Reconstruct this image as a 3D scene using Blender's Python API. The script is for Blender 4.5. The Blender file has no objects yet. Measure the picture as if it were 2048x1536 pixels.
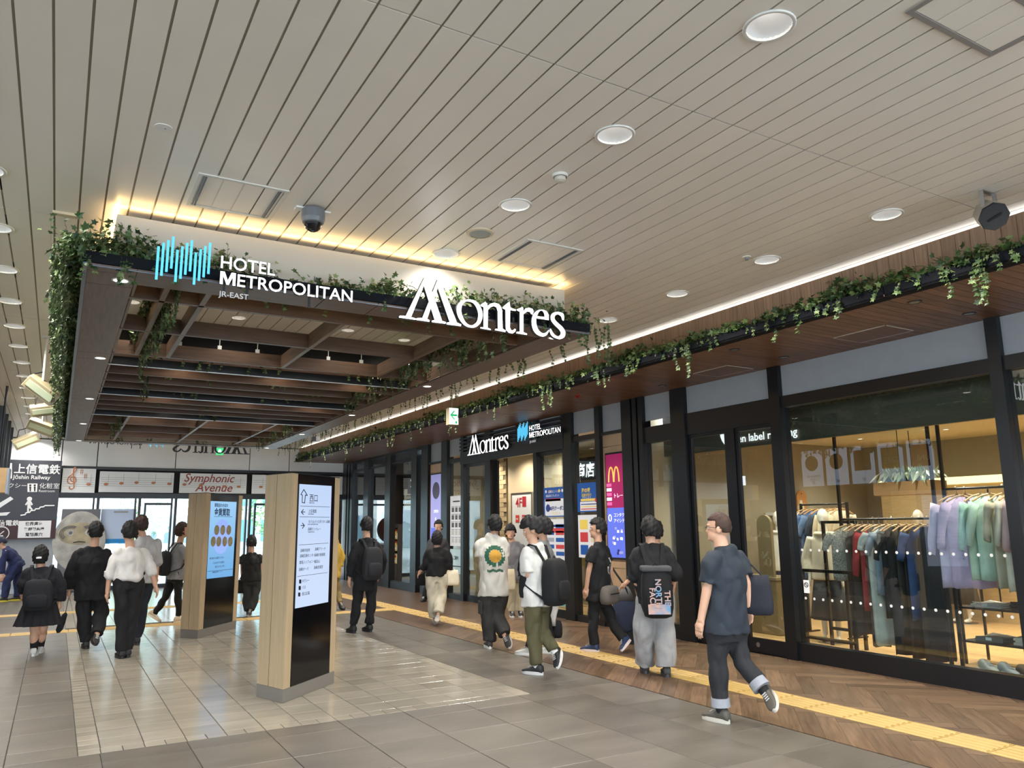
import bpy, bmesh, math, random
import numpy as np
from mathutils import Vector as V, Matrix, noise
random.seed(7); RNG = np.random.default_rng(7)
C = bpy.context.scene.collection
SC = bpy.context.scene
# ------------------------------------------------------------------ camera
CAMZ = 1.62
FPX = 1543.78
_a, _b, _c = (math.radians(v) for v in (30.2583, 10.2822, -0.5840))
FW = V((math.sin(_a)*math.cos(_b), math.cos(_a)*math.cos(_b), math.sin(_b)))
_r = V((math.cos(_a), -math.sin(_a), 0)); _u = _r.cross(FW)
RT = math.cos(_c)*_r + math.sin(_c)*_u
UP = -math.sin(_c)*_r + math.cos(_c)*_u
cam = bpy.data.cameras.new('camera'); cam.sensor_width = 36; cam.lens = FPX/2048*36
cam.clip_end = 300
camo = bpy.data.objects.new('camera', cam); C.objects.link(camo); SC.camera = camo
camo.matrix_world = Matrix(((RT.x, UP.x, -FW.x, 0), (RT.y, UP.y, -FW.y, 0), (RT.z, UP.z, -FW.z, CAMZ), (0, 0, 0, 1)))
# ------------------------------------------------------------------ sky, exposure
w = bpy.data.worlds.new('overcast_sky'); SC.world = w; w.use_nodes = True
_n = w.node_tree.nodes; _bg = _n['Background']
_bg.inputs[0].default_value = (.74, .87, 1.0, 1); _bg.inputs[1].default_value = 6.0
vs = SC.view_settings
vs.view_transform = 'Standard'; vs.look = 'None'; vs.gamma = 1; vs.exposure = 0.45; vs.use_curve_mapping = False
try:
    SC.cycles.max_bounces = 8; SC.cycles.diffuse_bounces = 4; SC.cycles.glossy_bounces = 4; SC.cycles.transparent_max_bounces = 12
    SC.cycles.sample_clamp_indirect = 6; SC.cycles.caustics_reflective = False; SC.cycles.caustics_refractive = False
except Exception: pass
P_DOWN = 120      # concourse downlight
P_CANOPY = 34    # small canopy downlight
# ------------------------------------------------------------------ helpers
def ray(x, y):
    return (RT*((x-1024)/FPX) - UP*((y-768)/FPX) + FW)
def on_z(x, y, z=0.0):
    d = ray(x, y); t = (z-CAMZ)/d.z; return V((d.x*t, d.y*t, z))
def on_x(x, y, X):
    d = ray(x, y); t = X/d.x; return V((X, d.y*t, CAMZ+d.z*t))
def on_y(x, y, Y):
    d = ray(x, y); t = Y/d.y; return V((d.x*t, Y, CAMZ+d.z*t))
def lin(c):
    return tuple(((v/255/12.92) if v/255 <= .04045 else ((v/255+.055)/1.055)**2.4) for v in c[:3])+(1,)
_M = {}
def mat(name, col, rough=.55, metal=0, emit=0, var=.0, nscale=6, bump=0, bscale=60, stretch=(1, 1, 1), rnd=0, col2=None, spec=.5, coat=0, trans=0):
    """procedural principled material: colour col (sRGB 0-255), noise variation towards col2, per object variation rnd, fine bump"""
    if name in _M: return _M[name]
    m = bpy.data.materials.new(name); _M[name] = m; m.use_nodes = True
    nt = m.node_tree; N = nt.nodes; L = nt.links; p = N['Principled BSDF']
    c = lin(col)
    p.inputs['Roughness'].default_value = rough; p.inputs['Metallic'].default_value = metal
    p.inputs['Specular IOR Level'].default_value = spec; p.inputs['Coat Weight'].default_value = coat
    if trans: p.inputs['Transmission Weight'].default_value = trans
    p.inputs['Base Color'].default_value = c
    if emit:
        p.inputs['Emission Color'].default_value = c; p.inputs['Emission Strength'].default_value = emit
    src = None
    if var or bump or col2:
        tc = N.new('ShaderNodeTexCoord'); mp = N.new('ShaderNodeMapping'); mp.inputs['Scale'].default_value = stretch
        L.new(tc.outputs['Object'], mp.inputs[0])
    if var or col2:
        vec = mp.outputs[0]
        if rnd:
            oi = N.new('ShaderNodeObjectInfo'); ad = N.new('ShaderNodeVectorMath'); ad.operation = 'MULTIPLY_ADD'
            L.new(oi.outputs['Random'], ad.inputs[0]); ad.inputs[1].default_value = (37, 53, 19); L.new(mp.outputs[0], ad.inputs[2]); vec = ad.outputs[0]
        nz = N.new('ShaderNodeTexNoise'); nz.inputs['Scale'].default_value = nscale; nz.inputs['Detail'].default_value = 5
        L.new(vec, nz.inputs[0])
        rp = N.new('ShaderNodeValToRGB'); L.new(nz.outputs[0], rp.inputs[0])
        c2 = lin(col2) if col2 else tuple(v*(1-var) for v in c[:3])+(1,)
        c1 = c if col2 else tuple(min(1, v*(1+var)) for v in c[:3])+(1,)
        rp.color_ramp.elements[0].position = .32; rp.color_ramp.elements[1].position = .68
        rp.color_ramp.elements[0].color = c2; rp.color_ramp.elements[1].color = c1
        src = rp.outputs[0]
    if rnd:
        oi = N.new('ShaderNodeObjectInfo'); mr = N.new('ShaderNodeMapRange'); mr.inputs[3].default_value = 1-rnd; mr.inputs[4].default_value = 1+rnd
        L.new(oi.outputs['Random'], mr.inputs[0])
        hs = N.new('ShaderNodeHueSaturation'); L.new(mr.outputs[0], hs.inputs['Value'])
        if src: L.new(src, hs.inputs['Color'])
        else: hs.inputs['Color'].default_value = c
        src = hs.outputs[0]
    if src: L.new(src, p.inputs['Base Color'])
    if bump:
        nb = N.new('ShaderNodeTexNoise'); nb.inputs['Scale'].default_value = bscale; nb.inputs['Detail'].default_value = 4
        L.new(mp.outputs[0], nb.inputs[0]); bp = N.new('ShaderNodeBump'); bp.inputs['Strength'].default_value = bump; bp.inputs['Distance'].default_value = .01
        L.new(nb.outputs[0], bp.inputs['Height']); L.new(bp.outputs[0], p.inputs['Normal'])
    return m
def glass_mat(name, tint=(230, 238, 238), base=.06, rough=0):
    if name in _M: return _M[name]
    m = bpy.data.materials.new(name); _M[name] = m; m.use_nodes = True
    N = m.node_tree.nodes; L = m.node_tree.links; N.remove(N['Principled BSDF'])
    out = N['Material Output']; tr = N.new('ShaderNodeBsdfTransparent'); tr.inputs[0].default_value = lin(tint)
    gl = N.new('ShaderNodeBsdfGlossy'); gl.inputs['Roughness'].default_value = rough
    fr = N.new('ShaderNodeFresnel'); fr.inputs[0].default_value = 1.52
    ad = N.new('ShaderNodeMath'); ad.operation = 'MULTIPLY_ADD'; ad.inputs[1].default_value = 1.5; ad.inputs[2].default_value = base; ad.use_clamp = True
    ge = N.new('ShaderNodeNewGeometry'); sb = N.new('ShaderNodeMath'); sb.operation = 'SUBTRACT'; sb.inputs[0].default_value = 1; L.new(ge.outputs['Backfacing'], sb.inputs[1])
    mu = N.new('ShaderNodeMath'); mu.operation = 'MULTIPLY'; L.new(ad.outputs[0], mu.inputs[0]); L.new(sb.outputs[0], mu.inputs[1])
    mx = N.new('ShaderNodeMixShader'); L.new(fr.outputs[0], ad.inputs[0]); L.new(mu.outputs[0], mx.inputs[0])
    L.new(tr.outputs[0], mx.inputs[1]); L.new(gl.outputs[0], mx.inputs[2]); L.new(mx.outputs[0], out.inputs[0])
    return m
def leaf_mat(name, c1, c2, c3):
    if name in _M: return _M[name]
    m = bpy.data.materials.new(name); _M[name] = m; m.use_nodes = True
    N = m.node_tree.nodes; L = m.node_tree.links; p = N['Principled BSDF']
    g = N.new('ShaderNodeNewGeometry'); r = N.new('ShaderNodeValToRGB'); L.new(g.outputs['Random Per Island'], r.inputs[0])
    r.color_ramp.elements[0].color = lin(c1); r.color_ramp.elements[1].color = lin(c3)
    e = r.color_ramp.elements.new(.55); e.color = lin(c2); L.new(r.outputs[0], p.inputs['Base Color'])
    p.inputs['Roughness'].default_value = .45
    return m
class MB:
    """collects shapes into one mesh; faces carry a material slot"""
    def __init__(s): s.v = []; s.f = []; s.mi = []; s.i = 0
    def slot(s, i): s.i = i; return s
    def add(s, vs_, fs_):
        o = len(s.v); s.v += [tuple(q) for q in vs_]; s.f += [tuple(o+k for k in f) for f in fs_]; s.mi += [s.i]*len(fs_); return s
    def box(s, x0, x1, y0, y1, z0, z1):
        return s.add([(x0, y0, z0), (x1, y0, z0), (x1, y1, z0), (x0, y1, z0), (x0, y0, z1), (x1, y0, z1), (x1, y1, z1), (x0, y1, z1)],
                     [(0, 3, 2, 1), (4, 5, 6, 7), (0, 1, 5, 4), (1, 2, 6, 5), (2, 3, 7, 6), (3, 0, 4, 7)])
    def obox(s, c, ax, ay, az):
        """box from centre and three half-axis vectors"""
        c, ax, ay, az = V(c), V(ax), V(ay), V(az)
        if ax.cross(ay).dot(az) < 0: ax = -ax
        q = [c+ax*i+ay*j+az*k for k in (-1, 1) for (i, j) in ((-1, -1), (1, -1), (1, 1), (-1, 1))]
        return s.add(q, [(0, 3, 2, 1), (4, 5, 6, 7), (0, 1, 5, 4), (1, 2, 6, 5), (2, 3, 7, 6), (3, 0, 4, 7)])
    def prism(s, poly, d):
        """closed polygon (list of points, ccw seen from -d) extruded by vector d"""
        n = len(poly); d = V(d); a = [V(q) for q in poly]; b = [q+d for q in a]
        return s.add(a+b, [tuple(range(n))[::-1], tuple(range(n, 2*n))]+[(k, (k+1) % n, n+(k+1) % n, n+k) for k in range(n)])
    def cyl(s, p0, p1, r0, r1=None, n=12, caps=True):
        p0, p1 = V(p0), V(p1); r1 = r0 if r1 is None else r1
        d = (p1-p0).normalized(); x = d.orthogonal().normalized(); y = d.cross(x)
        q = [p+(x*math.cos(t)+y*math.sin(t))*r for p, r in ((p0, r0), (p1, r1)) for t in [2*math.pi*k/n for k in range(n)]]
        f = [(k, (k+1) % n, n+(k+1) % n, n+k) for k in range(n)]
        if caps: f += [tuple(range(n))[::-1], tuple(range(n, 2*n))]
        return s.add(q, f)
    def tube(s, pts, r, n=8):
        for a, b in zip(pts[:-1], pts[1:]): s.cyl(a, b, r, r, n)
        return s
    def lathe(s, c, prof, n=24, axis='z', flip=1):
        """profile [(r, h)] revolved about a vertical line through c"""
        c = V(c); q = []
        for r, h in prof:
            for k in range(n):
                t = 2*math.pi*k/n; q.append(c+V((r*math.cos(t), r*math.sin(t), h)))
        f = []
        for j in range(len(prof)-1):
            for k in range(n):
                a, b = j*n+k, j*n+(k+1) % n; f.append((a, b, b+n, a+n) if flip > 0 else (a, a+n, b+n, b))
        return s.add(q, f)
    def loft(s, rings, caps=True):
        n = len(rings[0]); q = [p for r in rings for p in r]; f = []
        for j in range(len(rings)-1):
            for k in range(n):
                a, b = j*n+k, j*n+(k+1) % n; f.append((a, b, b+n, a+n))
        if caps: f += [tuple(range(n))[::-1], tuple(range((len(rings)-1)*n, len(rings)*n))]
        return s.add(q, f)
    def ell(s, c, r, n=16, m=10, rot=None):
        c = V(c); q = []; f = []
        for j in range(m+1):
            ph = math.pi*j/m
            for k in range(n):
                t = 2*math.pi*k/n; d = V((r[0]*math.sin(ph)*math.cos(t), r[1]*math.sin(ph)*math.sin(t), -r[2]*math.cos(ph)))
                q.append(c+(rot @ d if rot else d))
        for j in range(m):
            for k in range(n):
                a, b = j*n+k, j*n+(k+1) % n; f.append((a, b, b+n, a+n))
        return s.add(q, f)
    def mesh(s, name, mats):
        me = bpy.data.meshes.new(name); me.from_pydata(s.v, [], s.f)
        for m in (mats if isinstance(mats, (list, tuple)) else [mats]): me.materials.append(m)
        if any(s.mi): me.polygons.foreach_set('material_index', s.mi)
        return me
    def build(s, name, mats, parent=None, smooth=False, bevel=0):
        me = s.mesh(name, mats); o = link(name, me, parent)
        if smooth: shade(me, smooth)
        if bevel:
            b = o.modifiers.new('bevel', 'BEVEL'); b.width = bevel; b.segments = 2; b.limit_method = 'ANGLE'
        return o
def shade(me, ang=40):
    me.polygons.foreach_set('use_smooth', [True]*len(me.polygons))
    if ang is not True and ang < 180:
        try: me.set_sharp_from_angle(angle=math.radians(ang))
        except Exception: pass
def link(name, data, parent=None):
    o = bpy.data.objects.new(name, data); C.objects.link(o)
    if parent:
        o.parent = parent; o.matrix_parent_inverse = Matrix.Identity(4)
        if parent.matrix_basis != Matrix.Identity(4): o.matrix_parent_inverse = world_of(parent).inverted()
    return o
def world_of(o):
    m = o.matrix_basis.copy()
    while o.parent:
        m = o.parent.matrix_basis @ (o.matrix_parent_inverse @ m); o = o.parent
    return m
def tag(o, label=None, cat=None, group=None, kind=None):
    if label: o['label'] = label
    if cat: o['category'] = cat
    if group: o['group'] = group
    if kind: o['kind'] = kind
    return o
def thing(name, label, cat, loc=(0, 0, 0), group=None):
    o = bpy.data.objects.new(name, None); C.objects.link(o); o.location = loc; o.empty_display_size = .1
    return tag(o, label, cat, group)
def struct(o, label=None): return tag(o, label, kind='structure')
def dup(root, loc=None, rotz=None, label=None, group=None):
    def cp(o, par):
        c = o.copy(); C.objects.link(c)
        if par: c.parent = par; c.matrix_parent_inverse = o.matrix_parent_inverse.copy()
        for ch in list(o.children): cp(ch, c)
        return c
    r = cp(root, None)
    if loc is not None: r.location = loc
    if rotz is not None: r.rotation_euler = (0, 0, rotz)
    if label: r['label'] = label
    if group: r['group'] = group
    return r
# scratch scene: modifiers and text are evaluated there
TS = bpy.data.scenes.new('scratch')
def evaluate(obs):
    """list of temp objects -> list of meshes"""
    for o in obs: TS.collection.objects.link(o)
    out = []
    with bpy.context.temp_override(scene=TS, view_layer=TS.view_layers[0]):
        dg = bpy.context.evaluated_depsgraph_get(); dg.update()
    for o in obs:
        e = o.evaluated_get(dg); out.append(bpy.data.meshes.new_from_object(e, depsgraph=dg))
    for o in obs:
        d = o.data; bpy.data.objects.remove(o)
        if d.users == 0:
            (bpy.data.meshes if isinstance(d, bpy.types.Mesh) else bpy.data.curves).remove(d)
    return out
def text(s, size, org, rx, ry, m, parent=None, name='lettering', align='LEFT', extr=.0015, bold=0, shear=0, sx=1, space=1, label=None, side=None):
    """lettering whose baseline starts at org, running along rx with ry up"""
    cu = bpy.data.curves.new(name, 'FONT'); cu.body = s; cu.size = size; cu.align_x = align; cu.extrude = extr; cu.offset = bold; cu.shear = shear
    cu.space_character = space; cu.resolution_u = 3
    me = evaluate([bpy.data.objects.new('t', cu)])[0]
    rx, ry = V(rx).normalized(), V(ry).normalized(); rz = rx.cross(ry)
    o = V(org)
    M_ = Matrix(((rx.x*sx, ry.x, rz.x, o.x), (rx.y*sx, ry.y, rz.y, o.y), (rx.z*sx, ry.z, rz.z, o.z), (0, 0, 0, 1)))
    if side: fi = [0 if p.normal.z > .7 else 1 for p in me.polygons]
    me.transform(M_); me.materials.clear(); me.materials.append(m); me.name = name
    if side: me.materials.append(side); me.polygons.foreach_set('material_index', fi)
    ob = link(name, me, parent)
    if label: ob['label'] = label
    return ob
def plate(c, rx, ry, w_, h_, d, m, name, parent=None):
    """flat board centred at c, width along rx, height along ry, thickness d backwards"""
    rx, ry = V(rx).normalized(), V(ry).normalized(); rz = rx.cross(ry)
    return MB().obox(V(c)-rz*d/2, rx*w_/2, ry*h_/2, rz*d/2).build(name, m, parent)
X_, Y_, Z_ = V((1, 0, 0)), V((0, 1, 0)), V((0, 0, 1))
# ------------------------------------------------------------------ materials
BLACK = mat('black_frame', (13, 14, 17), .34)
BLACKM = mat('black_matt', (11, 12, 14), .7)
GREYST = mat('stone_grey', (103, 97, 88), .34, var=.16, nscale=2.2, stretch=(.6, 1.6, 1), rnd=.14, bump=.12, bscale=25)
LIGHTST = mat('stone_light', (154, 147, 133), .15, var=.10, nscale=2.6, stretch=(.6, 1.8, 1), rnd=.10, bump=.10, bscale=25)
GROUT = mat('grout', (58, 54, 49), .8)
PLANK = mat('herringbone_wood', (108, 85, 65), .34, var=.3, nscale=5, stretch=(.6, 9, 1), rnd=.3, bump=.08, bscale=40)
TACT = mat('tactile_yellow', (184, 152, 88), .5, var=.05, nscale=4)
CEILP = mat('ceiling_panel_paint', (236, 228, 217), .33, var=.025, nscale=1.5, rnd=.015)
CEILB = mat('ceiling_void', (86, 82, 75), .8)
WHITEM = mat('white_paint', (228, 226, 220), .5)
WALLG = mat('wall_white_panel', (232, 233, 233), .55, var=.03, nscale=2)
SOFFW = mat('soffit_wood', (112, 79, 57), .42, var=.34, nscale=4, stretch=(1, 9, 9), rnd=.24)
BROWNW = mat('brown_wall_wood', (152, 122, 98), .5, var=.22, nscale=5, stretch=(9, 9, .5), rnd=.08)
CANW = mat('canopy_wood', (106, 86, 78), .45, var=.20, nscale=4, stretch=(9, .8, 1), rnd=.06)
CANWX = mat('canopy_wood_cross', (98, 78, 66), .45, var=.22, nscale=4, stretch=(.8, 9, 4), rnd=.06)
BEAMW = mat('beam_wood', (88, 65, 48), .45, var=.26, nscale=4, stretch=(.8, 9, 9), rnd=.1)
BEAML = mat('beam_wood_long', (100, 78, 60), .45, var=.24, nscale=4, stretch=(9, .8, 9), rnd=.1)
METALE = mat('blue_grey_metal', (112, 120, 135), .35, metal=.6)
GREYBAND = mat('grey_band_panel', (152, 156, 160), .35, var=.03)
GLASS = glass_mat('clear_glass')
LEAF = leaf_mat('ivy_leaf', (34, 54, 28), (62, 88, 44), (128, 144, 92))
LEAF2 = leaf_mat('fern_leaf', (40, 62, 30), (76, 104, 52), (136, 156, 92))
STEM = mat('vine_stem', (84, 80, 48), .7)
LAMP = mat('lamp_glow', (255, 252, 246), emit=2.4)
SIGNW = mat('lit_letter_white', (255, 255, 255), emit=1.15)
SIGNB = mat('lit_bar_blue', (86, 186, 226), emit=.68)
INKB = mat('ink_black', (30, 30, 34), .6)
INKW = mat('ink_white', (238, 238, 238), .6)
CHROME = mat('brushed_steel', (178, 178, 178), .3, metal=1)
PLASW = mat('white_plastic', (215, 213, 205), .4)
# ================================================================== FLOOR
fl = MB().box(-9, 7.86, -9, 25.6, -.12, -.006).build('floor', GROUT); struct(fl, 'stone and timber concourse floor')
GRP = {}
def tile_mesh(w_, d, m, name):
    k = (round(w_, 3), round(d, 3), m.name)
    if k not in GRP:
        c = .003; h = .0
        b = MB(); x, y = w_/2, d/2
        b.add([(-x, -y, -.02), (x, -y, -.02), (x, y, -.02), (-x, y, -.02), (-x, -y, h-c), (x, -y, h-c), (x, y, h-c), (-x, y, h-c),
               (-x+c, -y+c, h), (x-c, -y+c, h), (x-c, y-c, h), (-x+c, y-c, h)],
              [(0, 1, 5, 4), (1, 2, 6, 5), (2, 3, 7, 6), (3, 0, 4, 7), (4, 5, 9, 8), (5, 6, 10, 9), (6, 7, 11, 10), (7, 4, 8, 11), (8, 9, 10, 11)])
        GRP[k] = b.mesh(name, m)
    return GRP[k]
def lay(rects, m, name, stuffname):
    """rects (x0,x1,y0,y1), nearest 300 as parts, the rest joined"""
    rects = sorted(rects, key=lambda r: (r[0]+r[1]-1.6)**2/4+((r[2]+r[3])/2)**2)
    g = .005
    for r in rects[:290]:
        o = link(name, tile_mesh(r[1]-r[0]-g, r[3]-r[2]-g, m, name), fl); o.location = ((r[0]+r[1])/2, (r[2]+r[3])/2, 0)
    b = MB()
    for r in rects[290:]:
        b.box(r[0]+g/2, r[1]-g/2, r[2]+g/2, r[3]-g/2, -.02, 0)
    if rects[290:]: tag(b.build(stuffname, m, fl), kind='stuff')
LX0, LX1, LY0, LY1 = .272, 4.117, 6.75, 23.6
T = .2955
light = []
y = LY0+.15; edge = []
nrow = int((LY1-y)/T)
for j in range(nrow):
    if 14.5 < y+j*T < 14.9 or 17.75 < y+j*T < 18.1: continue
    for i in range(12): light.append((LX0+.151+i*T, LX0+.151+(i+1)*T, y+j*T, y+(j+1)*T))
    for h in (0, 1):
        edge.append((LX0, LX0+.15, y+j*T+h*T/2, y+j*T+(h+1)*T/2)); edge.append((LX0+.152+12*T, LX1, y+j*T+h*T/2, y+j*T+(h+1)*T/2))
x = LX0
for i in range(26): edge.append((x+i*.1478, x+(i+1)*.1478, LY0, LY0+.15))
lay(light, LIGHTST, 'light_stone_tile', 'far_light_tiles')
lay(edge, LIGHTST, 'edge_tile', 'far_edge_tiles')
grey = []
S = .592
def greyfill(x0, x1, y0, y1, offx=1.004, offy=6.47):
    i0 = math.floor((x0-offx)/S); j0 = math.floor((y0-offy)/S)
    for i in range(i0, i0+60):
        for j in range(j0, j0+60):
            a, b, c, d = max(x0, offx+i*S), min(x1, offx+(i+1)*S), max(y0, offy+j*S), min(y1, offy+(j+1)*S)
            if b-a > .02 and d-c > .02: grey.append((a, b, c, d))
BX = 5.16
greyfill(-3.5, BX, -1.5, LY0-.001)
greyfill(-3.5, LX0, LY0, 14.55); greyfill(-3.5, LX0, 14.95, 17.75); greyfill(-3.5, LX0, 18.15, 23.6)
greyfill(LX1, BX, LY0, 14.55); greyfill(LX1, BX, 14.95, 17.75); greyfill(LX1, BX, 18.15, 23.6)
lay(grey, GREYST, 'grey_stone_tile', 'far_grey_tiles')
# herringbone planks between the stone and the shop fronts
TX0, TX1 = 5.80, 6.17
pl = []
PW, PL_ = .15, .9
hb = MB(); planks = []
u, v = V((1, 1, 0))/math.sqrt(2), V((-1, 1, 0))/math.sqrt(2)
def herring():
    L_, W_ = PL_, PW; n = int(round(L_/W_))
    out = []
    for a in range(-90, 220):
        for b in range(-20, 34):
            # lattice: step (W,W) along and (L*... ) across
            ox = a*W_+b*L_; oy = a*W_-b*L_
            out.append((ox, oy, L_, W_)); out.append((ox+L_-W_+W_, oy-L_+W_+0.0, W_, L_))
    return out
for (ox, oy, lx, ly) in herring():
    pts = [V((ox, oy, 0)), V((ox+lx, oy, 0)), V((ox+lx, oy+ly, 0)), V((ox, oy+ly, 0))]
    R_ = Matrix.Rotation(math.radians(45), 3, 'Z')
    q = [R_ @ p+V((6.4, -2, 0)) for p in pts]
    cx = sum(p.x for p in q)/4; cy = sum(p.y for p in q)/4
    if not (4.4 < cx < 8.6 and -1.6 < cy < 24.2): continue
    planks.append((cx, cy, q))
def clip(poly, x0, x1, y0, y1):
    for ax, lim, sg in ((0, x0, 1), (0, x1, -1), (1, y0, 1), (1, y1, -1)):
        out = []
        for k in range(len(poly)):
            a, b = poly[k-1], poly[k]; da, db = sg*(a[ax]-lim), sg*(b[ax]-lim)
            if da >= 0 and db >= 0: out.append(b)
            elif da >= 0 > db: out.append(a+(b-a)*(da/(da-db)))
            elif da < 0 <= db: out.append(a+(b-a)*(da/(da-db))); out.append(b)
        poly = out
        if len(poly) < 3: return []
    return poly
pieces = []
for cx, cy, q in planks:
    for (x0, x1) in ((BX+.002, TX0-.002), (TX1+.002, 7.85)):
        c = clip(q, x0, x1, -1.5, 23.6)
        if len(c) >= 3:
            m_ = sum(c, V((0, 0, 0)))/len(c)
            area = abs(sum(c[k-1].x*c[k].y-c[k].x*c[k-1].y for k in range(len(c))))/2
            if area > .002: pieces.append((m_, c))
pieces.sort(key=lambda t: t[0].length)
vis = [p for p in pieces if p[0].y > 2.2]; hid = [p for p in pieces if p[0].y <= 2.2]
def plankgeo(b, m_, c, org):
    k = .9965
    s = [m_+(p-m_)*(1-.0035/max(.02, (p-m_).length))-org for p in c]
    b.prism([p+V((0, 0, -.02)) for p in s], (0, 0, .02))
for m_, c in vis[:290]:
    b = MB(); plankgeo(b, m_, c, m_)
    # long axis decides the grain direction: rotate object space so that grain runs along local x
    e = max(((c[k]-c[k-1]) for k in range(len(c))), key=lambda t: t.length); ang = math.atan2(e.y, e.x)
    R_ = Matrix.Rotation(-ang, 3, 'Z'); b.v = [tuple(R_ @ V(q)) for q in b.v]
    o = b.build('herringbone_plank', PLANK, fl); o.location = m_; o.rotation_euler = (0, 0, ang)
b = MB()
for m_, c in vis[290:]+hid: plankgeo(b, m_, c, V((0, 0, 0)))
tag(b.build('far_herringbone_planks', PLANK, fl), kind='stuff')
# tactile paving
def tactile(bars=True, name='tactile_tile'):
    b = MB().box(-.183, .183, -.193, .193, -.02, .002)
    if bars:
        for k in range(5):
            x = -.146+k*.073; b.prism([(x-.024, -.18, .002), (x+.024, -.18, .002), (x+.016, -.18, .008), (x-.016, -.18, .008)], (0, .36, 0))
    else:
        for i in range(5):
            for j in range(5): b.cyl((-.146+.073*i, -.15+.075*j, .002), (-.146+.073*i, -.15+.075*j, .007), .02, .013, 6)
    return b.mesh(name, TACT)
tm, td = tactile(), tactile(False, 'tactile_dot_tile')
y = -1.3; ym = .392
for k in range(64):
    yy = .02+k*ym
    dot = 14.4 < yy < 15.2 or 17.6 < yy < 18.2
    if yy > 23.4: break
    o = link('tactile_dot_tile' if dot else 'tactile_tile', td if dot else tm, fl); o.location = ((TX0+TX1)/2, yy, 0)
for yb in (14.75, 17.95):
    k = 0; xx = TX0-.2
    while xx > -3.4:
        o = link('tactile_tile', tm, fl); o.location = (xx, yb, 0); o.rotation_euler = (0, 0, math.pi/2); xx -= .392
# ================================================================== CEILING
CZ = 3.98
DLS = [(2.79, 2.276+1.2145*k) for k in range(-1, 4)]+[(5.437, 3.461+1.2*k) for k in range(-1, 16)]+[(-.6-.003*k, 4.72+1.172*k) for k in range(0, 17)]
INDL = [(1.619, 8.968), (2.899, 8.945), (3.698, 9.1), (.5, 8.83), (2.3, 15.3), (3.3, 15.3), (1.2, 15.3), (2.3, 17.0), (1.2, 17.0)]
ce = MB().box(-9, 6.5, -9, 24.2, CZ+.16, CZ+.3).box(-9, -2.0, -9, 24.2, CZ, CZ+.16).box(-2, 6.5, -9, -2.01, CZ, CZ+.16).build('ceiling', CEILB); struct(ce, 'panelled concourse ceiling')
PW_ = .1613; jy = [-4.01+3.53*k for k in range(9)]
BXX0, BXX1, BXY0, BXY1 = .22, 4.27, 6.28, 18.5     # light box under the ceiling
holes = [(x, y, .118) for x, y in DLS]+[(x, y, .085) for x, y in INDL]
panelmesh = MB().box(-(PW_-.013)/2, (PW_-.013)/2, -1.76, 1.76, 0, .03).mesh('ceiling_panel', CEILP)
hp = []
for k in range(-11, 43):
    x = -.365+(k+.5)*PW_
    if x > 6.4: break
    for j in range(8):
        y = (jy[j]+jy[j+1])/2
        if y < -.5: continue
        hs = [h for h in holes if abs(h[0]-x) < PW_/2+h[2] and abs(h[1]-y) < 1.76+h[2]]
        if not hs:
            o = link('ceiling_panel', panelmesh, ce); o.location = (x, y, CZ)
        else: hp.append((x, y, hs))
tmp = []
cut = []
for x, y, hs in hp:
    o = bpy.data.objects.new('h', panelmesh.copy())
    cb = MB()
    for h in hs: cb.cyl((h[0]-x, h[1]-y, -.1), (h[0]-x, h[1]-y, .2), h[2]-.012, None, 24)
    co = bpy.data.objects.new('c', cb.mesh('c', CEILP)); cut.append(co); TS.collection.objects.link(co)
    md = o.modifiers.new('b', 'BOOLEAN'); md.operation = 'DIFFERENCE'; md.object = co; md.solver = 'FAST' if 'FAST' in [e.identifier for e in bpy.types.BooleanModifier.bl_rna.properties['solver'].enum_items] else 'EXACT'
    tmp.append(o)
for (x, y, hs), me in zip(hp, evaluate(tmp)):
    o = link('ceiling_panel', me, ce); o.location = (x, y, CZ)
for co in cut: bpy.data.objects.remove(co)
js = MB(); g_ = .25
for k in range(-11, 43):
    x = -.365+k*PW_
    if x > 6.4: break
    for q in range(int(24.6/g_)):
        y0 = -.5+q*g_
        if not any(abs(h[0]-x) < h[2]+.01 and y0-h[2] < h[1] < y0+g_+h[2] for h in holes): js.box(x-.0085, x+.0085, y0, y0+g_, CZ+.007, CZ+.012)
tag(js.build('joint_strips', mat('joint_taupe', (150, 141, 128), .6), ce), kind='stuff')
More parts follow.
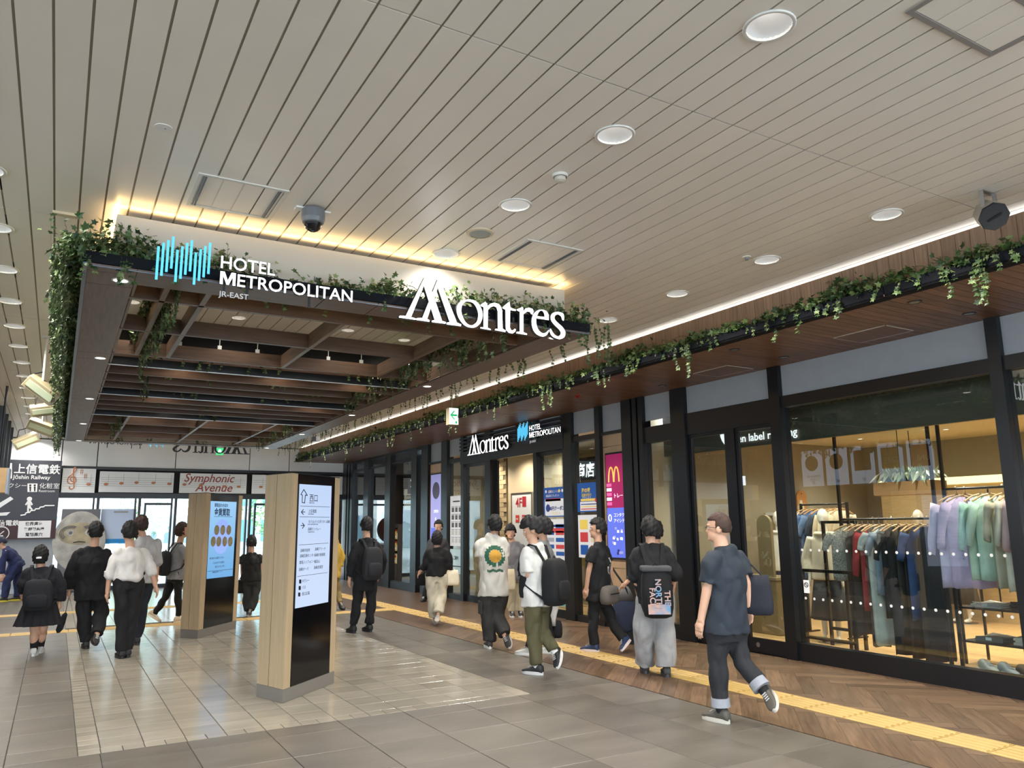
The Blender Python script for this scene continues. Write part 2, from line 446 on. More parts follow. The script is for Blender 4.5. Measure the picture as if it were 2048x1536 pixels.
# downlights
def lamp(kind, loc, power, rad, angle=110, col=(1, .95, .88), parent=None, name='lamp_light', blend=.7, rot=(0, 0, 0)):
    l = bpy.data.lights.new(name, kind); l.energy = power; l.color = col
    if kind == 'SPOT': l.spot_size = math.radians(angle); l.spot_blend = blend; l.shadow_soft_size = rad
    elif kind == 'AREA': l.shape = 'DISK'; l.size = rad
    else: l.shadow_soft_size = rad
    o = bpy.data.objects.new(name, l); C.objects.link(o); o.location = loc; o.rotation_euler = rot
    if parent: o.parent = parent; o.matrix_parent_inverse = world_of(parent).inverted()
    return o
TRIM = mat('downlight_trim', (222, 220, 214), .35)
REFL = mat('downlight_reflector', (214, 214, 214), .3)
def downlight(x, y, z, r, label, group, power, depth=.12, proto=[None]):
    t = thing('recessed_downlight', label, 'downlight', (x, y, z), group)
    key = round(r, 3)
    if key not in DLM:
        ri = r*.86
        DLM[key] = (MB().lathe((0, 0, 0), [(r, .004), (r, -.006), (r*.97, -.009), (ri, -.006), (ri, .004)], 28, flip=1).mesh('trim_ring', TRIM),
                    MB().lathe((0, 0, 0), [(ri, -.004), (ri*.93, depth*.35), (ri*.78, depth*.75), (ri*.6, depth)], 28, flip=-1).mesh('reflector', REFL),
                    MB().lathe((0, 0, 0), [(ri*.62, depth*.97), (0.001, depth*.97-.012)], 28, flip=1).mesh('lamp_lens', LAMP))
        for me in DLM[key]: shade(me, 60)
    for nm, me in zip(('trim_ring', 'reflector', 'lamp_lens'), DLM[key]):
        o = bpy.data.objects.new(nm, me); C.objects.link(o); o.parent = t
    if power: 
        l = lamp('SPOT', (x, y, z-.012), power, .06, 150, blend=.9); l.parent = t; l.location = (0, 0, -.012)
    return t
DLM = {}
ORD = ['nearest', 'second', 'third', 'fourth', 'fifth', 'sixth', 'seventh', 'eighth', 'ninth', 'tenth', 'eleventh', 'twelfth', 'thirteenth', 'fourteenth', 'fifteenth', 'sixteenth', 'seventeenth', 'eighteenth', 'nineteenth', 'twentieth']
for k, (x, y) in enumerate(DLS[:5]): downlight(x, y, CZ, .125, ORD[k]+' round downlight in the ceiling row running towards the white light box', 'downlights in front of the canopy', P_DOWN*(.3 if k == 4 else 1))
for k, (x, y) in enumerate(DLS[5:22]): downlight(x, y, CZ, .125, ORD[k]+' round downlight in the ceiling row beside the brown timber wall', 'downlights along the brown wall', P_DOWN)
for k, (x, y) in enumerate(DLS[22:]): downlight(x, y, CZ, .125, ORD[k]+' round downlight in the row left of the ivy covered canopy', 'downlights left of the canopy', P_DOWN*.8)
for k, (x, y) in enumerate(INDL): downlight(x, y, CZ, .09, ORD[k]+' small downlight in the ceiling above the canopy beams, counted from its front right', 'downlights above the canopy beams', 16)
# ================================================================== SOFFIT AND BROWN WALL OVER THE SHOP FRONTS
SZ = 3.55; SX0 = 6.12; FX = 7.76; EY = 23.8
so = MB().box(SX0+.15, 7.86, 1.5, EY, SZ+.02, SZ+.1).build('trim_1', BLACKM); struct(so, 'timber clad soffit over the shop fronts')
pm = MB().box(-.82, .82, -.0475, .0475, 0, .02).mesh('soffit_plank', SOFFW)
y = 1.6; k = 0
while y < EY-.05:
    o = link('soffit_plank', pm, so); o.location = ((SX0+7.76)/2, y, SZ); y += .1; k += 1
bw = MB().box(6.27, 6.285, 1.2, EY-.1, SZ+.1, 3.94).build('wall_right', BLACKM); struct(bw, 'brown timber wall above the soffit')
pm = MB().box(-.01, .01, -.058, .058, 0, 3.95-SZ-.12).mesh('wall_plank', BROWNW)
y = 1.3
while y < EY-.1:
    o = link('wall_plank', pm, bw); o.location = (6.255, y, SZ+.12); y += .12
# cove strip hidden behind the top of the brown wall
def strip(a, b, out, power, col, name, parent=None, w_=.03):
    """linear LED strip from a to b shining along out"""
    a, b = V(a), V(b); d = (b-a); o_ = V(out).normalized()
    l = bpy.data.lights.new(name, 'AREA'); l.shape = 'RECTANGLE'; l.size = d.length; l.size_y = w_; l.energy = power; l.color = col
    o = bpy.data.objects.new(name, l); C.objects.link(o)
    x = d.normalized(); z = -o_; yv = z.cross(x)
    o.matrix_world = Matrix(((x.x, yv.x, z.x, (a.x+b.x)/2), (x.y, yv.y, z.y, (a.y+b.y)/2), (x.z, yv.z, z.z, (a.z+b.z)/2), (0, 0, 0, 1)))
    if parent: o.parent = parent; o.matrix_parent_inverse = world_of(parent).inverted()
    return o
strip((6.33, 1.3, 3.945), (6.33, EY-.2, 3.945), (-.8, 0, 1), 16, (1, .95, .86), 'cove_strip')
MB().box(6.45, 6.5, 1.2, EY, SZ+.1, CZ+.2).build('trim_2', WHITEM)['kind'] = 'structure'
# soffit access hatches, small spots, sprinkler
HATCH = mat('hatch_edge', (176, 166, 150), .5)
for px, lab in ((1745, 'access hatch in the timber soffit over the shop window'), (1445, 'access hatch in the timber soffit over the sliding door'), (1045, 'access hatch in the timber soffit in front of the entrance sign')):
    p = on_z(px, {1745: 668, 1445: 742, 1045: 827}[px], SZ)
    t = thing('access_hatch', lab, 'hatch', p, 'soffit hatches')
    MB().box(-.22, .22, -.3, .3, -.006, .0).build('hatch_panel', SOFFW, t).location = (0, 0, -.001)
    fr = MB()
    for a in ((-.235, -.222, -.31, .31), (.222, .235, -.31, .31), (-.235, .235, -.31, -.3), (-.235, .235, .3, .31)): fr.box(*a, -.008, 0)
    fr.build('hatch_frame', HATCH, t)
    for ch in t.children: ch.parent = t; ch.matrix_parent_inverse = Matrix.Identity(4); ch.location = (0, 0, 0)
def spot_small(px, py, lab):
    p = on_z(px, py, SZ); t = thing('soffit_spotlight', lab, 'spotlight', p, 'soffit spotlights')
    a = MB().lathe((0, 0, 0), [(.062, .0), (.062, -.006), (.05, -.008), (.046, .03), (.03, .035)], 20, flip=1).mesh('trim_ring', BLACK)
    b = MB().lathe((0, 0, 0), [(.048, -.004), (.03, -.002), (.001, -.001)], 16, flip=1).mesh('lamp_lens', CHROME)
    for n_, me in (('trim_ring', a), ('lamp_lens', b)):
        o = bpy.data.objects.new(n_, me); C.objects.link(o); o.parent = t
spot_small(1829, 604, 'recessed black spotlight in the soffit near the hanging ivy, right of the hatch')
spot_small(1938, 627, 'recessed black spotlight in the soffit close to the right window post')
spot_small(1469, 699, 'recessed black spotlight in the soffit left of the middle hatch')
spot_small(1568, 714, 'recessed black spotlight in the soffit above the sliding door')
spot_small(1325, 771, 'recessed black spotlight in the soffit above the dark shop column')
t = thing('fire_sprinkler', 'small red sprinkler head under the timber soffit', 'sprinkler', on_z(1155, 791, SZ-.0))
RED = mat('red_enamel', (150, 40, 34), .4)
for nm, prof in (('base', [(.045, 0), (.045, -.012), (.02, -.02)]), ('nozzle', [(.02, -.02), (.03, -.035), (.001, -.036)])):
    o = bpy.data.objects.new(nm, MB().lathe((0, 0, 0), prof, 14, flip=1).mesh(nm, RED)); C.objects.link(o); o.parent = t
# ================================================================== IVY
def leafpoly():
    """five lobed ivy leaf, unit length, folded along the midrib"""
    o = [(0, 0, 0), (.42, -.08, .06), (.30, .22, .05), (.52, .50, .10), (.20, .55, .04), (0, 1, -.04), (-.20, .55, .04), (-.52, .50, .10), (-.30, .22, .05), (-.42, -.08, .06), (0, .42, -.03)]
    f = [(0, 1, 2, 10), (2, 3, 4, 10), (4, 5, 10), (5, 6, 10), (6, 7, 8, 10), (8, 9, 0, 10)]
    return np.array(o, float), f
LV, LF = leafpoly()
SV = np.array([(0, 0, 0), (.16, .35, .03), (0, 1, -.05), (-.16, .35, .03)], float); SF = [(0, 1, 2, 3)]
leafobjs = []
def rotm(rng):
    z = rng.normal(0, 1, 3)
    return z
class Foliage:
    def __init__(s): s.v = []; s.f = []; s.n = 0; s.stems = MB()
    def leaf(s, p, d, up, size, shape=0):
        lv, lf = (LV, LF) if shape == 0 else (SV, SF)
        d = np.asarray(d, float); d = d/(np.linalg.norm(d)+1e-9)
        up = np.asarray(up, float); x = np.cross(d, up); x = x/(np.linalg.norm(x)+1e-9); z = np.cross(x, d)
        q = lv*size; s.v.append(np.asarray(p)+q[:, :1]*x+q[:, 1:2]*d+q[:, 2:]*z)
        s.f += [tuple(s.n+k for k in f) for f in lf]; s.n += len(lv)
    def build(s, parent, m, name='foliage'):
        if s.n:
            me = bpy.data.meshes.new(name); me.from_pydata(np.concatenate(s.v).tolist(), [], s.f); me.materials.append(m)
            o = link(name, me, parent); o['kind'] = 'stuff'
        if s.stems.v: s.stems.build('stems', STEM, parent)['kind'] = 'stuff'
def ivy(base, along, outward, label, group, n=70, spread=.3, rise=.1, hang=((.2, 3),), m=None, size=.05, fern=0, seed=0, back=.03, out=.10):
    """clump of leaves round base; along = planter direction, outward = towards the room; hang = [(length, count)] of trailing stems"""
    r = np.random.default_rng(seed+11); A = np.array(along, float); O = np.array(outward, float); Zu = np.array((0, 0, 1.0)); B = np.array(base, float)
    t = thing('ivy_plant', label, 'plant', base, group); F = Foliage()
    for k in range(n):
        a = r.normal(0, spread*.5); h = abs(r.normal(0, rise)); p = B+A*a+O*r.uniform(-back, out)+Zu*(h-.01)
        d = O*r.uniform(-.3, 1)+A*r.normal(0, .7)+Zu*r.normal(-.1, .6); F.leaf(p, d, O*.6+Zu*.8+r.normal(0, .5, 3), size*r.uniform(.6, 1.25))
    for k in range(max(2, n//18)):     # upright sprigs
        a = r.normal(0, spread*.45); h = rise*r.uniform(1.0, 2.3); p0 = B+A*a; p1 = p0+Zu*h+A*r.normal(0, .06)+O*r.normal(.02, .03)
        F.stems.cyl(p0, p1, .002, .0015, 4)
        for q in np.linspace(.4, 1, 4): F.leaf(p0+(p1-p0)*q, A*r.normal(0, 1)+O*r.normal(.3, .6)+Zu*.2, O+Zu*.4+r.normal(0, .4, 3), size*r.uniform(.5, .95))
    for L_, c in hang:
        for k in range(c):
            a = r.normal(0, spread*.5); p = B+A*a+O*r.uniform(.5*out, 1.3*out); ln = L_*r.uniform(.55, 1.25); st = .035*(1 if size > .04 else .8); prev = p.copy(); w1, w2 = r.normal(0, .25, 2); i = 0
            while ln > 0:
                nx = prev-Zu*st+A*(.012*math.sin(i*.9+w1*9)+w1*.008)+O*(.008*math.cos(i*.7+w2*9)); F.stems.cyl(prev, nx, .0016, None, 4, False)
                for sgn in (-1, 1):
                    F.leaf(nx, A*sgn*r.uniform(.5, 1)+O*r.uniform(0, .7)-Zu*r.uniform(.1, .9), O+Zu*.3+r.normal(0, .4, 3), size*r.uniform(.4, .85))
                prev = nx; ln -= st; i += 1
    for k in range(fern):
        a0 = r.uniform(0, 2*math.pi); p = B+A*r.normal(0, .1)+Zu*.02; d = A*math.cos(a0)+O*(abs(math.sin(a0))*.8)+Zu*1.1; ln = r.uniform(.12, .24)
        prev = p.copy()
        for i in range(9):
            d = d-Zu*.22; nx = prev+d/np.linalg.norm(d)*ln/9*1.4; F.stems.cyl(prev, nx, .0015, None, 3, False)
            sd = np.cross(d, Zu); sd /= np.linalg.norm(sd)+1e-9
            for sgn in (-1, 1): F.leaf(nx, sd*sgn+d*.4, Zu+.1*r.normal(0, 1, 3), .055*(1.1-i/11), 1)
            prev = nx
    F.build(t, m or LEAF)
    return t
def rank(k):
    return ['first', 'second', 'third', 'fourth', 'fifth', 'sixth', 'seventh', 'eighth', 'ninth', 'tenth', 'eleventh', 'twelfth', 'thirteenth', 'fourteenth', 'fifteenth', 'sixteenth', 'seventeenth', 'eighteenth', 'nineteenth', 'twentieth', 'twenty first', 'twenty second', 'twenty third', 'twenty fourth', 'twenty fifth', 'twenty sixth', 'twenty seventh', 'twenty eighth', 'twenty ninth', 'thirtieth', 'thirty first', 'thirty second', 'thirty third', 'thirty fourth', 'thirty fifth', 'thirty sixth', 'thirty seventh', 'thirty eighth', 'thirty ninth', 'fortieth'][k]
PLANTER = mat('planter_black_metal', (20, 22, 27), .8, spec=.15)
# planters along the soffit edge
for k, y0 in enumerate(np.arange(1.2, 23.5, 2.8)):
    y1 = min(y0+2.79, 23.6); b = MB()
    b.box(SX0, SX0+.006, y0, y1, SZ-.004, SZ+.10).box(SX0+.006, SX0+.125, y0, y1, SZ-.004, SZ+.004).box(SX0+.006, SX0+.125, y0, y0+.006, SZ+.004, SZ+.09).box(SX0+.006, SX0+.125, y1-.006, y1, SZ+.004, SZ+.09)
    tag(b.build('planter_trough', PLANTER), rank(k)+' black planter trough along the edge of the timber soffit, counted from the camera', 'planter', 'troughs along the soffit edge')
n = 0
for k, yy in enumerate(np.arange(2.6, 23.5, .62)):
    far = yy > 12
    kind = k % 5
    hg = [((.09, 4),), ((.32, 4), (.12, 4)), ((.09, 3),), ((.13, 5),), ((.09, 4), (.24, 2))][kind]
    lab = rank(k)+[' low leafy ivy along the soffit trough, counted from the camera', ' ivy with long pale trailing stems over the soffit trough, counted from the camera', ' fern among ivy in the soffit trough, counted from the camera', ' bushy dark ivy in the soffit trough, counted from the camera', ' trailing ivy hanging below the soffit trough, counted from the camera'][kind]
    ivy((SX0+.04, yy, SZ+.10), (0, 1, 0), (-1, 0, 0), lab, 'ivy along the shop soffit', n=[130, 130, 90, 230, 130][kind] if not far else 100, spread=.42, rise=[.035, .045, .035, .07, .035][kind], hang=hg, size=.062 if not far else .055, fern=9 if kind == 2 else 2, m=LEAF2 if kind in (0, 2) else LEAF, seed=k, out=.06, back=.06)
# ================================================================== CANOPY
KZ = 3.45; KX0, KX1, KY0, KY1 = .014, 4.40, 6.0, 18.9; KW = .345
ca = thing('ivy_canopy', 'large suspended timber canopy with slatted beams and ivy filled planters', 'canopy', (2.2, 6.0, KZ))
def cpart(b, name, m): return b.build(name, m, ca)
sy = [KY0, KY0+KW]+[v for q in range(4) for v in (9.12+3.12*q, 9.46+3.12*q)]
sy = [6.0, 6.12, 6.45, 9.12, 9.46, 12.24, 12.58, 15.36, 15.70, 18.5, 18.9]
for (x0, x1) in ((KX0+.03, KX0+KW), (KX1-KW, KX1-.004)):
    for a, b_ in zip(sy[:-1], sy[1:]): cpart(MB().box(x0, x1, a+.004, b_-.004, KZ, KZ+.02), 'border_panel', CANW)
for a, b_ in ((KX0+KW+.004, 1.75), (1.758, 2.2), (2.208, 3.1), (3.108, KX1-KW-.004)):
    cpart(MB().box(a, b_, KY0+.004, KY0+KW, KZ, KZ+.02), 'border_panel', CANWX); cpart(MB().box(a, b_, KY1-KW, KY1-.004, KZ, KZ+.02), 'border_panel', CANWX)
cpart(MB().box(KX0, KX0+.028, KY0, KY1, KZ-.002, KZ+.03), 'metal_edge', METALE)
cpart(MB().box(KX0, KX1, KY0-.006, KY0, KZ-.003, KZ+.004), 'front_edge_strip', METALE)
for nm, bx in (('front_planter', (KX0, KX1, KY0, KY0+.14)), ('left_planter', (KX0, KX0+.14, KY0+.145, KY1-.145)), ('right_planter', (KX1-.14, KX1, KY0+.145, KY1-.145)), ('rear_planter', (KX0, KX1, KY1-.14, KY1))):
    x0, x1, y0, y1 = bx; z0, z1 = KZ+.021, KZ+.105; e = .006
    cpart(MB().box(x0, x1, y0, y0+e, z0, z1).box(x0, x1, y1-e, y1, z0, z1).box(x0, x0+e, y0+e, y1-e, z0, z1).box(x1-e, x1, y0+e, y1-e, z0, z1).box(x0, x1, y0, y1, z0-.001, z0+.004), nm, PLANTER)
bz0, bz1 = 3.465, 3.615
def tbeam(y, m=BEAMW, t_=.022, z0=bz0, z1=bz1, nm='cross_beam'): cpart(MB().box(KX0+KW+.002, KX1-KW-.002, y-t_, y+t_, z0, z1), nm, m)
for yy in (6.80, 7.95, 9.12, 15.45, 16.6, 17.75): tbeam(yy)
for yy in (10.33, 10.88, 11.43, 12.57, 13.1, 13.65): tbeam(yy, t_=.018, z1=3.56, nm='slat')
BEDGE = mat('slat_edge_metal', (214, 216, 220), .35, metal=.5)
for yy in (9.77, 12.03, 14.3):
    cpart(MB().box(KX0+KW+.002, KX1-KW-.002, yy-.03, yy+.03, bz0, 3.56), 'black_rail', BLACK)
    cpart(MB().box(KX0+KW+.002, KX1-KW-.002, yy-.032, yy-.012, bz0-.008, bz0-.001), 'rail_edge', BEDGE)
for xx in (.605, .915, 2.165, 3.36):
    cuts = [6.825, 7.925, 7.975, 9.095]
    if xx == .915 or xx == .605: cuts[0] = 6.36
    cpart(MB().box(xx-.022, xx+.022, cuts[0], cuts[1], bz0, bz1), 'long_beam', BEAML); cpart(MB().box(xx-.022, xx+.022, cuts[2], cuts[3], bz0, bz1), 'long_beam', BEAML)
for xx in (.915, 2.165, 3.36):
    for a, b_ in ((14.335, 15.425), (15.475, 16.575), (16.625, 17.725), (17.775, 18.54)): cpart(MB().box(xx-.022, xx+.022, a, b_, bz0, bz1), 'long_beam', BEAML)
for x0 in (KX0+KW+.012, KX1-KW-.032):     # inner side boards of the border
    cpart(MB().box(x0, x0+.02, KY0+KW, KY1-KW, KZ+.021, 3.62), 'inner_side_board', BEAML)
cpart(MB().box(.3, 4.1, 9.5, 9.54, 3.64, CZ-.004), 'dark_fascia', BLACKM)
cpart(MB().box(.3, 4.1, 9.56, 14.5, 3.76, 3.79), 'upper_timber_panel', mat('upper_timber', (126, 88, 62), .5, var=.2, nscale=4, stretch=(9, .8, 9)))
cpart(MB().box(.3, 4.1, 14.52, 14.56, 3.64, CZ-.004), 'dark_fascia', BLACKM)
RODM = mat('rod_white', (205, 205, 200), .4)
for (x, y, z0) in [(.97, 6.95, 3.62), (.72, 8.2, 3.62)]+[(1.05+.43*k, 9.3, 3.62) for k in range(7)]+[(2.45, 7.4, 3.62), (3.2, 7.4, 3.62), (3.62, 7.6, 3.62)]:
    cpart(MB().cyl((x, y, z0+.08), (x, y, CZ-.002), .005, None, 8).box(x-.022, x+.022, y-.014, y+.014, z0, z0+.08), 'suspension_rod', RODM)
# light box above the canopy with warm strips along its top
bx = MB(); z0, z1 = KZ+.03, 3.915; Bx0, Bx1, By0, By1 = .205, 4.2, 6.145, 18.75
LBX = mat('light_box_white', (190, 184, 172), .5)
for a in ((Bx0, Bx1, By0, By0+.03), (Bx0, Bx1, By1-.03, By1), (Bx0, Bx0+.03, By0+.03, By1-.03), (Bx1-.03, Bx1, By0+.03, By1-.03)): cpart(MB().box(*a, z0, z1), 'light_box_side', LBX)
WARM = (1, .66, .27)
strip((Bx0, By0+.004, z1+.006), (Bx1, By0+.004, z1+.006), (0, -.55, 1), 6, WARM, 'warm_strip', None, .02)
strip((Bx0+.004, By0, z1+.006), (Bx0+.004, By1, z1+.006), (-.55, 0, 1), 16, WARM, 'warm_strip', None, .02)
strip((Bx1-.004, By0, z1+.006), (Bx1-.004, By1, z1+.006), (.55, 0, 1), 16, WARM, 'warm_strip', None, .02)
strip((Bx0, By1-.004, z1+.006), (Bx1, By1-.004, z1+.006), (0, .55, 1), 8, WARM, 'warm_strip', None, .02)
# canopy downlights: flat bright discs
for k in range(5):
    for (x, sd) in ((.27, 'left'), (4.155, 'right')):
        y = 6.28+3.1*k
        t = thing('canopy_downlight', rank(k)+' bright disc downlight in the '+sd+' border of the canopy, counted from the front', 'downlight', (x, y, KZ), 'downlights in the canopy border')
        for n_, prof, m in (('trim_ring', [(.062, -.0005), (.062, -.004), (.05, -.004)], TRIM), ('lamp_lens', [(.05, -.003), (.001, -.0035)], LAMP)):
            o = bpy.data.objects.new(n_, MB().lathe((0, 0, 0), prof, 22, flip=1).mesh(n_, m)); C.objects.link(o); o.parent = t
        l = lamp('SPOT', (0, 0, 0), P_CANOPY, .04, 110); l.parent = t; l.location = (0, 0, -.012)
for x, y in ((1.2, 10.1), (2.4, 10.1), (3.5, 10.1), (1.2, 12.3), (2.4, 12.3), (3.5, 12.3), (1.5, 13.9), (3.2, 13.9)):
    lamp('SPOT', (x, y, 3.745), 5, .03, 160, (1, .8, .6))
# canopy ivy
r_ = random.Random(3)
xs = [.06, .3, .52, .95, 1.25, 1.75, 2.05, 2.3, 2.62, 2.95, 3.25, 3.5, 3.75, 4.0, 4.25]
for k, x in enumerate(xs):
    if k in (4,): nn, rise = 25, .05
    else: nn, rise = r_.choice([70, 95, 60]), r_.choice([.05, .075, .09])
    if k < 2: nn, rise = 150, .10
    if k > 12: nn, rise = 110, .09
    ivy((x, KY0+.02, KZ+.105), (1, 0, 0), (0, -1, 0), rank(k)+' ivy clump from the left in the front planter of the canopy', 'ivy in the canopy front planter', n=nn, spread=.24, rise=rise, hang=((.1, 2),) if 1 < k < 13 else ((.16, 4),), size=.052, fern=7 if k in (1, 7) else 0, m=LEAF2 if k in (7, 9) else LEAF, seed=100+k, out=.01, back=.09)
for k, y in enumerate(np.arange(6.15, 18.8, .36)):
    ivy((KX0-.01, y, KZ+.10), (0, 1, 0), (-1, 0, 0), rank(k)+' ivy clump from the front hanging over the left side of the canopy', 'ivy on the left side of the canopy', n=150, spread=.36, rise=.05, hang=((.34, 8), (.2, 6)), size=.06, seed=200+k, out=.13)
for k, y in enumerate(np.arange(6.2, 18.8, .62)):
    ivy((KX1+.01, y, KZ+.10), (0, 1, 0), (1, 0, 0), rank(k)+' ivy from the front trailing below the right side of the canopy', 'ivy on the right side of the canopy', n=26, spread=.5, rise=.04, hang=((.22, 3), (.12, 2)) if k else ((.34, 7),), size=.05, seed=300+k)
inner = [(.62, 6.9), (.62, 7.4), (.62, 7.9), (.6, 8.5), (.62, 9.0), (.75, 15.2), (.7, 16.2), (3.75, 6.7), (3.7, 7.3), (3.62, 7.9), (3.6, 8.5), (3.7, 9.0), (3.8, 15.0), (3.75, 16.0), (3.8, 17.2), (1.6, 6.6), (2.6, 6.6), (1.25, 9.7), (2.0, 9.7), (3.45, 9.7), (1.5, 11.9), (2.9, 11.9), (1.0, 10.6), (2.5, 10.6), (3.2, 11.2), (.8, 11.2), (1.7, 12.8), (3.1, 13.3), (3.7, 10.2), (3.7, 11.0), (2.3, 14.2), (1.2, 18.45), (2.6, 18.45), (3.4, 18.45)]
for k, (x, y) in enumerate(inner):
    big = x < 1 or x > 3.5
    ivy((x, y, 3.60), (0, 1, 0) if big else (1, 0, 0), (-.7 if x > 2 else .7, 0, 0) if big else (0, -1, 0), rank(k)+' ivy draped over the beams inside the canopy, counted from its front left', 'ivy on the canopy beams', n=190 if big else 40, spread=.55 if big else .5, rise=.05, hang=((.26, 10),) if big else ((.12, 5),), size=.062 if big else .05, seed=400+k, back=.12)
# ------------------------------------------------------------------ canopy signs
def letters2d(polys, M_, depth, mats, name, parent):
    """filled outlines [(outer, hole, ...)] in metres -> extruded mesh placed by matrix; front face bright, sides dark"""
    b = MB()
    mes = []
    obs = []
    for group in polys:
        cu = bpy.data.curves.new('c', 'CURVE'); cu.dimensions = '2D'; cu.fill_mode = 'BOTH'; cu.extrude = depth/2
        for ring in group:
            sp = cu.splines.new('POLY'); sp.points.add(len(ring)-1); sp.use_cyclic_u = True
            for p, q in zip(sp.points, ring): p.co = (q[0], q[1], 0, 1)
        obs.append(bpy.data.objects.new('c', cu))
    vv, ff, mi = [], [], []
    for me in evaluate(obs):
        o = len(vv); vv += [tuple(v.co) for v in me.vertices]
        for p in me.polygons: ff.append(tuple(o+k for k in p.vertices)); mi.append(0 if p.normal.z > .7 else 1)
        bpy.data.meshes.remove(me)
    me = bpy.data.meshes.new(name); me.from_pydata(vv, [], ff)
    for m in mats: me.materials.append(m)
    me.polygons.foreach_set('material_index', mi); me.transform(M_); me.update()
    return link(name, me, parent)
def basis(org, rx, ry):
    rx, ry = V(rx).normalized(), V(ry).normalized(); rz = rx.cross(ry); o = V(org)
    return Matrix(((rx.x, ry.x, rz.x, o.x), (rx.y, ry.y, rz.y, o.y), (rx.z, ry.z, rz.z, o.z), (0, 0, 0, 1)))
def smooth_ring(p, n=4):
    out = []
    for k in range(len(p)):
        a, b, c, d = p[k-1], p[k], p[(k+1) % len(p)], p[(k+2) % len(p)]
        for j in range(n):
            t = j/n; out.append(tuple(.5*((2*b[i])+(-a[i]+c[i])*t+(2*a[i]-5*b[i]+4*c[i]-d[i])*t*t+(-a[i]+3*b[i]-3*c[i]+d[i])*t**3) for i in (0, 1)))
    return out
GLY = [('M',[(0,[(246,401),(265,404),(239,321),(127,31),(75,29)])]),('M',[(0,[(253,404),(271,400),(412,38),(410,26),(344,27),(239,321)])]),('M',[(0,[(16,21),(30,28),(80,30),(127,27),(167,21),(164,7),(15,8)])]),('M',[(0,[(372,402),(389,404),(371,322),(274,30),(228,33)])]),('M',[(0,[(378,405),(393,400),(556,37),(554,25),(489,24),(371,322)])]),('M',[(0,[(169,18),(183,26),(231,33),(274,30),(296,21),(294,6),(169,7)])]),('M',[(0,[(316,19),(347,30),(410,31),(450,24),(447,7),(318,6)])]),('M',[(0,[(457,19),(489,29),(556,33),(600,22),(597,4),(457,3)])]),('o',[(1,[(675,260),(747,253),(796,203),(814,138),(799,70),(757,22),(706,3),(639,13),(584,62),(556,124),(558,180),(599,233)]),(1,[(665,239),(716,232),(752,192),(769,133),(757,69),(721,33),(685,25),(645,46),(614,94),(601,144),(609,196),(634,228)])]),('n',[(0,[(791,225),(841,260),(861,247),(869,198),(866,23),(899,13),(895,4),(788,8),(793,20),(822,22),(823,208),(797,214)])]),('n',[(0,[(861,220),(891,249),(939,266),(982,259),(1008,231),(1016,198),(1019,34),(1052,19),(1047,3),(937,9),(945,23),(970,24),(968,191),(955,224),(928,232),(896,218),(869,188)])]),('t',[(0,[(1017,232),(1090,296),(1098,284),(1101,243),(1163,230),(1158,216),(1100,216),(1096,53),(1109,30),(1128,30),(1145,47),(1159,44),(1153,21),(1120,-2),(1082,2),(1055,24),(1050,57),(1050,215),(1025,222)])]),('r',[(0,[(1169,233),(1233,266),(1241,255),(1242,223),(1240,27),(1279,16),(1276,3),(1161,6),(1166,20),(1199,27),(1202,215),(1174,223)])]),('r',[(0,[(1240,223),(1266,256),(1305,268),(1345,261),(1354,238),(1341,205),(1324,211),(1310,229),(1282,228),(1242,197)])]),('e',[(0,[(1522,175),(1522,224),(1510,248),(1493,263),(1464,269),(1435,268),(1407,259),(1384,246),(1361,226),(1344,201),(1333,170),(1328,140),(1330,111),(1336,82),(1347,56),(1363,36),(1383,21),(1408,12),(1430,7),(1453,7),(1476,15),(1496,29),(1511,51),(1524,75),(1515,81),(1500,64),(1485,51),(1459,40),(1440,43),(1420,53),(1404,69),(1392,89),(1384,113),(1380,137),(1380,176)]),(0,[(1390,198),(1398,218),(1409,237),(1424,252),(1438,258),(1452,255),(1464,244),(1472,225),(1474,201)])]),('s',[(1,[(1692,196),(1674,196),(1663,225),(1637,243),(1611,241),(1590,223),(1589,193),(1624,162),(1670,132),(1698,100),(1708,71),(1691,29),(1643,5),(1591,9),(1551,27),(1531,56),(1529,88),(1544,91),(1563,62),(1592,38),(1620,30),(1644,44),(1652,70),(1634,98),(1582,137),(1548,173),(1541,212),(1562,247),(1603,266),(1650,270),(1691,256)])])]
SIDE = mat('letter_side', (40, 40, 44), .5)
def montres(org, rx, depth=.04, scale=1, mats=(SIGNW, SIDE), parent=None):
    polys = {}
    for name, rings in GLY:
        g = [[(x/1000*scale, y/1000*scale) for x, y in (smooth_ring(q) if s_ else q)] for s_, q in rings]
        polys.setdefault(name, []).append(g)
    for nm, g in polys.items():
        letters2d(g, basis(org, rx, (0, 0, 1)), depth, mats, 'letter', parent)
BARS = [(.481, 3.385, 3.636), (.513, 3.419, 3.669), (.544, 3.453, 3.694), (.575, 3.484, 3.727), (.609, 3.387, 3.631), (.641, 3.416, 3.664), (.672, 3.452, 3.696), (.703, 3.483, 3.723), (.736, 3.385, 3.633), (.768, 3.42, 3.665), (.799, 3.452, 3.694), (.831, 3.483, 3.726)]
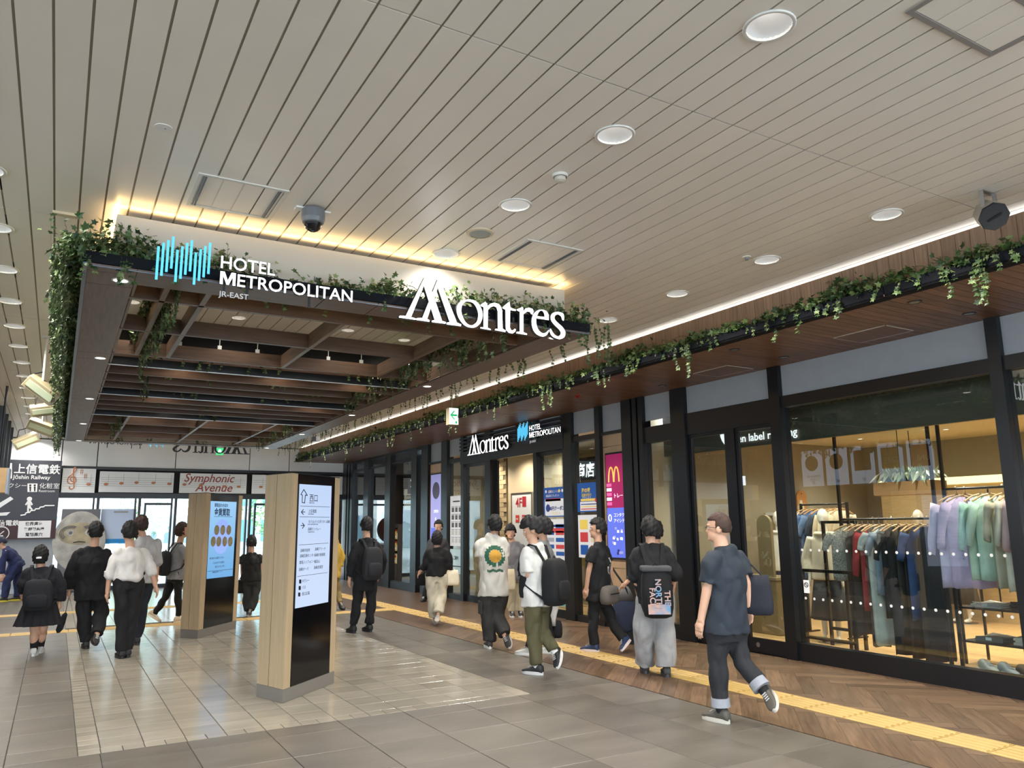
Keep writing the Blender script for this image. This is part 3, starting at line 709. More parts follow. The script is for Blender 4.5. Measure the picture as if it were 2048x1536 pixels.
def hotel_sign(org, rx, lab, sc=1, dark=False):
    """hotel sign: twelve staggered blue bars, two lines of white letters, small grey line"""
    O = V(org); R_ = V(rx); n_ = R_.cross(Z_); B = Z_
    t = thing('hotel_sign', lab, 'sign', O, 'hotel signs')
    at_ = lambda x, z: O+R_*(x-.474)*sc+B*(z-3.322)*sc
    for x, z0, z1 in BARS:
        b = MB(); c = at_(x, (z0+z1)/2); b.obox(c+n_*.026, R_*.0085*sc, n_*.005, B*(z1-z0)/2*sc); b.build('blue_bar', SIGNB if not dark else SIDE, t)
    m = SIGNW if not dark else SIDE
    for s, x, z, h, wd in (('HOTEL', .914, 3.541, .1, .40), ('ETROPOLITAN', 1.040, 3.415, .1, .903)):
        o = text(s, h*1.38*sc, at_(x, z)+n_*.03, R_, B, m, t, 'letters', extr=.008, bold=.0012*sc, side=SIDE)
        xs_ = [v.co.dot(R_) for v in o.data.vertices]; wn = max(xs_)-min(xs_); k = wd*sc/wn; base = min(xs_)
        for v in o.data.vertices: v.co += R_*((v.co.dot(R_)-base)*(k-1)+at_(x, z).dot(R_)-base)
    mp = [(0, 0), (.021, 0), (.021, .068), (.048, 0), (.064, 0), (.091, .068), (.091, 0), (.112, 0), (.112, .1), (.081, .1), (.056, .035), (.031, .1), (0, .1)]
    letters2d([[[(x*sc, z*sc) for x, z in mp]]], basis(at_(.914, 3.415)+n_*.03, R_, B), .016, (m, SIDE), 'letters', t)
    text('JR-EAST', .042*1.38*sc, at_(.915, 3.322)+n_*.03, R_, B, mat('letter_grey', (190, 190, 190), .4, emit=.3), t, 'small_letters', extr=.004, sx=1.08)
    for x in (.95, 1.12, 1.6): MB().obox(at_(x, 3.40)+n_*.005, R_*.008, n_*.006, B*.07*sc).obox(at_(x, 3.49)-n_*.041, R_*.008, n_*.039, B*.008).build('bracket', BLACK, t)
    return t
SYF = KY0-.06
hotel_sign((.474, SYF, 3.322), (1, 0, 0), 'lit white hotel lettering with twelve blue bars on the canopy front')
t = thing('montres_sign', 'large lit white serif lettering on the right of the canopy front', 'sign', (2.34, SYF, 3.33), 'serif signs'); montres((2.342, SYF, 3.334), (1, 0, 0), parent=t)
for x in (2.5, 2.95, 3.5, 3.9): MB().box(x-.01, x+.01, SYF+.022, KY0-.007, 3.46, 3.5).build('bracket', BLACK, t)
t = thing('montres_sign', 'dark backs of serif lettering hanging from the far edge of the canopy', 'sign', (3.9, KY1+.06, 3.33), 'serif signs'); montres((3.85, KY1+.08, 3.30), (-1, 0, 0), parent=t)
for x in (3.7, 3.2, 2.6): MB().box(x-.01, x+.01, KY1, KY1+.058, 3.46, 3.5).build('bracket', BLACK, t)
hotel_sign((1.95, KY1+.08, 3.34), (-1, 0, 0), 'hotel lettering seen from behind at the far edge of the canopy', dark=False)
# ================================================================== END WALL WITH GLAZING
def P_end(px, py=980): return on_y(px, py, EY)
ew = MB().box(-9, 8.0, EY+.12, EY+.2, 2.42, CZ+.15).build('wall_back', BLACKM); struct(ew, 'white panelled end wall above the glazing')
seams = [-6, -3.2, -.02]+[P_end(px, 915).x for px in (195, 352, 500)]+[6.0, 7.75]
for a, b_ in zip(seams[:-1], seams[1:]): MB().box(a+.012, b_-.012, EY+.02, EY+.12, 3.27, CZ-.03).build('wall_panel', WALLG, ew)
MB().box(-.05, 7.7, EY-.02, EY+.12, 3.19, 3.265).build('header_rail', BLACK, ew)
MB().box(-.05, 7.7, EY-.03, EY+.12, 2.42, 2.56).build('door_head_beam', BLACK, ew)
STAFF = mat('staff_grey', (150, 148, 146), .5); NOTE = mat('note_orange', (188, 118, 78), .45); INKR = mat('letter_red_brown', (150, 62, 50), .45)
pan = [(122, 189, .05), (197, 346, 0), (358, 492, 0), (503, 627, 0), (640, 684, 0)]
MUSIC = []
for k, (p0, p1, off) in enumerate(pan):
    x0, x1 = P_end(p0).x, P_end(p1).x; z0, z1 = (2.56, 3.20) if k == 0 else (2.58, 3.14)
    t = thing('music_panel', ['white panel with treble clef beside the dark railway sign', 'long white panel with five notes on a stave, second from the left', 'white panel with red serif avenue name over a stave', 'white panel with notes partly hidden by the nearer sign pillar', 'blank white panel at the right end above the glazing'][k], 'sign panel', ((x0+x1)/2, EY-.02, z0), 'music panels over the glazing')
    MB().box(x0, x1, EY-.035, EY-.005, z0, z1).build('panel', WALLG, t)
    yf = EY-.036
    if k < 4:
        zs = [z0+.17+.056*i for i in range(5)]
        for z in zs: MB().box(x0+.03, x1-.03, yf-.003, yf, z-.003, z+.003).build('stave_line', STAFF, t)
        spec = {0: [(.80, 1)], 1: [(.09, .8), (.29, 1.3), (.49, 1.8), (.72, 1.8), (.94, 1.4)], 2: [(.07, 1.2), (.31, 1), (.66, .6), (.88, .5)], 3: [(.14, .6), (.5, 1)]}[k]
        for fx, lv in spec:
            x = x0+(x1-x0)*fx; z = zs[0]+.056*lv
            b = MB(); b.ell((x, yf-.004, z), (.055, .004, .036), 14, 8); b.build('note_head', NOTE, t, True)
            MB().box(x+.045, x+.052, yf-.004, yf, z, z+.26).build('note_stem', STAFF, t)
    if k == 0:
        cx = x0+.24; zc = z0+.30; pts = []
        for i in range(30):
            a = i/29
            ctrl = [(.02, -.02), (-.06, .03), (-.04, .12), (.06, .11), (.09, 0), (.0, -.09), (-.12, -.03), (-.10, .10), (.02, .22), (.08, .31), (.05, .38), (.0, .33), (.01, .18), (.04, -.05), (.05, -.17), (.0, -.22), (-.06, -.19), (-.05, -.14)]
            u_ = a*(len(ctrl)-1); j = min(int(u_), len(ctrl)-2); f_ = u_-j
            pts.append((cx+ctrl[j][0]*(1-f_)+ctrl[j+1][0]*f_, yf-.004, zc+ctrl[j][1]*(1-f_)+ctrl[j+1][1]*f_))
        MB().tube(pts, .013, 6).build('treble_clef', NOTE, t)
        for sx, sz in ((x0+.44, zc+.26), (x0+.54, zc+.14)):
            b = MB()
            for dx in (-.02, .02): b.box(sx+dx-.004, sx+dx+.004, yf-.004, yf, sz-.08, sz+.08)
            for dz in (-.025, .025): b.box(sx-.04, sx+.04, yf-.004, yf, sz+dz-.006, sz+dz+.006)
            b.build('sharp_sign', NOTE, t)
    if k == 2:
        text('Symphonic', .335, (x0+.10, yf-.002, z0+.32), X_, Z_, INKR, t, 'letters', shear=.28, bold=.003, sx=.93)
        text('Avenue', .335, (x0+.42, yf-.002, z0+.05), X_, Z_, INKR, t, 'letters', shear=.28, bold=.003, sx=.98)
# glazing
WINX = [P_end(px, 1080).x for px in (190, 274, 347, 497, 668)]
k = 0
xs_ = [.0]+WINX+[7.5]
for i in range(len(xs_)-1):
    a, b_ = xs_[i], xs_[i+1]
    wdw = struct(thing('window_%d' % (i+1), None, None, ((a+b_)/2, EY, 0))); wdw['kind'] = 'structure'
    MB().box(b_-.13, b_-.085, EY-.03, EY+.1, 0, 2.42).build('mullion', BLACK, wdw); MB().box(b_-.035, b_+.03, EY-.03, EY+.1, 0, 2.42).build('mullion', BLACK, wdw)
    MB().box(a+.03, b_-.13, EY+.03, EY+.042, .1, 2.42).build('pane', GLASS, wdw)
    MB().box(a+.03, b_-.13, EY, EY+.08, 0, .1).build('sill', BLACK, wdw)
    if i in (2, 4): MB().box(a+.12, a+.17, EY-.0, EY+.08, .1, 2.3).box(a+.17, b_-.13, EY, EY+.08, 2.24, 2.3).build('door_frame', BLACK, wdw)
# left part of the end wall
lw = MB().box(-9, -.0, EY+.0, EY+.12, 0, 3.22).build('wall_left', mat('wall_grey_lower', (158, 160, 162), .6, var=.04)); struct(lw)
MB().box(-9, -.02, EY-.03, EY, 0, .12).build('baseboard_left', CHROME)['kind'] = 'structure'
# unseen sides left open for daylight: far left posts, ground added as bounce
struct(MB().box(-9.2, -9, -9, EY+.2, 0, .5).build('wall_far_left', mat('wall_beige', (176, 168, 156), .7))); struct(MB().box(-9.2, -9, -9, EY+.2, 3.5, CZ+.3).build('trim_70', mat('wall_beige', (176, 168, 156), .7)))
for k, y in enumerate(np.arange(-9, EY, 2.4)): struct(MB().box(-9.2, -9, y, y+.25, .5, 3.5).build('trim_%d' % (71+k), BLACK))  # bays between these posts stay open, shaped to let daylight in
struct(MB().box(-60, -9.21, -9, EY+.24, -.3, -.02).build('ground_left_bounce', mat('pale_paving', (206, 205, 200), .7, var=.05)))  # unseen pale ground, added to bounce daylight up to the ceiling
og2 = MB().box(-40, 40, -70, -9.01, -.3, -.02).build('ground_behind_bounce', mat('pale_paving', (206, 205, 200), .7, var=.05)); struct(og2)  # no wall behind the camera; unseen ground added to throw daylight inside
# ------------------------------------------------------------------ direction board on the left
SG = mat('sign_charcoal', (58, 60, 68), .45); SGB = mat('sign_maroon', (62, 34, 34), .45); SWH = mat('sign_white', (225, 225, 225), .5)
yb = EY-.12
t = thing('direction_board', 'tall charcoal direction board with railway and restroom wording on the left', 'sign', (-1.2, yb, 1.36))
E_ = lambda px, py: on_y(px, py, yb)
xr = E_(121, 960).x
zt, zm, zb = E_(60, 920).z, E_(60, 1040).z, E_(60, 1078).z
MB().box(-2.6, xr, yb, yb+.08, zm, zt).build('panel', SG, t); MB().box(-2.6, xr, yb-.004, yb+.08, zb, zm-.004).build('maroon_panel', SGB, t)
def tb(s, px, py, size, m=SWH, bold=0, sx=1, par=None, nm='letters'):
    p = E_(px, py); return text(s, size, (p.x, yb-.006, p.z), X_, Z_, m, par or t, nm, bold=bold, sx=sx)
tb('上信電鉄', 27, 945, .268, bold=.004, sx=.97); tb('Jōshin Railway', 26, 957.5, .142, bold=.002); tb('クシー', 15.5, 975, .14); tb('化粧室', 78, 976, .155); tb('Restroom', 77, 984, .09)
def quad2(pts, m, nm, par=t, d=.006):
    return MB().prism([(E_(*p).x, yb-.001, E_(*p).z) for p in pts], (0, -d, 0)).build(nm, m, par)
quad2([(17, 926), (24, 926), (24, 957), (17, 957)], SWH, 'symbol')
quad2([(55, 967), (75, 967), (74, 984), (55, 984)], SWH, 'restroom_symbol')
for cx in (60.5, 69.5):
    quad2([(cx-2, 973), (cx+2, 973), (cx+1.2, 983), (cx-1.2, 983)], INKB, 'figure', d=.008); MB().cyl(E_(cx, 970.6)+V((0, -.001, 0)), E_(cx, 970.6)+V((0, -.009, 0)), .026).build('figure_head', INKB, t)
quad2([(-8, 1010), (21, 993), (27, 998), (-2, 1017), (-8, 1020)], SWH, 'arrow_shaft'); quad2([(-8, 1026), (21, 1024), (13, 1031), (-8, 1032)], SWH, 'arrow_foot')
c = E_(59, 998); MB().cyl(c+V((0, -.001, 0)), c+V((0, -.008, 0)), .058, n=20).build('figure_head', SWH, t)
quad2([(55, 1002), (62, 1002), (66, 1009), (63, 1011), (61, 1008), (62, 1014), (66, 1019), (63, 1020), (58, 1016), (58, 1024), (54, 1024), (55, 1008), (52, 1011), (50, 1009)], SWH, 'figure')
st = [(41, 1031), (51, 1029.5), (51.5, 1026), (60, 1025), (61, 1021.5), (70, 1021), (70.5, 1018), (79, 1018), (80, 1014.5), (88, 1014), (89, 1011.5), (109, 1011.5)]
b = MB()
for p, q in zip(st[:-1], st[1:]):
    a_, c_ = E_(*p), E_(*q); b.cyl(a_+V((0, -.005, 0)), c_+V((0, -.005, 0)), .017, n=6)
b.build('stair_symbol', SWH, t)
quad2([(37.5, 1042), (103, 1041), (100, 1075), (35, 1076)], SWH, 'white_label')
for i, (s, py) in enumerate((('世界遺産', 1050.5), ('富岡製糸場', 1061), ('荒船風穴', 1072))):
    tb(s, 50 if i != 1 else 48, py, .096 if i != 1 else .088, INKB, .003)
tb('信電鉄', -4, 1050.5, .15, SWH, .003); tb('Railway', -3, 1055.5, .05)
b = MB(); c = E_(2, 1067)
for i in range(24):
    a0, a1 = 2*math.pi*i/24, 2*math.pi*(i+1)/24; b.cyl(c+V((.17*math.cos(a0), -.01, .17*math.sin(a0))), c+V((.17*math.cos(a1), -.01, .17*math.sin(a1))), .012, n=6)
b.cyl(c+V((.06, -.01, .06)), c+V((-.05, -.01, -.05)), .012, n=6).cyl(c+V((-.08, -.01, -.06)), c+V((.05, -.01, -.06)), .012, n=6); b.build('round_symbol', SWH, t)
# daruma poster board and the bright posters by the doors
yb = EY-.10
t = thing('poster_board', 'grey poster board with a round silver doll face, left of the glazing', 'poster', (E_(155, 1195).x, yb, 0)); PG = mat('poster_grey', (104, 104, 108), .5)
MB().box(E_(117, 1100).x, E_(195, 1100).x, yb, yb+.03, .02, E_(155, 1018).z).build('board', PG, t)
SIL = mat('doll_silver', (172, 168, 160), .4, var=.3, nscale=4); c = E_(158, 1090)
MB().ell((c.x, yb, c.z+.1), (.62, .012, .78), 32, 16).build('doll_body', SIL, t, True)
FACE = mat('doll_face', (160, 148, 122), .5, var=.25, nscale=5); MB().ell((c.x-.02, yb-.004, c.z+.28), (.5, .014, .33), 28, 12).build('doll_face', FACE, t, True)
for dx in (-.22, .2):
    MB().ell((c.x+dx, yb-.012, c.z+.32), (.10, .012, .09), 18, 8).build('eye_white', SIL, t, True); MB().ell((c.x+dx, yb-.02, c.z+.32), (.045, .01, .045), 14, 8).build('pupil', PG, t, True)
    
    for rr_ in (.17, .205, .24):
        sg_ = 1 if dx > 0 else -1; pts = [(c.x+dx+sg_*(rr_*1.05*math.cos(a)), yb-.018, c.z+.31+rr_*.8*math.sin(a)) for a in np.linspace(-.9, 2.1, 11)]; MB().tube(pts, .009, 5).build('brow_line', PG, t)
MB().tube([(c.x-.14, yb-.014, c.z+.07), (c.x, yb-.02, c.z+.09), (c.x+.14, yb-.014, c.z+.07)], .012, 5).build('mouth', INKB, t)
# ================================================================== OUTSIDE, SEEN THROUGH THE GLAZING
og = MB().box(-30, 45, EY+.25, 120, -.3, -.02).build('ground_outside', mat('pale_paving', (206, 205, 200), .7, var=.05)); struct(og)
def building(name, x0, x1, y, h, m, lab, nx, nz, wm):
    t = thing(name, lab, 'building', ((x0+x1)/2, y, 0)); MB().box(x0, x1, y, y+8, 0, h).build('wall', m, t)
    dx, dz = (x1-x0)/nx, h/nz
    me = MB().box(-dx*.36, dx*.36, -.06, .02, -dz*.3, dz*.3).mesh('window', wm)
    for i in range(nx):
        for j in range(nz): o = link('window', me, t); o.location = (x0+(i+.5)*dx, y, (j+.5)*dz)
BW = mat('facade_pale', (196, 206, 210), .7); WB = mat('window_blue', (96, 150, 176), .2)
building('building', 10, 22, 62, 24, BW, 'tall pale building with rows of blue windows beyond the right doors', 7, 9, WB)
building('building', -6, 9, 58, 9, mat('facade_cream', (214, 210, 200), .7), 'low pale building beyond the middle doors', 8, 3, mat('window_grey', (120, 140, 150), .25))
building('building', -28, -7, 48, 8, BW, 'long pale building beyond the left glazing', 10, 3, WB)
t = thing('covered_walkway', 'white covered walkway roof outside the left glazing', 'walkway', (1, 30, 0)); WR = mat('walkway_white', (214, 220, 222), .5)
MB().box(-6, 4.6, 28, 36, 3.0, 3.12).build('roof', WR, t)
for x in (-4.5, -.6, 1.2, 4.3): MB().cyl((x, 29, -.02), (x, 29, 3.0), .08, n=12).build('post', WR, t)
for x in np.arange(-5.5, 4.6, 1.2): MB().box(x-.03, x+.03, 28, 36, 2.92, 3.0).build('rib', METALE, t)
def tree(x, y, h, lab, seed):
    t = thing('tree', lab, 'tree', (x, y, 0), 'street trees beyond the glazing'); F = Foliage(); r = np.random.default_rng(seed)
    MB().cyl((x, y, -.02), (x, y, h*.5), .11, .07, 10).build('trunk', STEM, t)
    for k in range(900):
        d = r.normal(0, 1, 3); d /= np.linalg.norm(d); p = np.array((x, y, h*.62))+d*np.array((1.3, 1.3, h*.36))*r.uniform(.5, 1)**.5
        F.leaf(p, r.normal(0, 1, 3), r.normal(0, 1, 3), .24, 1)
    F.build(t, leaf_mat('tree_leaf', (60, 100, 48), (104, 150, 72), (160, 196, 104)))
tree(6.2, 38, 4.6, 'leafy street tree outside left of the sign pillar', 5); tree(10.2, 44, 4.2, 'leafy street tree outside behind the far sign pillar', 6); tree(3.7, 44, 4, 'smaller leafy tree outside in the middle glazing', 8)
# a poster cluster on the middle pane
yb = EY+.02
t = thing('door_poster', 'white and blue notice on the glazing behind the man in the dark suit', 'poster', E_(235, 1080)); a, b_ = E_(203, 1018), E_(268, 1086)
MB().box(a.x, b_.x, yb-.012, yb, b_.z, a.z).build('sheet', mat('poster_paleblue', (190, 205, 232), .5), t); MB().box(a.x+.05, b_.x-.02, yb-.016, yb-.012, b_.z-.0, b_.z+.12).build('blue_band', mat('poster_blue', (30, 140, 214), .5), t)
MB().box(a.x+.3, b_.x-.2, yb-.016, yb-.012, a.z-.1, a.z-.06).build('grey_band', STAFF, t)
# ================================================================== SIGN PILLARS
PYW = mat('pillar_plywood', (172, 150, 118), .5, var=.08, nscale=3, stretch=(8, 8, .7), bump=.04); BASEM = mat('pillar_base_grey', (116, 110, 102), .45)
SCR = {}
def screen_mat(name, c0, c1, e=1.0):
    m = bpy.data.materials.new(name); m.use_nodes = True; N = m.node_tree.nodes; L = m.node_tree.links; p = N['Principled BSDF']
    tc = N.new('ShaderNodeTexCoord'); sp = N.new('ShaderNodeSeparateXYZ'); L.new(tc.outputs['Generated'], sp.inputs[0])
    rp = N.new('ShaderNodeValToRGB'); L.new(sp.outputs[2], rp.inputs[0]); rp.color_ramp.elements[0].color = lin(c0); rp.color_ramp.elements[1].color = lin(c1)
    p.inputs['Base Color'].default_value = (.02, .02, .02, 1); p.inputs['Roughness'].default_value = .15
    L.new(rp.outputs[0], p.inputs['Emission Color']); p.inputs['Emission Strength'].default_value = e; return m
def pillar(A, Bc, Cc, h, lab):
    """A-Bc: narrow front edge on the floor, Bc-Cc: screen side; the plan is a parallelogram with cut corners"""
    A, B_, C_ = V(A), V(Bc), V(Cc); e1 = (B_-A); e2 = (C_-B_); D_ = A+e2
    t = thing('sign_pillar', lab, 'sign pillar', A, 'digital sign pillars')
    n1 = V((e1.y, -e1.x, 0)).normalized(); n2 = V((e2.y, -e2.x, 0)).normalized()
    if n1.y > 0: n1 = -n1
    if n2.x < 0: n2 = -n2
    up = V((0, 0, 1))
    MB().prism([A, B_, C_, D_], (0, 0, .12)).build('base_plinth', BASEM, t, bevel=.004)
    f = .985
    def sub(p, q, a, b): return p+(q-p)*a, p+(q-p)*b
    # front: two ply boards with a dark joint
    q0, q1 = sub(A, B_, .0, .44); q2, q3 = sub(A, B_, .455, 1.0); i1 = e2*.12
    for (u_, v_) in ((q0, q1), (q2, q3)): MB().prism([p+V((0, 0, .122)) for p in (u_, v_, v_+i1, u_+i1)], (0, 0, h-.122)).build('ply_board', PYW, t)
    q4, q5 = sub(B_, C_, .121, .9)
    core = [A+e2*.125+e1*.04, B_+e2*.125-e1*.03, B_+e2*.9-e1*.03, A+e2*.9+e1*.04]
    MB().prism([p+V((0, 0, .122)) for p in core], (0, 0, h-.124)).build('core', BLACKM, t)
    # black glass front on the screen side
    g0, g1 = sub(B_, C_, .13, .885)
    MB().prism([p+V((0, 0, .123)) for p in (g0-n2*.02, g1-n2*.02, g1+n2*.0, g0+n2*.0)], (0, 0, h-.127)).build('black_glass', mat('black_glass_panel', (8, 8, 10), .12), t)
    MB().prism([p+V((0, 0, .122)) for p in (C_-e2*.11, C_, C_-e1, C_-e1-e2*.11)], (0, 0, h-.122)).build('ply_board', PYW, t)
    MB().prism([p+V((0, 0, .122)) for p in (D_-e2*.88, D_-e2*.12, D_-e2*.12+e1*.03, D_-e2*.88+e1*.03)], (0, 0, h-.124)).build('ply_board', PYW, t)
    MB().prism([p+V((0, 0, h)) for p in (A, B_, C_, D_)], (0, 0, .008)).build('top_cap', BLACKM, t)
    rx = (C_-B_).normalized()
    return t, g0, g1, rx, n2
h1 = 2.06
A = on_z(511.7, 1407-8); A = V((1.78, 8.02, 0)); B1 = V((1.959, 7.664, 0)); C1 = V((2.659, 8.335, 0))
def zat(px, py, P): 
    lo, hi = -.2, 4.2
    for _ in range(40):
        m_ = (lo+hi)/2; q = V((P.x, P.y, m_-CAMZ)); y_ = 768-FPX*q.dot(UP)/q.dot(FW)
        if y_ > py: lo = m_
        else: hi = m_
    return lo
A = on_z(511.7, 1393); B1 = on_z(565, 1407); C1 = on_z(668, 1366)
t, g0, g1, rx, n2 = pillar(A, B1, C1, zat(592, 946, B1), 'nearest plywood sign pillar with a white route screen')
W1 = (g1-g0).length
def on_pl(px, py, P, n_):
    d = ray(px, py); k = (P-V((0, 0, CAMZ))).dot(n_)/d.dot(n_); return V((0, 0, CAMZ))+d*k
SCW = screen_mat('route_screen', (205, 222, 250), (190, 212, 246), .74); INKS = mat('screen_ink', (20, 24, 40), .4)
pl_ = g0+n2*.003
def scr_quad(pts, P, n_, m, nm, par, off=.002):
    return MB().prism([on_pl(x, y, P, n_)+n_*off for x, y in pts], n_*-.002).build(nm, m, par)
scr_quad([(599, 968), (663, 972), (656, 1204), (590, 1217)], pl_, n2, SCW, 'screen', t)
def st_(s, px, py, size, P, n_, r, par, m=INKS, bold=0, sx=1): return text(s, size, on_pl(px, py, P, n_)+n_*.004, r, Z_, m, par, 'lettering', extr=.0004, bold=bold, sx=sx)
for s, px, py, sz in (('西口', 618, 1002, .085), ('WEST EXIT', 618, 1007, .02), ('上信電鉄', 616, 1025, .04), ('Joshin Railway', 616, 1029, .018), ('ホテルメトロポリタン高崎', 616, 1046, .036), ('HOTEL METROPOLITAN', 615, 1050, .018), ('高崎モントレー', 615, 1061, .036), ('Takasaki Montres', 615, 1065, .018),
                      ('高崎市役所', 600, 1104, .036), ('高崎アリーナ', 629, 1101, .036), ('高崎芸術センター', 599, 1115, .036), ('高崎市美術館', 628, 1113, .036), ('群馬シンフォニー', 598, 1128, .036), ('観音山', 628, 1126, .036), ('高崎オーパ', 597, 1142, .036), ('高崎音楽堂', 627, 1138, .036), ('タクシー', 603, 1165, .036), ('バス', 603, 1178, .036), ('西口広場', 603, 1191, .036)):
    st_(s, px, py, sz, pl_, n2, rx, t)
for (xa, ya, xb, yb_) in ((600, 1012, 659, 1014), (599, 1033.5, 658, 1034.5), (597, 1090, 656, 1086), (594, 1153, 654, 1145)):
    a, b_ = on_pl(xa, ya, pl_, n2)+n2*.004, on_pl(xb, yb_, pl_, n2)+n2*.004; MB().cyl(a, b_, .0022, n=6).build('rule', INKS, t)
for pts in (([(607, 979), (614, 991)]), ([(607, 979), (601, 989)]), ([(601, 989), (604, 990)]), ([(614, 991), (610, 990)]), ([(604, 990), (603.5, 1005)]), ([(610, 990), (608.5, 1006)]), ([(603.5, 1005), (608.5, 1006)]),
            ([(602, 1024), (606, 1019)]), ([(602, 1024), (606, 1029)]), ([(603, 1024), (609, 1024)]), ([(608, 1051), (604, 1046)]), ([(608, 1051), (604, 1057)]), ([(601, 1051), (607, 1051)])):
    a, b_ = (on_pl(*q, pl_, n2)+n2*.004 for q in pts); MB().cyl(a, b_, .004, n=6).build('arrow', INKS, t)
for px, py in ((600, 1163), (599, 1176), (598, 1189)): scr_quad([(px-2, py-4), (px+2, py-4), (px+1.8, py+4), (px-2.2, py+4)], pl_, n2, INKS, 'symbol', t, .004)
A = on_z(359.5, 1275); B1 = on_z(395, 1277.5); C1 = on_z(472, 1256)
t, g0, g1, rx, n2 = pillar(A, B1, C1, zat(417, 986, B1), 'farther plywood sign pillar with a blue coin advertising screen')
pl_ = g0+n2*.003; SCB = screen_mat('coin_screen', (110, 172, 226), (150, 200, 240), .74); INKN = mat('screen_navy', (22, 34, 78), .4)
scr_quad([(421.5, 1002), (473, 1004), (465, 1152), (413, 1158)], pl_, n2, SCB, 'screen', t)
for s, px, py, sz, bo in (('買取店わかばの', 428.5, 1013, .062, .001), ('金貨買取', 428, 1030, .125, .003), ('1枚1枚からお査定ください', 418, 1119, .038, .0), ('どんなものでも査定し', 425, 1128, .038, 0), ('お伝えいたします。', 429, 1135.5, .038, 0), ('高崎駅直結 高崎モントレー1F', 424, 1146, .024, 0)): st_(s, px, py, sz, pl_, n2, rx, t, INKN, bo)
b = MB(); c = on_pl(443, 1073, pl_, n2)
MB().cyl(c+n2*.0025, c+n2*.0035, .27, n=32).build('pale_disc', mat('screen_pale', (140, 168, 244), .6, emit=.42), t)
COIN = mat('coin_print', (128, 120, 88), .5, emit=.12, var=.3, nscale=20)
for px, py in ((433, 1060), (445, 1060), (457, 1060), (426, 1083), (437, 1083), (449, 1083), (460, 1083)):
    c = on_pl(px, py, pl_, n2); MB().cyl(c+n2*.004, c+n2*.006, .078, n=18).build('coin', COIN, t); MB().lathe((0, 0, 0), [(.078, 0), (.078, .004), (.068, .004)], 18)
for xa, ya, xb, yb_ in ((428, 1033, 464, 1033.5), (415, 1143, 466, 1138)):
    a, b_ = on_pl(xa, ya, pl_, n2)+n2*.004, on_pl(xb, yb_, pl_, n2)+n2*.004; MB().cyl(a, b_, .003, n=6).build('rule', INKN, t)
# ================================================================== CEILING FITTINGS
def cparts(t, *parts):
    for n_, me in parts:
        o = bpy.data.objects.new(n_, me); C.objects.link(o); o.parent = t
GREYD = mat('camera_grey', (112, 114, 118), .4); DOME = mat('dome_black', (18, 18, 20), .08)
p = on_z(627, 418, CZ); t = thing('dome_camera', 'grey dome security camera hanging below the ceiling left of the lettering', 'camera', (p.x, p.y, CZ))
cparts(t, ('mount_plate', MB().box(-.13, .13, -.01, .06, -.012, 0).mesh('mount_plate', WHITEM)), ('housing', MB().lathe((0, 0, -.012), [(.001, 0), (.085, 0), (.088, -.07), (.078, -.10), (.06, -.11)], 24, flip=1).mesh('housing', GREYD)), ('dome', MB().ell((0, 0, -.115), (.068, .068, .068), 20, 10).mesh('dome', DOME)))
p = on_z(960, 465, CZ); t = thing('ceiling_speaker', 'round flush ceiling speaker with grey mesh beside the access panel', 'speaker', (p.x, p.y, CZ))
cparts(t, ('ring', MB().lathe((0, 0, 0), [(.115, .0), (.112, -.012), (.09, -.016)], 28, flip=1).mesh('ring', mat('ivory_plastic', (206, 190, 160), .5))), ('mesh_disc', MB().lathe((0, 0, 0), [(.09, -.014), (.001, -.018)], 28, flip=1).mesh('mesh_disc', mat('speaker_mesh', (150, 156, 152), .5))))
p = on_z(1120, 350, CZ); t = thing('smoke_detector', 'white smoke detector on the ceiling between two downlights', 'detector', (p.x, p.y, CZ))
cparts(t, ('base', MB().lathe((0, 0, 0), [(.055, 0), (.055, -.018), (.048, -.02)], 20, flip=1).mesh('base', PLASW)), ('sensor', MB().lathe((0, 0, 0), [(.04, -.02), (.038, -.045), (.02, -.055), (.001, -.056)], 18, flip=1).mesh('sensor', mat('plastic_cream', (196, 190, 176), .4))))
p = on_z(327, 255, CZ); t = thing('blank_cover', 'round white blank cover plate on the ceiling left', 'cover plate', (p.x, p.y, CZ)); cparts(t, ('disc', MB().lathe((0, 0, 0), [(.05, 0), (.05, -.004), (.001, -.006)], 20, flip=1).mesh('disc', WHITEM)), ('screw', MB().lathe((.01, 0, 0), [(.006, -.006), (.001, -.008)], 8, flip=1).mesh('screw', GREYD)))
p = on_z(1493, 514, CZ); t = thing('sprinkler_cover', 'tiny round sprinkler cover on the ceiling beside a downlight', 'sprinkler', (p.x, p.y, CZ)); cparts(t, ('disc', MB().lathe((0, 0, 0), [(.04, 0), (.04, -.006), (.02, -.008)], 18, flip=1).mesh('disc', WHITEM)), ('nozzle', MB().lathe((0, 0, 0), [(.02, -.008), (.015, -.03), (.001, -.031)], 10, flip=1).mesh('nozzle', GREYD)))
p = on_z(133, 427, CZ); t = thing('ceiling_label', 'small cream rectangular plate on the ceiling left of the light box', 'plate', (p.x, p.y, CZ)); cparts(t, ('plate', MB().box(-.09, .09, -.03, .03, -.02, 0).mesh('plate', mat('ivory_plastic', (206, 190, 160)))), ('screw', MB().box(.06, .068, -.004, .004, -.023, -.02).mesh('screw', GREYD)))
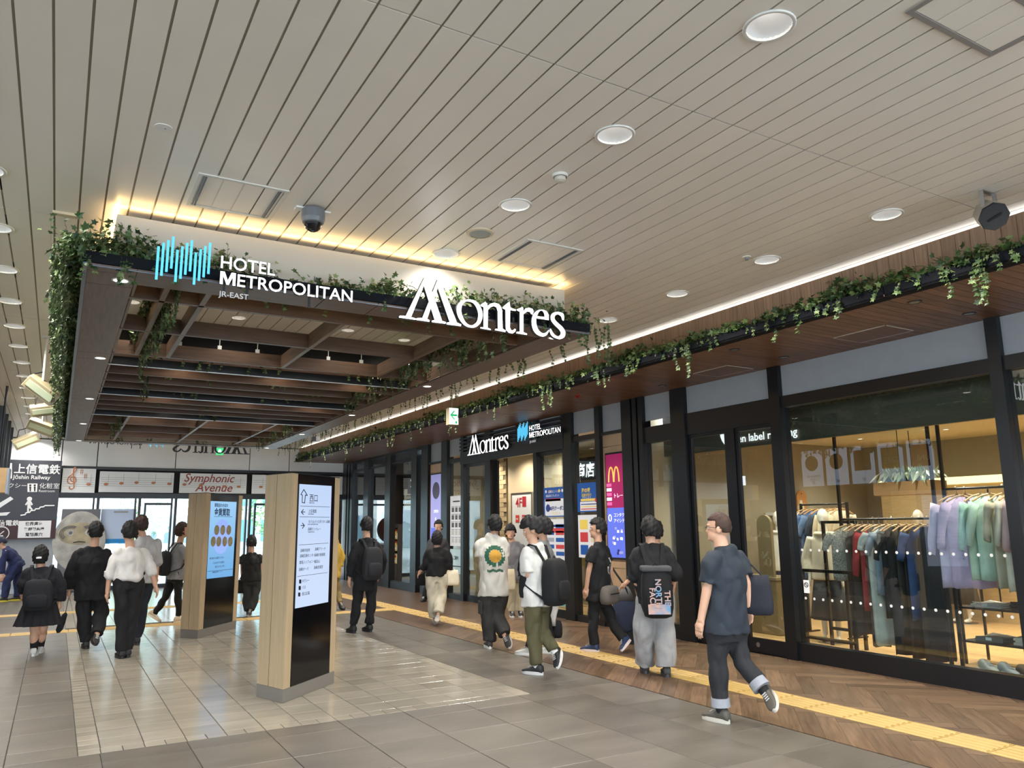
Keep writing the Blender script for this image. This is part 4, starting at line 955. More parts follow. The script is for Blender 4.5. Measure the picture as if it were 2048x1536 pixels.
def apanel(corners, lab, fm, slot=True):
    ps = [on_z(x, y, CZ) for x, y in corners]; x0, x1 = min(p.x for p in ps), max(p.x for p in ps); y0, y1 = min(p.y for p in ps), max(p.y for p in ps)
    t = thing('ceiling_hatch', lab, 'ceiling panel', ((x0+x1)/2, (y0+y1)/2, CZ), 'ceiling access panels'); e = .028
    for a in ((x0, x1, y0, y0+e), (x0, x1, y1-e, y1), (x0, x0+e, y0+e, y1-e), (x1-e, x1, y0+e, y1-e)): MB().box(*a, CZ-.008, CZ+.01).build('frame_bar', fm, t)
    n_ = 4; dx = (x1-x0-2*e)/n_
    for i in range(n_): MB().box(x0+e+dx*i+.005, x0+e+dx*(i+1)-.005, y0+e+.004, y1-e-.004, CZ-.004, CZ).build('infill_panel', CEILP, t)
    if slot:
        for xx in (x0+.04, x1-.07):
            for q in range(2): MB().box(xx+.016*q, xx+.016*q+.006, y0+e, y1-e, CZ-.012, CZ-.004).build('vent_slat', METALE, t)
apanel([(398, 345), (577, 381), (541, 437), (372, 408)], 'square slotted access panel in the ceiling above the hotel lettering', PLASW)
apanel([(1052, 479), (1167, 500), (1094, 538), (987, 520)], 'square slotted access panel in the ceiling behind the round speaker', PLASW)
apanel([(1812, 22), (1957, 100), (2120, 40), (1960, -60)], 'access panel with a thick grey frame at the top right corner of the ceiling', mat('frame_taupe', (140, 134, 130), .5), False)
# box speaker on a bracket at the right
p = on_z(1975, 385, CZ); t = thing('box_speaker', 'octagonal grey box loudspeaker on a bracket at the ceiling edge', 'speaker', (p.x, p.y, CZ))
d = V((-.55, -.6, -.55)).normalized(); c0 = V((0, 0, -.17)); x = d.orthogonal().normalized(); yv = d.cross(x)
def octo(c, r): return [c+(x*math.cos(math.pi/8+k*math.pi/4)+yv*math.sin(math.pi/8+k*math.pi/4))*r for k in range(8)]
cparts(t, ('cabinet', MB().loft([octo(c0-d*.09, .075), octo(c0-d*.07, .095), octo(c0+d*.07, .105)]).mesh('cabinet', mat('speaker_beige', (160, 154, 142), .5))), ('grille', MB().loft([octo(c0+d*.071, .105), octo(c0+d*.085, .1)]).mesh('grille', mat('speaker_black', (30, 30, 32), .6))),
       ('badge', MB().obox(c0+d*.088, x*.05, yv*.008, d*.003).mesh('badge', BLACK)), ('bracket', MB().box(-.09, .09, -.015, .015, -.008, 0).box(-.09, -.082, -.015, .015, -.17, -.008).box(.082, .09, -.015, .015, -.17, -.008).mesh('bracket', CHROME)))
# hanging exit sign with the green arrow under the soffit planter
p = on_x(908, 832, 6.02); GR = mat('exit_green', (20, 150, 90), emit=.5); EW = mat('exit_white', (225, 240, 236), emit=1.0); CRM = mat('sign_cream', (166, 154, 124), .5)
t = thing('exit_sign', 'small lit exit sign with a green left arrow below the soffit ivy', 'sign', p)
a, b_ = on_y(898, 815, p.y), on_y(917, 850, p.y)
MB().box(a.x, b_.x, p.y, p.y+.12, b_.z, a.z).build('case', CRM, t); MB().box(a.x+.006, b_.x-.006, p.y-.004, p.y, b_.z+.006, a.z-.006).build('face', EW, t)
cx, cz, wd = (a.x+b_.x)/2-.01, (a.z+b_.z)/2+.02, (b_.x-a.x)
MB().prism([(cx-wd*.34, p.y-.0045, cz), (cx+wd*.05, p.y-.0045, cz-wd*.42), (cx+wd*.19, p.y-.0045, cz-wd*.42), (cx-wd*.1, p.y-.0045, cz-.09*wd), (cx+wd*.38, p.y-.0045, cz-.09*wd), (cx+wd*.38, p.y-.0045, cz+.09*wd), (cx-wd*.1, p.y-.0045, cz+.09*wd), (cx+wd*.19, p.y-.0045, cz+wd*.42), (cx+wd*.05, p.y-.0045, cz+wd*.42)], (0, -.002, 0)).build('arrow', GR, t)
MB().box(cx+wd*.2, cx+wd*.4, p.y-.006, p.y-.0045, cz-wd*.8, cz-wd*.55).build('running_figure', GR, t)
MB().cyl((cx, p.y+.06, a.z), (cx, p.y+.06, CZ-.001), .012, n=8).build('hanger_rod', CRM, t)
# second exit sign near the end wall
yb = EY-.6; a, b_ = E_(432, 895), E_(447, 911); t = thing('exit_sign', 'green lit exit sign below the far edge of the canopy', 'sign', (a.x, yb, b_.z))
MB().box(a.x, b_.x, yb, yb+.06, b_.z, a.z).build('case', PLASW, t); MB().box(a.x+.01, b_.x-.01, yb-.004, yb, b_.z+.01, a.z-.01).build('face', mat('exit_green_face', (60, 200, 120), emit=.9), t)
c = ((a.x+b_.x)/2, (a.z+b_.z)/2); MB().prism([(c[0]-.06, yb-.005, c[1]-.07), (c[0], yb-.005, c[1]), (c[0]+.05, yb-.005, c[1]-.07), (c[0]+.03, yb-.005, c[1]+.06), (c[0]-.03, yb-.005, c[1]+.06)], (0, -.002, 0)).build('running_figure', EW, t)
for x in (a.x+.04, b_.x-.04): MB().cyl((x, yb+.03, a.z), (x, yb+.03, CZ-.001), .008, n=6).build('hanger_rod', CHROME, t)
# fittings hanging left of the canopy
def hangbox(px, py, sz, lab, Y, rot, rodx=.0):
    c = on_y(px, py, Y); t = thing('hanging_lamp_box', lab, 'lamp', c, 'box lamps left of the canopy')
    R_ = Matrix.Rotation(rot, 3, 'Y') @ Matrix.Rotation(math.radians(25), 3, 'X')
    MB().obox(c, R_ @ V((sz, 0, 0)), R_ @ V((0, sz*.45, 0)), R_ @ V((0, 0, sz*.42))).build('case', CRM, t, bevel=.01)
    MB().obox(c+R_ @ V((0, -sz*.47, 0)), R_ @ V((sz*.85, 0, 0)), R_ @ V((0, sz*.02, 0)), R_ @ V((0, 0, sz*.2))).build('lens', mat('lamp_lens_pale', (196, 206, 176), .3), t)
    MB().cyl((c.x+rodx, c.y, c.z+sz*.3), (c.x+rodx, c.y, CZ-.001), .014, n=8).build('hanger_rod', RODM, t); MB().lathe((c.x+rodx, c.y, CZ), [(.06, 0), (.05, -.02), (.015, -.03)], 12, flip=1).build('ceiling_rose', RODM, t)
    MB().tube([(c.x+rodx, c.y, c.z+sz*1.1), (c.x-sz*.6, c.y, c.z+sz*.9), (c.x-sz*.7, c.y, c.z+sz*.2)], .008, 6).build('cable', BLACK, t)
hangbox(84, 779, .20, 'large box floodlight on a rod left of the canopy ivy', 11.0, .65); hangbox(89, 819, .20, 'horizontal box lamp on a rod, second left of the canopy ivy', 14.5, -.2); hangbox(84, 854, .23, 'tilted cream box lamp on a rod, third left of the canopy ivy', 16.5, .35); hangbox(52, 881, .24, 'lowest box lamp tilted on a thin black rod by the end wall', 19.5, -.5)
for k, (px, py) in enumerate(((5, 820), (11, 836), (17, 849), (22, 862))):
    p = on_z(px, py, CZ-.08); t = tag(MB().box(p.x-.05, p.x+.05, p.y-.06, p.y+.06, 2.75, CZ-.001).build('hanging_fin', BLACK), rank(k)+' black vertical fin hanging from the ceiling at the far left edge', 'fin', 'black hanging fins')
yb = 15.0; t = thing('projecting_sign', 'pale timber projecting sign at the left edge', 'sign', E_(4, 985)); a, b_ = E_(-20, 935), E_(10, 985)
MB().box(a.x, b_.x, yb, yb+.5, b_.z, a.z).build('case', mat('sign_timber', (196, 160, 112), .5, var=.1), t); MB().box(b_.x, b_.x+.03, yb-.02, yb+.52, b_.z-.02, a.z).build('edge_panel', mat('sign_bluegrey', (150, 162, 180), .4), t); MB().cyl((a.x+.1, yb+.25, a.z), (a.x+.1, yb+.25, CZ-.001), .02).build('hanger_rod', BLACK, t)
# small camera block under the right side of the canopy
p = on_z(632, 878, 3.40); t = thing('canopy_camera', 'small grey box camera under the right edge of the canopy', 'camera', p); MB().obox(p, (.05, .03, 0), (-.03, .05, .0), (0, .01, .05)).build('case', GREYD, t); MB().cyl(p+V((0, 0, .04)), (p.x, p.y, KZ+.03), .01).build('arm', GREYD, t)
# ================================================================== SHOP FRONTS
F0, F1 = 7.70, 7.84        # frame depth
def shopwin(n, y0, y1, band=True, zb=3.16, head=(3.02, 3.16), sill=.2, glass=True, topglass=False, glass_m=None, seg=None):
    """one glazed bay between two posts: transom band, head beam, pane, sill"""
    t = thing('window_%d' % n, None, None, (FX, (y0+y1)/2, 0)); t['kind'] = 'structure'
    if band: MB().box(7.75, 7.77, y0, y1, zb, SZ).build('transom_panel', GREYBAND if not topglass else mat('dark_transom_glass', (40, 46, 52), .08), t)
    MB().box(F0+.01, F1, y0, y1, head[0], head[1]).build('head_beam', BLACK, t)
    MB().box(F0+.01, F1, y0, y1, 0, sill).build('sill', BLACK, t)
    if glass:
        if seg is None: MB().box(7.765, 7.775, y0, y1, sill, head[0]).build('pane', glass_m or GLASS, t)
        else:
            for a, b_ in seg: MB().box(7.765, 7.775, a, b_, sill, head[0]).build('pane', glass_m or GLASS, t)
    return t
def post(y0, y1, z1=SZ, x0=F0-.02, n=[0]):
    n[0] += 1
    o = MB().box(x0, F1+.01, y0, y1, 0, z1).build('trim_%d' % (10+n[0]), BLACK); o['kind'] = 'structure'; return o
for a, b_ in ((.9, 1.05), (3.885, 4.005), (6.55, 6.715), (8.268, 8.56), (9.2, 9.30), (9.34, 9.44), (9.48, 9.72), (10.31, 10.44), (11.14, 11.41), (12.29, 12.41), (14.10, 14.34), (15.34, 15.47), (16.18, 16.5), (17.26, 17.66), (17.95, 18.29), (19.73, 20.12), (21.44, 21.85), (22.86, 23.05), (23.15, 23.3), (23.4, 23.78)): post(a, b_)
for y in (9.32, 9.46): MB().box(F0+.03, F0+.05, y-.02, y+.02, 0, SZ).build('trim_60', CHROME)['kind'] = 'structure'
shopwin(11, 1.05, 3.885); shopwin(12, 4.005, 6.55)
# sliding door of the fashion shop
d1 = shopwin(13, 6.715, 8.268, head=(2.85, 3.16), sill=.0, glass=False); d1.name = 'door_1'
for a, b_ in ((6.72, 7.37), (7.52, 8.26)):
    lf = MB().box(7.74, 7.78, a, a+.05, .0, 2.85).box(7.74, 7.78, b_-.05, b_, 0, 2.85).box(7.74, 7.78, a+.05, b_-.05, 0, .18).box(7.74, 7.78, a+.05, b_-.05, 2.80, 2.85).build('door_leaf', BLACK, d1)
    MB().box(7.757, 7.763, a+.05, b_-.05, .18, 2.80).build('pane', GLASS, d1)
MB().box(F0+.02, F1-.03, 7.375, 7.515, 0, 2.85).build('door_post', BLACK, d1)
MB().cyl((7.735, 7.2, .1), (7.742, 7.2, .1), .03, n=14).build('round_lock', CHROME, d1)
MB().box(7.715, 7.735, 7.3, 7.42, 2.93, 2.99).build('door_sensor', BLACKM, d1)
shopwin(14, 8.56, 9.2, head=(2.82, 3.06), sill=.2)
W = window = shopwin(15, 10.44, 11.14, head=(3.02, 3.11), sill=.1)
shopwin(16, 15.47, 16.18, head=(3.0, 3.1), sill=.12)
shopwin(17, 18.29, 19.73, head=(3.22, 3.28), zb=3.28, sill=.2, topglass=True, seg=[(18.29, 19.0)])
shopwin(18, 20.12, 21.44, head=(3.22, 3.28), zb=3.28, sill=.2, topglass=True)
shopwin(19, 21.85, 22.86, head=(3.22, 3.28), zb=3.28, sill=.2, topglass=True)
MB().box(7.76, 7.77, 17.66, 17.95, .1, SZ).build('window_20', GLASS)['kind'] = 'structure'
MB().box(F0-.015, F1, 17.3, 23.7, SZ-.06, SZ-.001).build('trim_61', BLACK)['kind'] = 'structure'
# screen bays
WOODL = mat('pale_wood_panel', (178, 150, 118), .45, var=.12, nscale=3, stretch=(9, 1, .8))
def screenbay(y0, y1, lab, zs0, zs1, zwood, m):
    t = thing('advert_screen', lab, 'screen', (7.74, (y0+y1)/2, 0), 'advert screens between the shops')
    MB().box(7.765, 7.78, y0, y1, 3.10, SZ).build('transom_panel', GREYBAND, t); MB().box(F0, F1, y0, y1, 3.05, 3.10).build('head_beam', BLACK, t)
    MB().box(7.75, 7.78, y0, y1, 2.86, 3.05).build('wood_panel', WOODL, t); MB().box(7.75, 7.78, y0, y1, .92, 2.85).build('wood_panel', WOODL, t); MB().box(7.75, 7.78, y0, y1, .06, .905).build('wood_panel', WOODL, t)
    MB().box(F0, F1, y0, y1, 0, .06).build('sill', BLACK, t)
    w_ = y1-y0; MB().box(7.725, 7.75, y0+.03, y1-.08, zs0-.03, zs1+.03).build('bezel', BLACKM, t)
    MB().box(7.722, 7.725, y0+.05, y1-.1, zs0, zs1).build('screen', m, t)
    return t
def wtext(s, y, z, size, m, par, x=7.70, bold=0, sx=1, nm='lettering'):
    """lettering on a shop front plane read from the concourse (runs towards -Y)"""
    return text(s, size, (x, y, z), (0, -1, 0), Z_, m, par, nm, bold=bold, sx=sx, extr=.0008)
MAG = mat('screen_magenta', (150, 20, 84), emit=.4); BLU = mat('screen_blue', (86, 104, 206), emit=.44); WHE = mat('screen_white', (240, 240, 250), emit=.6); YEL = mat('screen_yellow', (232, 190, 90), emit=.5); PURE = mat('screen_lilac', (150, 150, 205), emit=.4)
t = screenbay(9.72, 10.31, 'tall advert screen, magenta above with golden arches and blue below', 1.08, 2.72, .9, MAG)
MB().box(7.719, 7.722, 9.77, 10.21, 1.08, 1.86).build('blue_half', BLU, t)
for c in (10.07, 9.93):
    b = MB(); pts = [(7.716, c+.065*math.cos(a), 2.27+.24*math.sin(a)) for a in np.linspace(0, math.pi, 13)]; b.tube(pts, .012, 6); b.build('arch', YEL, t)
for k in range(5): MB().box(7.716, 7.719, 10.07, 10.20, 2.20-.075*k, 2.25-.075*k).build('label_bar', WHE if k % 2 else mat('screen_pink', (220, 90, 150), emit=.5), t)
wtext('トレー1階', 10.03, 2.02, .085, WHE, t, 7.718); wtext('コンタクト', 10.04, 1.72, .07, WHE, t, 7.718); wtext('アイシティ', 10.04, 1.63, .07, WHE, t, 7.718)
MB().lathe((0, 0, 0), [(.05, 0), (.035, 0)], 20).build
b = MB(); pts = [(7.716, 10.13+.035*math.cos(a), 1.70+.05*math.sin(a)) for a in np.linspace(0, 2*math.pi, 15)]; b.tube(pts, .008, 6); b.build('ring_logo', WHE, t)
for k in range(16): 
    yy, zz = 9.8+.36*random.random(), 1.1+.45*random.random(); MB().box(7.716, 7.719, yy, yy+.05, zz, zz+.04).build('picture_block', random.choice([WHE, PURE, mat('screen_navy2', (30, 40, 120), emit=.4)]), t)
t = screenbay(16.5, 17.26, 'tall lilac advert screen with a dark oval in the far pale wood bay', 1.1, 2.80, .9, PURE)
MB().cyl((7.719, 16.86, 2.42), (7.722, 16.86, 2.42), .2, n=24).build('dark_oval', mat('screen_grey', (70, 66, 84), emit=.2), t)
MB().box(7.719, 7.722, 16.6, 17.12, 1.1, 1.55).build('blue_half', BLU, t); wtext('OPEN', 16.98, 1.9, .1, WHE, t, 7.718); wtext('1F', 16.92, 1.72, .1, WHE, t, 7.718)
# entrance with the sign fascia
en = thing('door_2', None, None, (FX, 13.3, 0)); en['kind'] = 'structure'
NAVY = mat('fascia_black', (20, 23, 32), .4)
MB().box(F0-.03, F0+.06, 11.38, 15.48, 2.93, 3.20).build('fascia_board', NAVY, en)
for k in range(4): MB().box(F0-.03, F0+.03, 11.38, 15.52, 3.23+.08*k, 3.27+.08*k).build('louver_slat', NAVY, en)
for y in (11.5, 12.6, 13.1, 14.4, 14.9): MB().box(F0+.03, F0+.06, y-.03, y+.03, 3.2, SZ).build('louver_post', NAVY, en)
MB().box(F0+.07, F0+.09, 11.38, 15.5, 3.2, SZ).build('transom_panel', GREYBAND, en)
for a, b_ in ((11.41, 12.29), (14.34, 15.34)):
    MB().box(7.74, 7.78, a, b_, 2.86, 2.93).build('head_beam', BLACK, en); MB().box(7.755, 7.765, a, b_, .14, 2.86).build('pane', GLASS, en); MB().box(7.74, 7.78, a, b_, 0, .14).build('sill', BLACK, en)
MB().box(7.80, 7.84, 14.0, 14.1, 0, 2.92).build('door_edge', BLACK, en)
t = thing('montres_sign', 'white serif lettering on the black fascia over the shop entrance', 'sign', (F0-.06, 15.04, 3.08), 'serif signs'); montres((F0-.055, 15.04, 3.085), (0, -1, 0), depth=.045, scale=1.06, parent=t)
for y in (14.2, 13.5): MB().box(F0-.034, F0-.03, y-.02, y+.02, 3.1, 3.16).build('bracket', BLACK, t)
o = hotel_sign((F0-.075, 12.83, 3.12), (0, -1, 0), 'white and blue hotel lettering on the black fascia over the shop entrance', sc=1.03)
# posters on the glass
PB = mat('poster_blue2', (24, 84, 164), .5); PWH = mat('poster_white', (224, 226, 230), .5); PRD = mat('poster_red', (200, 60, 64), .5); PYE = mat('poster_yellow', (236, 206, 96), .5); PIN = mat('poster_ink', (40, 60, 130), .5)
def poster(y0, y1, z0, z1, m, lab, grp='posters on the shop glass'):
    t = thing('window_poster', lab, 'poster', (7.755, (y0+y1)/2, z0), grp); MB().box(7.750, 7.753, y0, y1, z0, z1).build('sheet', m, t); return t
def pbox(t, y0, y1, z0, z1, m, nm='printed_block', x=7.7475): return MB().box(x, x+.002, y0, y1, z0, z1).build(nm, m, t)
t = poster(11.46, 12.16, 1.74, 2.27, PB, 'blue coupon poster with white box, left pane beside the entrance')
pbox(t, 11.50, 12.12, 1.76, 2.06, PWH); pbox(t, 11.6, 12.1, 2.02, 2.07, PRD); wtext('500円クーポン', 12.02, 1.86, .085, PIN, t, 7.745, .002); wtext('プレゼント', 11.9, 1.78, .06, PYE, t, 7.745); wtext('高崎モントレー', 12.0, 2.17, .06, INKW, t, 7.745); wtext('商品券をプレゼント', 12.08, 2.10, .05, INKW, t, 7.745)
MB().cyl((7.7455, 12.02, 1.9), (7.7475, 12.02, 1.9), .07, n=18).build('blue_seal', PIN, t)
for k, (cy, cm) in enumerate(((12.08, PWH), (11.95, PRD), (11.64, PYE), (11.54, PWH))): MB().cyl((7.7455, cy, 2.2), (7.7475, cy, 2.2), .03, n=10).build('picture_dot', cm, t)
t = poster(11.46, 12.16, .98, 1.70, PWH, 'white price poster with red and blue blocks below the coupon poster')
for k in range(5): pbox(t, 11.52, 11.78, 1.06+.12*k, 1.13+.12*k, [PB, PRD][k % 2]); pbox(t, 11.84, 12.1, 1.06+.12*k, 1.13+.12*k, [mat('poster_grey2', (160, 166, 180)), PB][k % 2])
pbox(t, 11.46, 12.16, 1.56, 1.60, PIN); pbox(t, 11.5, 12.1, 1.46, 1.54, PRD)
t = poster(11.46, 12.2, .2, .95, mat('poster_teal', (70, 150, 176), .5, var=.3, nscale=6, col2=(150, 200, 190)), 'teal seaside poster low on the left pane')
MB().prism([(7.7475, 11.70, .35), (7.7475, 11.76, .35), (7.7475, 11.73, .2+.05)], (.002, 0, 0)).build('cone_print', PYE, t)
t = poster(10.46, 11.08, 1.81, 2.30, PB, 'blue poster with yellow words in the pane left of the magenta screen')
pbox(t, 10.5, 11.0, 1.83, 1.98, PWH); pbox(t, 10.56, 10.98, 1.99, 2.03, PYE); wtext('海の家', 10.95, 2.14, .085, PYE, t, 7.745, .002); wtext('周遊切符を', 10.95, 2.07, .06, PYE, t, 7.745); wtext('ゲットしよう!', 10.93, 2.035, .04, INKW, t, 7.745)
for k in range(3): pbox(t, 10.52, 10.98, 1.85+.04*k, 1.865+.04*k, [PRD, PYE, PIN][k], x=7.7455)
MB().cyl((7.7445, 10.53, 2.0), (7.7455, 10.53, 2.0), .04, n=14).build('red_seal', PRD, t)
t = poster(10.46, 11.08, 1.05, 1.76, PWH, 'white picture poster with red and cream blocks below the blue poster')
for k in range(6): pbox(t, 10.5+.3*(k % 2), 10.72+.3*(k % 2), 1.1+.21*(k//2), 1.26+.21*(k//2), [mat('print_salmon', (206, 130, 110)), PB, mat('print_cream', (222, 206, 180)), PRD, mat('print_sky', (130, 170, 216)), PYE][k])
t = poster(15.52, 16.14, 1.15, 2.26, PWH, 'tall white notice sheet with rows of small pictures on the glass')
for i in range(3):
    for j in range(5): pbox(t, 15.58+.18*i, 15.70+.18*i, 1.9-.17*j, 2.0-.17*j, mat('print_dark', (86, 84, 84)) if j < 3 else mat('print_grey', (190, 190, 186))); pbox(t, 15.57+.18*i, 15.71+.18*i, 2.015-.17*j, 2.025-.17*j, INKB)
pbox(t, 15.65, 16.0, 2.12, 2.15, INKB)
t = poster(15.52, 16.14, .55, 1.08, mat('poster_pale_cyan', (196, 222, 228)), 'pale cyan notice low on the glass beside the cream trousers'); pbox(t, 15.6, 16.05, .7, .72, INKB); wtext('ご案内', 15.98, .86, .09, INKB, t, 7.745)
def glass_dots(y0, y1, zs, n, lab):
    t = thing('safety_dots', lab, 'glass markers', (7.76, (y0+y1)/2, zs[0]), 'dot rows on the shop glass'); me = None
    for z in zs:
        for k in range(n):
            if me is None: me = MB().cyl((-.001, 0, 0), (.001, 0, 0), .016, n=10).mesh('dot', mat('dot_white', (220, 220, 216), .5))
            o = link('dot', me, t); o.location = (7.762, y0+(k+.5)*(y1-y0)/n, z); o.matrix_parent_inverse = world_of(t).inverted()
glass_dots(4.05, 6.5, (1.28, .72), 20, 'two rows of white safety dots on the wide shop window')
glass_dots(1.6, 3.85, (1.28, .72), 18, 'two rows of white safety dots on the right hand shop window')
t = thing('no_smoking_sticker', 'small white prohibition sticker low on the post of the shop window', 'sticker', (7.74, 6.40, 1.0)); MB().box(7.755, 7.758, 6.37, 6.45, .78, .93).build('sheet', INKW, t)
b = MB(); b.tube([(7.753, 6.41+.026*math.cos(a), .875+.026*math.sin(a)) for a in np.linspace(0, 6.283, 14)], .004, 5).tube([(7.753, 6.43, .895), (7.753, 6.39, .855)], .004, 5); b.build('prohibition_ring', INKB, t)
# ================================================================== FASHION SHOP
SFL = mat('shop_oak_floor', (204, 164, 112), .35, var=.16, nscale=4, stretch=(8, .7, 1), rnd=.08)
sf = MB().box(7.86, 13.6, -1, 9.6, -.12, -.004).build('floor_shop', mat('shop_subfloor', (90, 66, 40))); struct(sf)
pm = MB().box(-.058, .058, -.7, .7, -.004, .012).mesh('floor_board', SFL)
i = 0
x = 7.92
while x < 11.2:
    for j in range(8):
        o = link('floor_board', pm, sf); o.location = (x, 2.2+j*1.404+(.45 if i % 2 else 0), 0)
    x += .12; i += 1
b = MB()
while x < 13.5:
    for j in range(8): b.box(x-.058, x+.058, 2.2+j*1.404-.7, 2.2+j*1.404+.7, -.004, .012)
    x += .12
tag(b.build('far_floor_boards', SFL, sf), kind='stuff')
SWL = mat('shop_wall_beige', (150, 140, 120), .7, var=.04)
for nm, bx in (('wall_shop_back', (13.4, 13.5, -1, 9.6, 0, 3.2)), ('wall_shop_left', (8.6, 13.4, 9.5, 9.6, 0, 3.2)), ('wall_shop_right', (7.9, 13.4, -1.1, -1, 0, 3.2))): struct(MB().box(*bx).build(nm, SWL))
struct(MB().box(8.42, 13.4, -1, 9.5, 3.0, 3.1).build('ceiling_shop', mat('shop_ceiling', (214, 196, 164), .7)))
struct(MB().box(8.36, 8.42, -1, 9.5, 2.66, SZ).build('trim_62', mat('bulkhead_olive', (104, 98, 82), .5)))
struct(MB().box(7.86, 8.36, -1, 9.5, SZ-.03, SZ).build('trim_63', BLACKM))
# lit letters inside the door
t = thing('shop_name_sign', 'white lit shop name with a shield emblem inside the sliding door', 'sign', (8.33, 8.2, 2.8))
sp = on_x(1449, 872, 8.33)
MB().prism([(8.34, sp.y+.075, sp.z+.10), (8.34, sp.y, sp.z+.11), (8.34, sp.y-.075, sp.z+.10), (8.34, sp.y-.08, sp.z), (8.34, sp.y-.05, sp.z-.07), (8.34, sp.y, sp.z-.13), (8.34, sp.y+.05, sp.z-.07), (8.34, sp.y+.08, sp.z)], (-.015, 0, 0)).build('shield_emblem', SIGNW, t)
wtext('green label relaxing', 8.10, 2.735, .150, SIGNW, t, 8.335, .0025, 1.06, 'letters'); wtext('UNITED ARROWS', 8.03, 2.895, .118, SIGNW, t, 8.335, .002, .95, 'letters')
# shop lights
def shoplight(x, y, z, p, k, col=(1, .88, .71)):
    t = thing('shop_downlight', rank(k)+' small round shop ceiling light, counted from the left front', 'downlight', (x, y, z), 'fashion shop ceiling lights')
    for n_, prof, m in (('trim_ring', [(.05, 0), (.05, -.008), (.04, -.008)], TRIM), ('lamp_lens', [(.04, -.006), (.001, -.007)], LAMP)):
        o = bpy.data.objects.new(n_, MB().lathe((0, 0, 0), prof, 16, flip=1).mesh(n_, m)); C.objects.link(o); o.parent = t
    l = lamp('SPOT', (0, 0, 0), p, .05, 130, col); l.parent = t; l.location = (0, 0, -.02)
k = 0
for x in (8.8, 10.2, 11.8):
    for y in (8.4, 6.9, 5.6, 4.4, 3.2): shoplight(x, y, 3.0, 170 if x < 10 else 150, k); k += 1
# ---- clothes
def garment_mesh(w_, l, d, m, sleeve=0, seed=0, flare=1.0, neck=.06, thick=.035):
    """hanging garment in local space: width along x, hanging down -z from the shoulder, depth along y; open folds at the hem"""
    r = np.random.default_rng(seed); b = MB(); n = 28; rings = []
    ph = r.uniform(0, 6); fq = r.integers(4, 7)
    for j, q in enumerate(np.linspace(0, 1, 11)):
        z = -q*l; hw = w_/2*((.35+.65*min(1, q/.1)) if q < .1 else 1)*(1+(flare-1)*q); dp = (thick*(.5+min(1, q*5)*.5)+d*q)
        if q == 0: z = .03
        ring = []
        for k in range(n):
            a = 2*math.pi*k/n; cx, cy = math.cos(a), math.sin(a)
            fold = 1+.35*q*math.sin(fq*a*2+ph)+.1*math.sin(3*a+q*5)
            ring.append((hw*cx*(1+.04*q*math.sin(fq*a+ph)), dp*cy*fold, z+.012*q*math.sin(a*5+ph)))
        rings.append(ring)
    b.loft(rings)
    if sleeve:
        for s in (-1, 1):
            rg = []
            for q in np.linspace(0, 1, 7):
                c = V((s*(w_/2*.93+.10*math.sin(q*1.4)), .01*math.sin(q*5+ph), -.045-sleeve*q)); rr = .055-.018*q+.004*math.sin(q*9+ph)
                rg.append([tuple(c+V((rr*math.cos(a), rr*.62*math.sin(a), rr*.35*math.cos(a)*s))) for a in [2*math.pi*k/12 for k in range(12)]])
            b.loft(rg)
    me = b.mesh('cloth', m); shade(me, 180); return me
HANGW = mat('hanger_wood', (190, 150, 104), .45)
def hanger_mesh(w_=.4):
    b = MB()
    b.tube([(-w_/2, 0, -.02), (-w_/4, 0, .035), (0, 0, .06), (w_/4, 0, .035), (w_/2, 0, -.02)], .011, 6)
    me = b.mesh('hanger', HANGW); return me
HOOK = MB().tube([(0, 0, .06), (0, 0, .11), (.018, 0, .125), (.018, 0, .14), (0, 0, .152), (-.014, 0, .143)], .0022, 5).mesh('hook', CHROME)
HM = hanger_mesh()
def hang(x, y, z, ang, cols, w_, l, lab, grp, sleeve=0, seed=0, flare=1, d=.02, m=None, cat='garment', nm='hanging_garment'):
    t = thing(nm, lab, cat, (0, 0, 0), grp)
    c = bpy.data.objects.new('cloth', garment_mesh(w_, l, d, m or mat('cloth_%d_%d_%d' % cols, cols, .85, var=.12, nscale=9, bump=.2, bscale=120), sleeve, seed, flare)); C.objects.link(c); c.parent = t
    h = bpy.data.objects.new('hanger', HM); C.objects.link(h); h.parent = t; k = bpy.data.objects.new('hook', HOOK); C.objects.link(k); k.parent = t
    t.location = (x, y, z-.152); t.rotation_euler = (0, 0, ang); return t
LACE = mat('lace_grey', (196, 192, 180), .85, col2=(96, 92, 84), nscale=70)
RACKM = mat('rack_black', (24, 22, 22), .4)
def rail(x, y0, y1, z, lab, feet=True, top=None):
    t = thing('clothes_rail', lab, 'clothes rail', (x, (y0+y1)/2, 0), 'clothes rails')
    MB().cyl((x, y0, z), (x, y1, z), .014, n=10).build('rail_bar', RACKM, t)
    for y in (y0, y1): MB().box(x-.016, x+.016, y-.016, y+.016, .012, top or z+.02).build('upright', RACKM, t); 
    if feet:
        for y in (y0, y1): MB().box(x-.2, x+.2, y-.02, y+.02, .012, .03).build('foot', RACKM, t)
    return t
RX = 8.60
rail(RX, 5.25, 6.50, 1.635, 'black clothes rail with dark trousers in the middle of the wide window', False, 2.98)
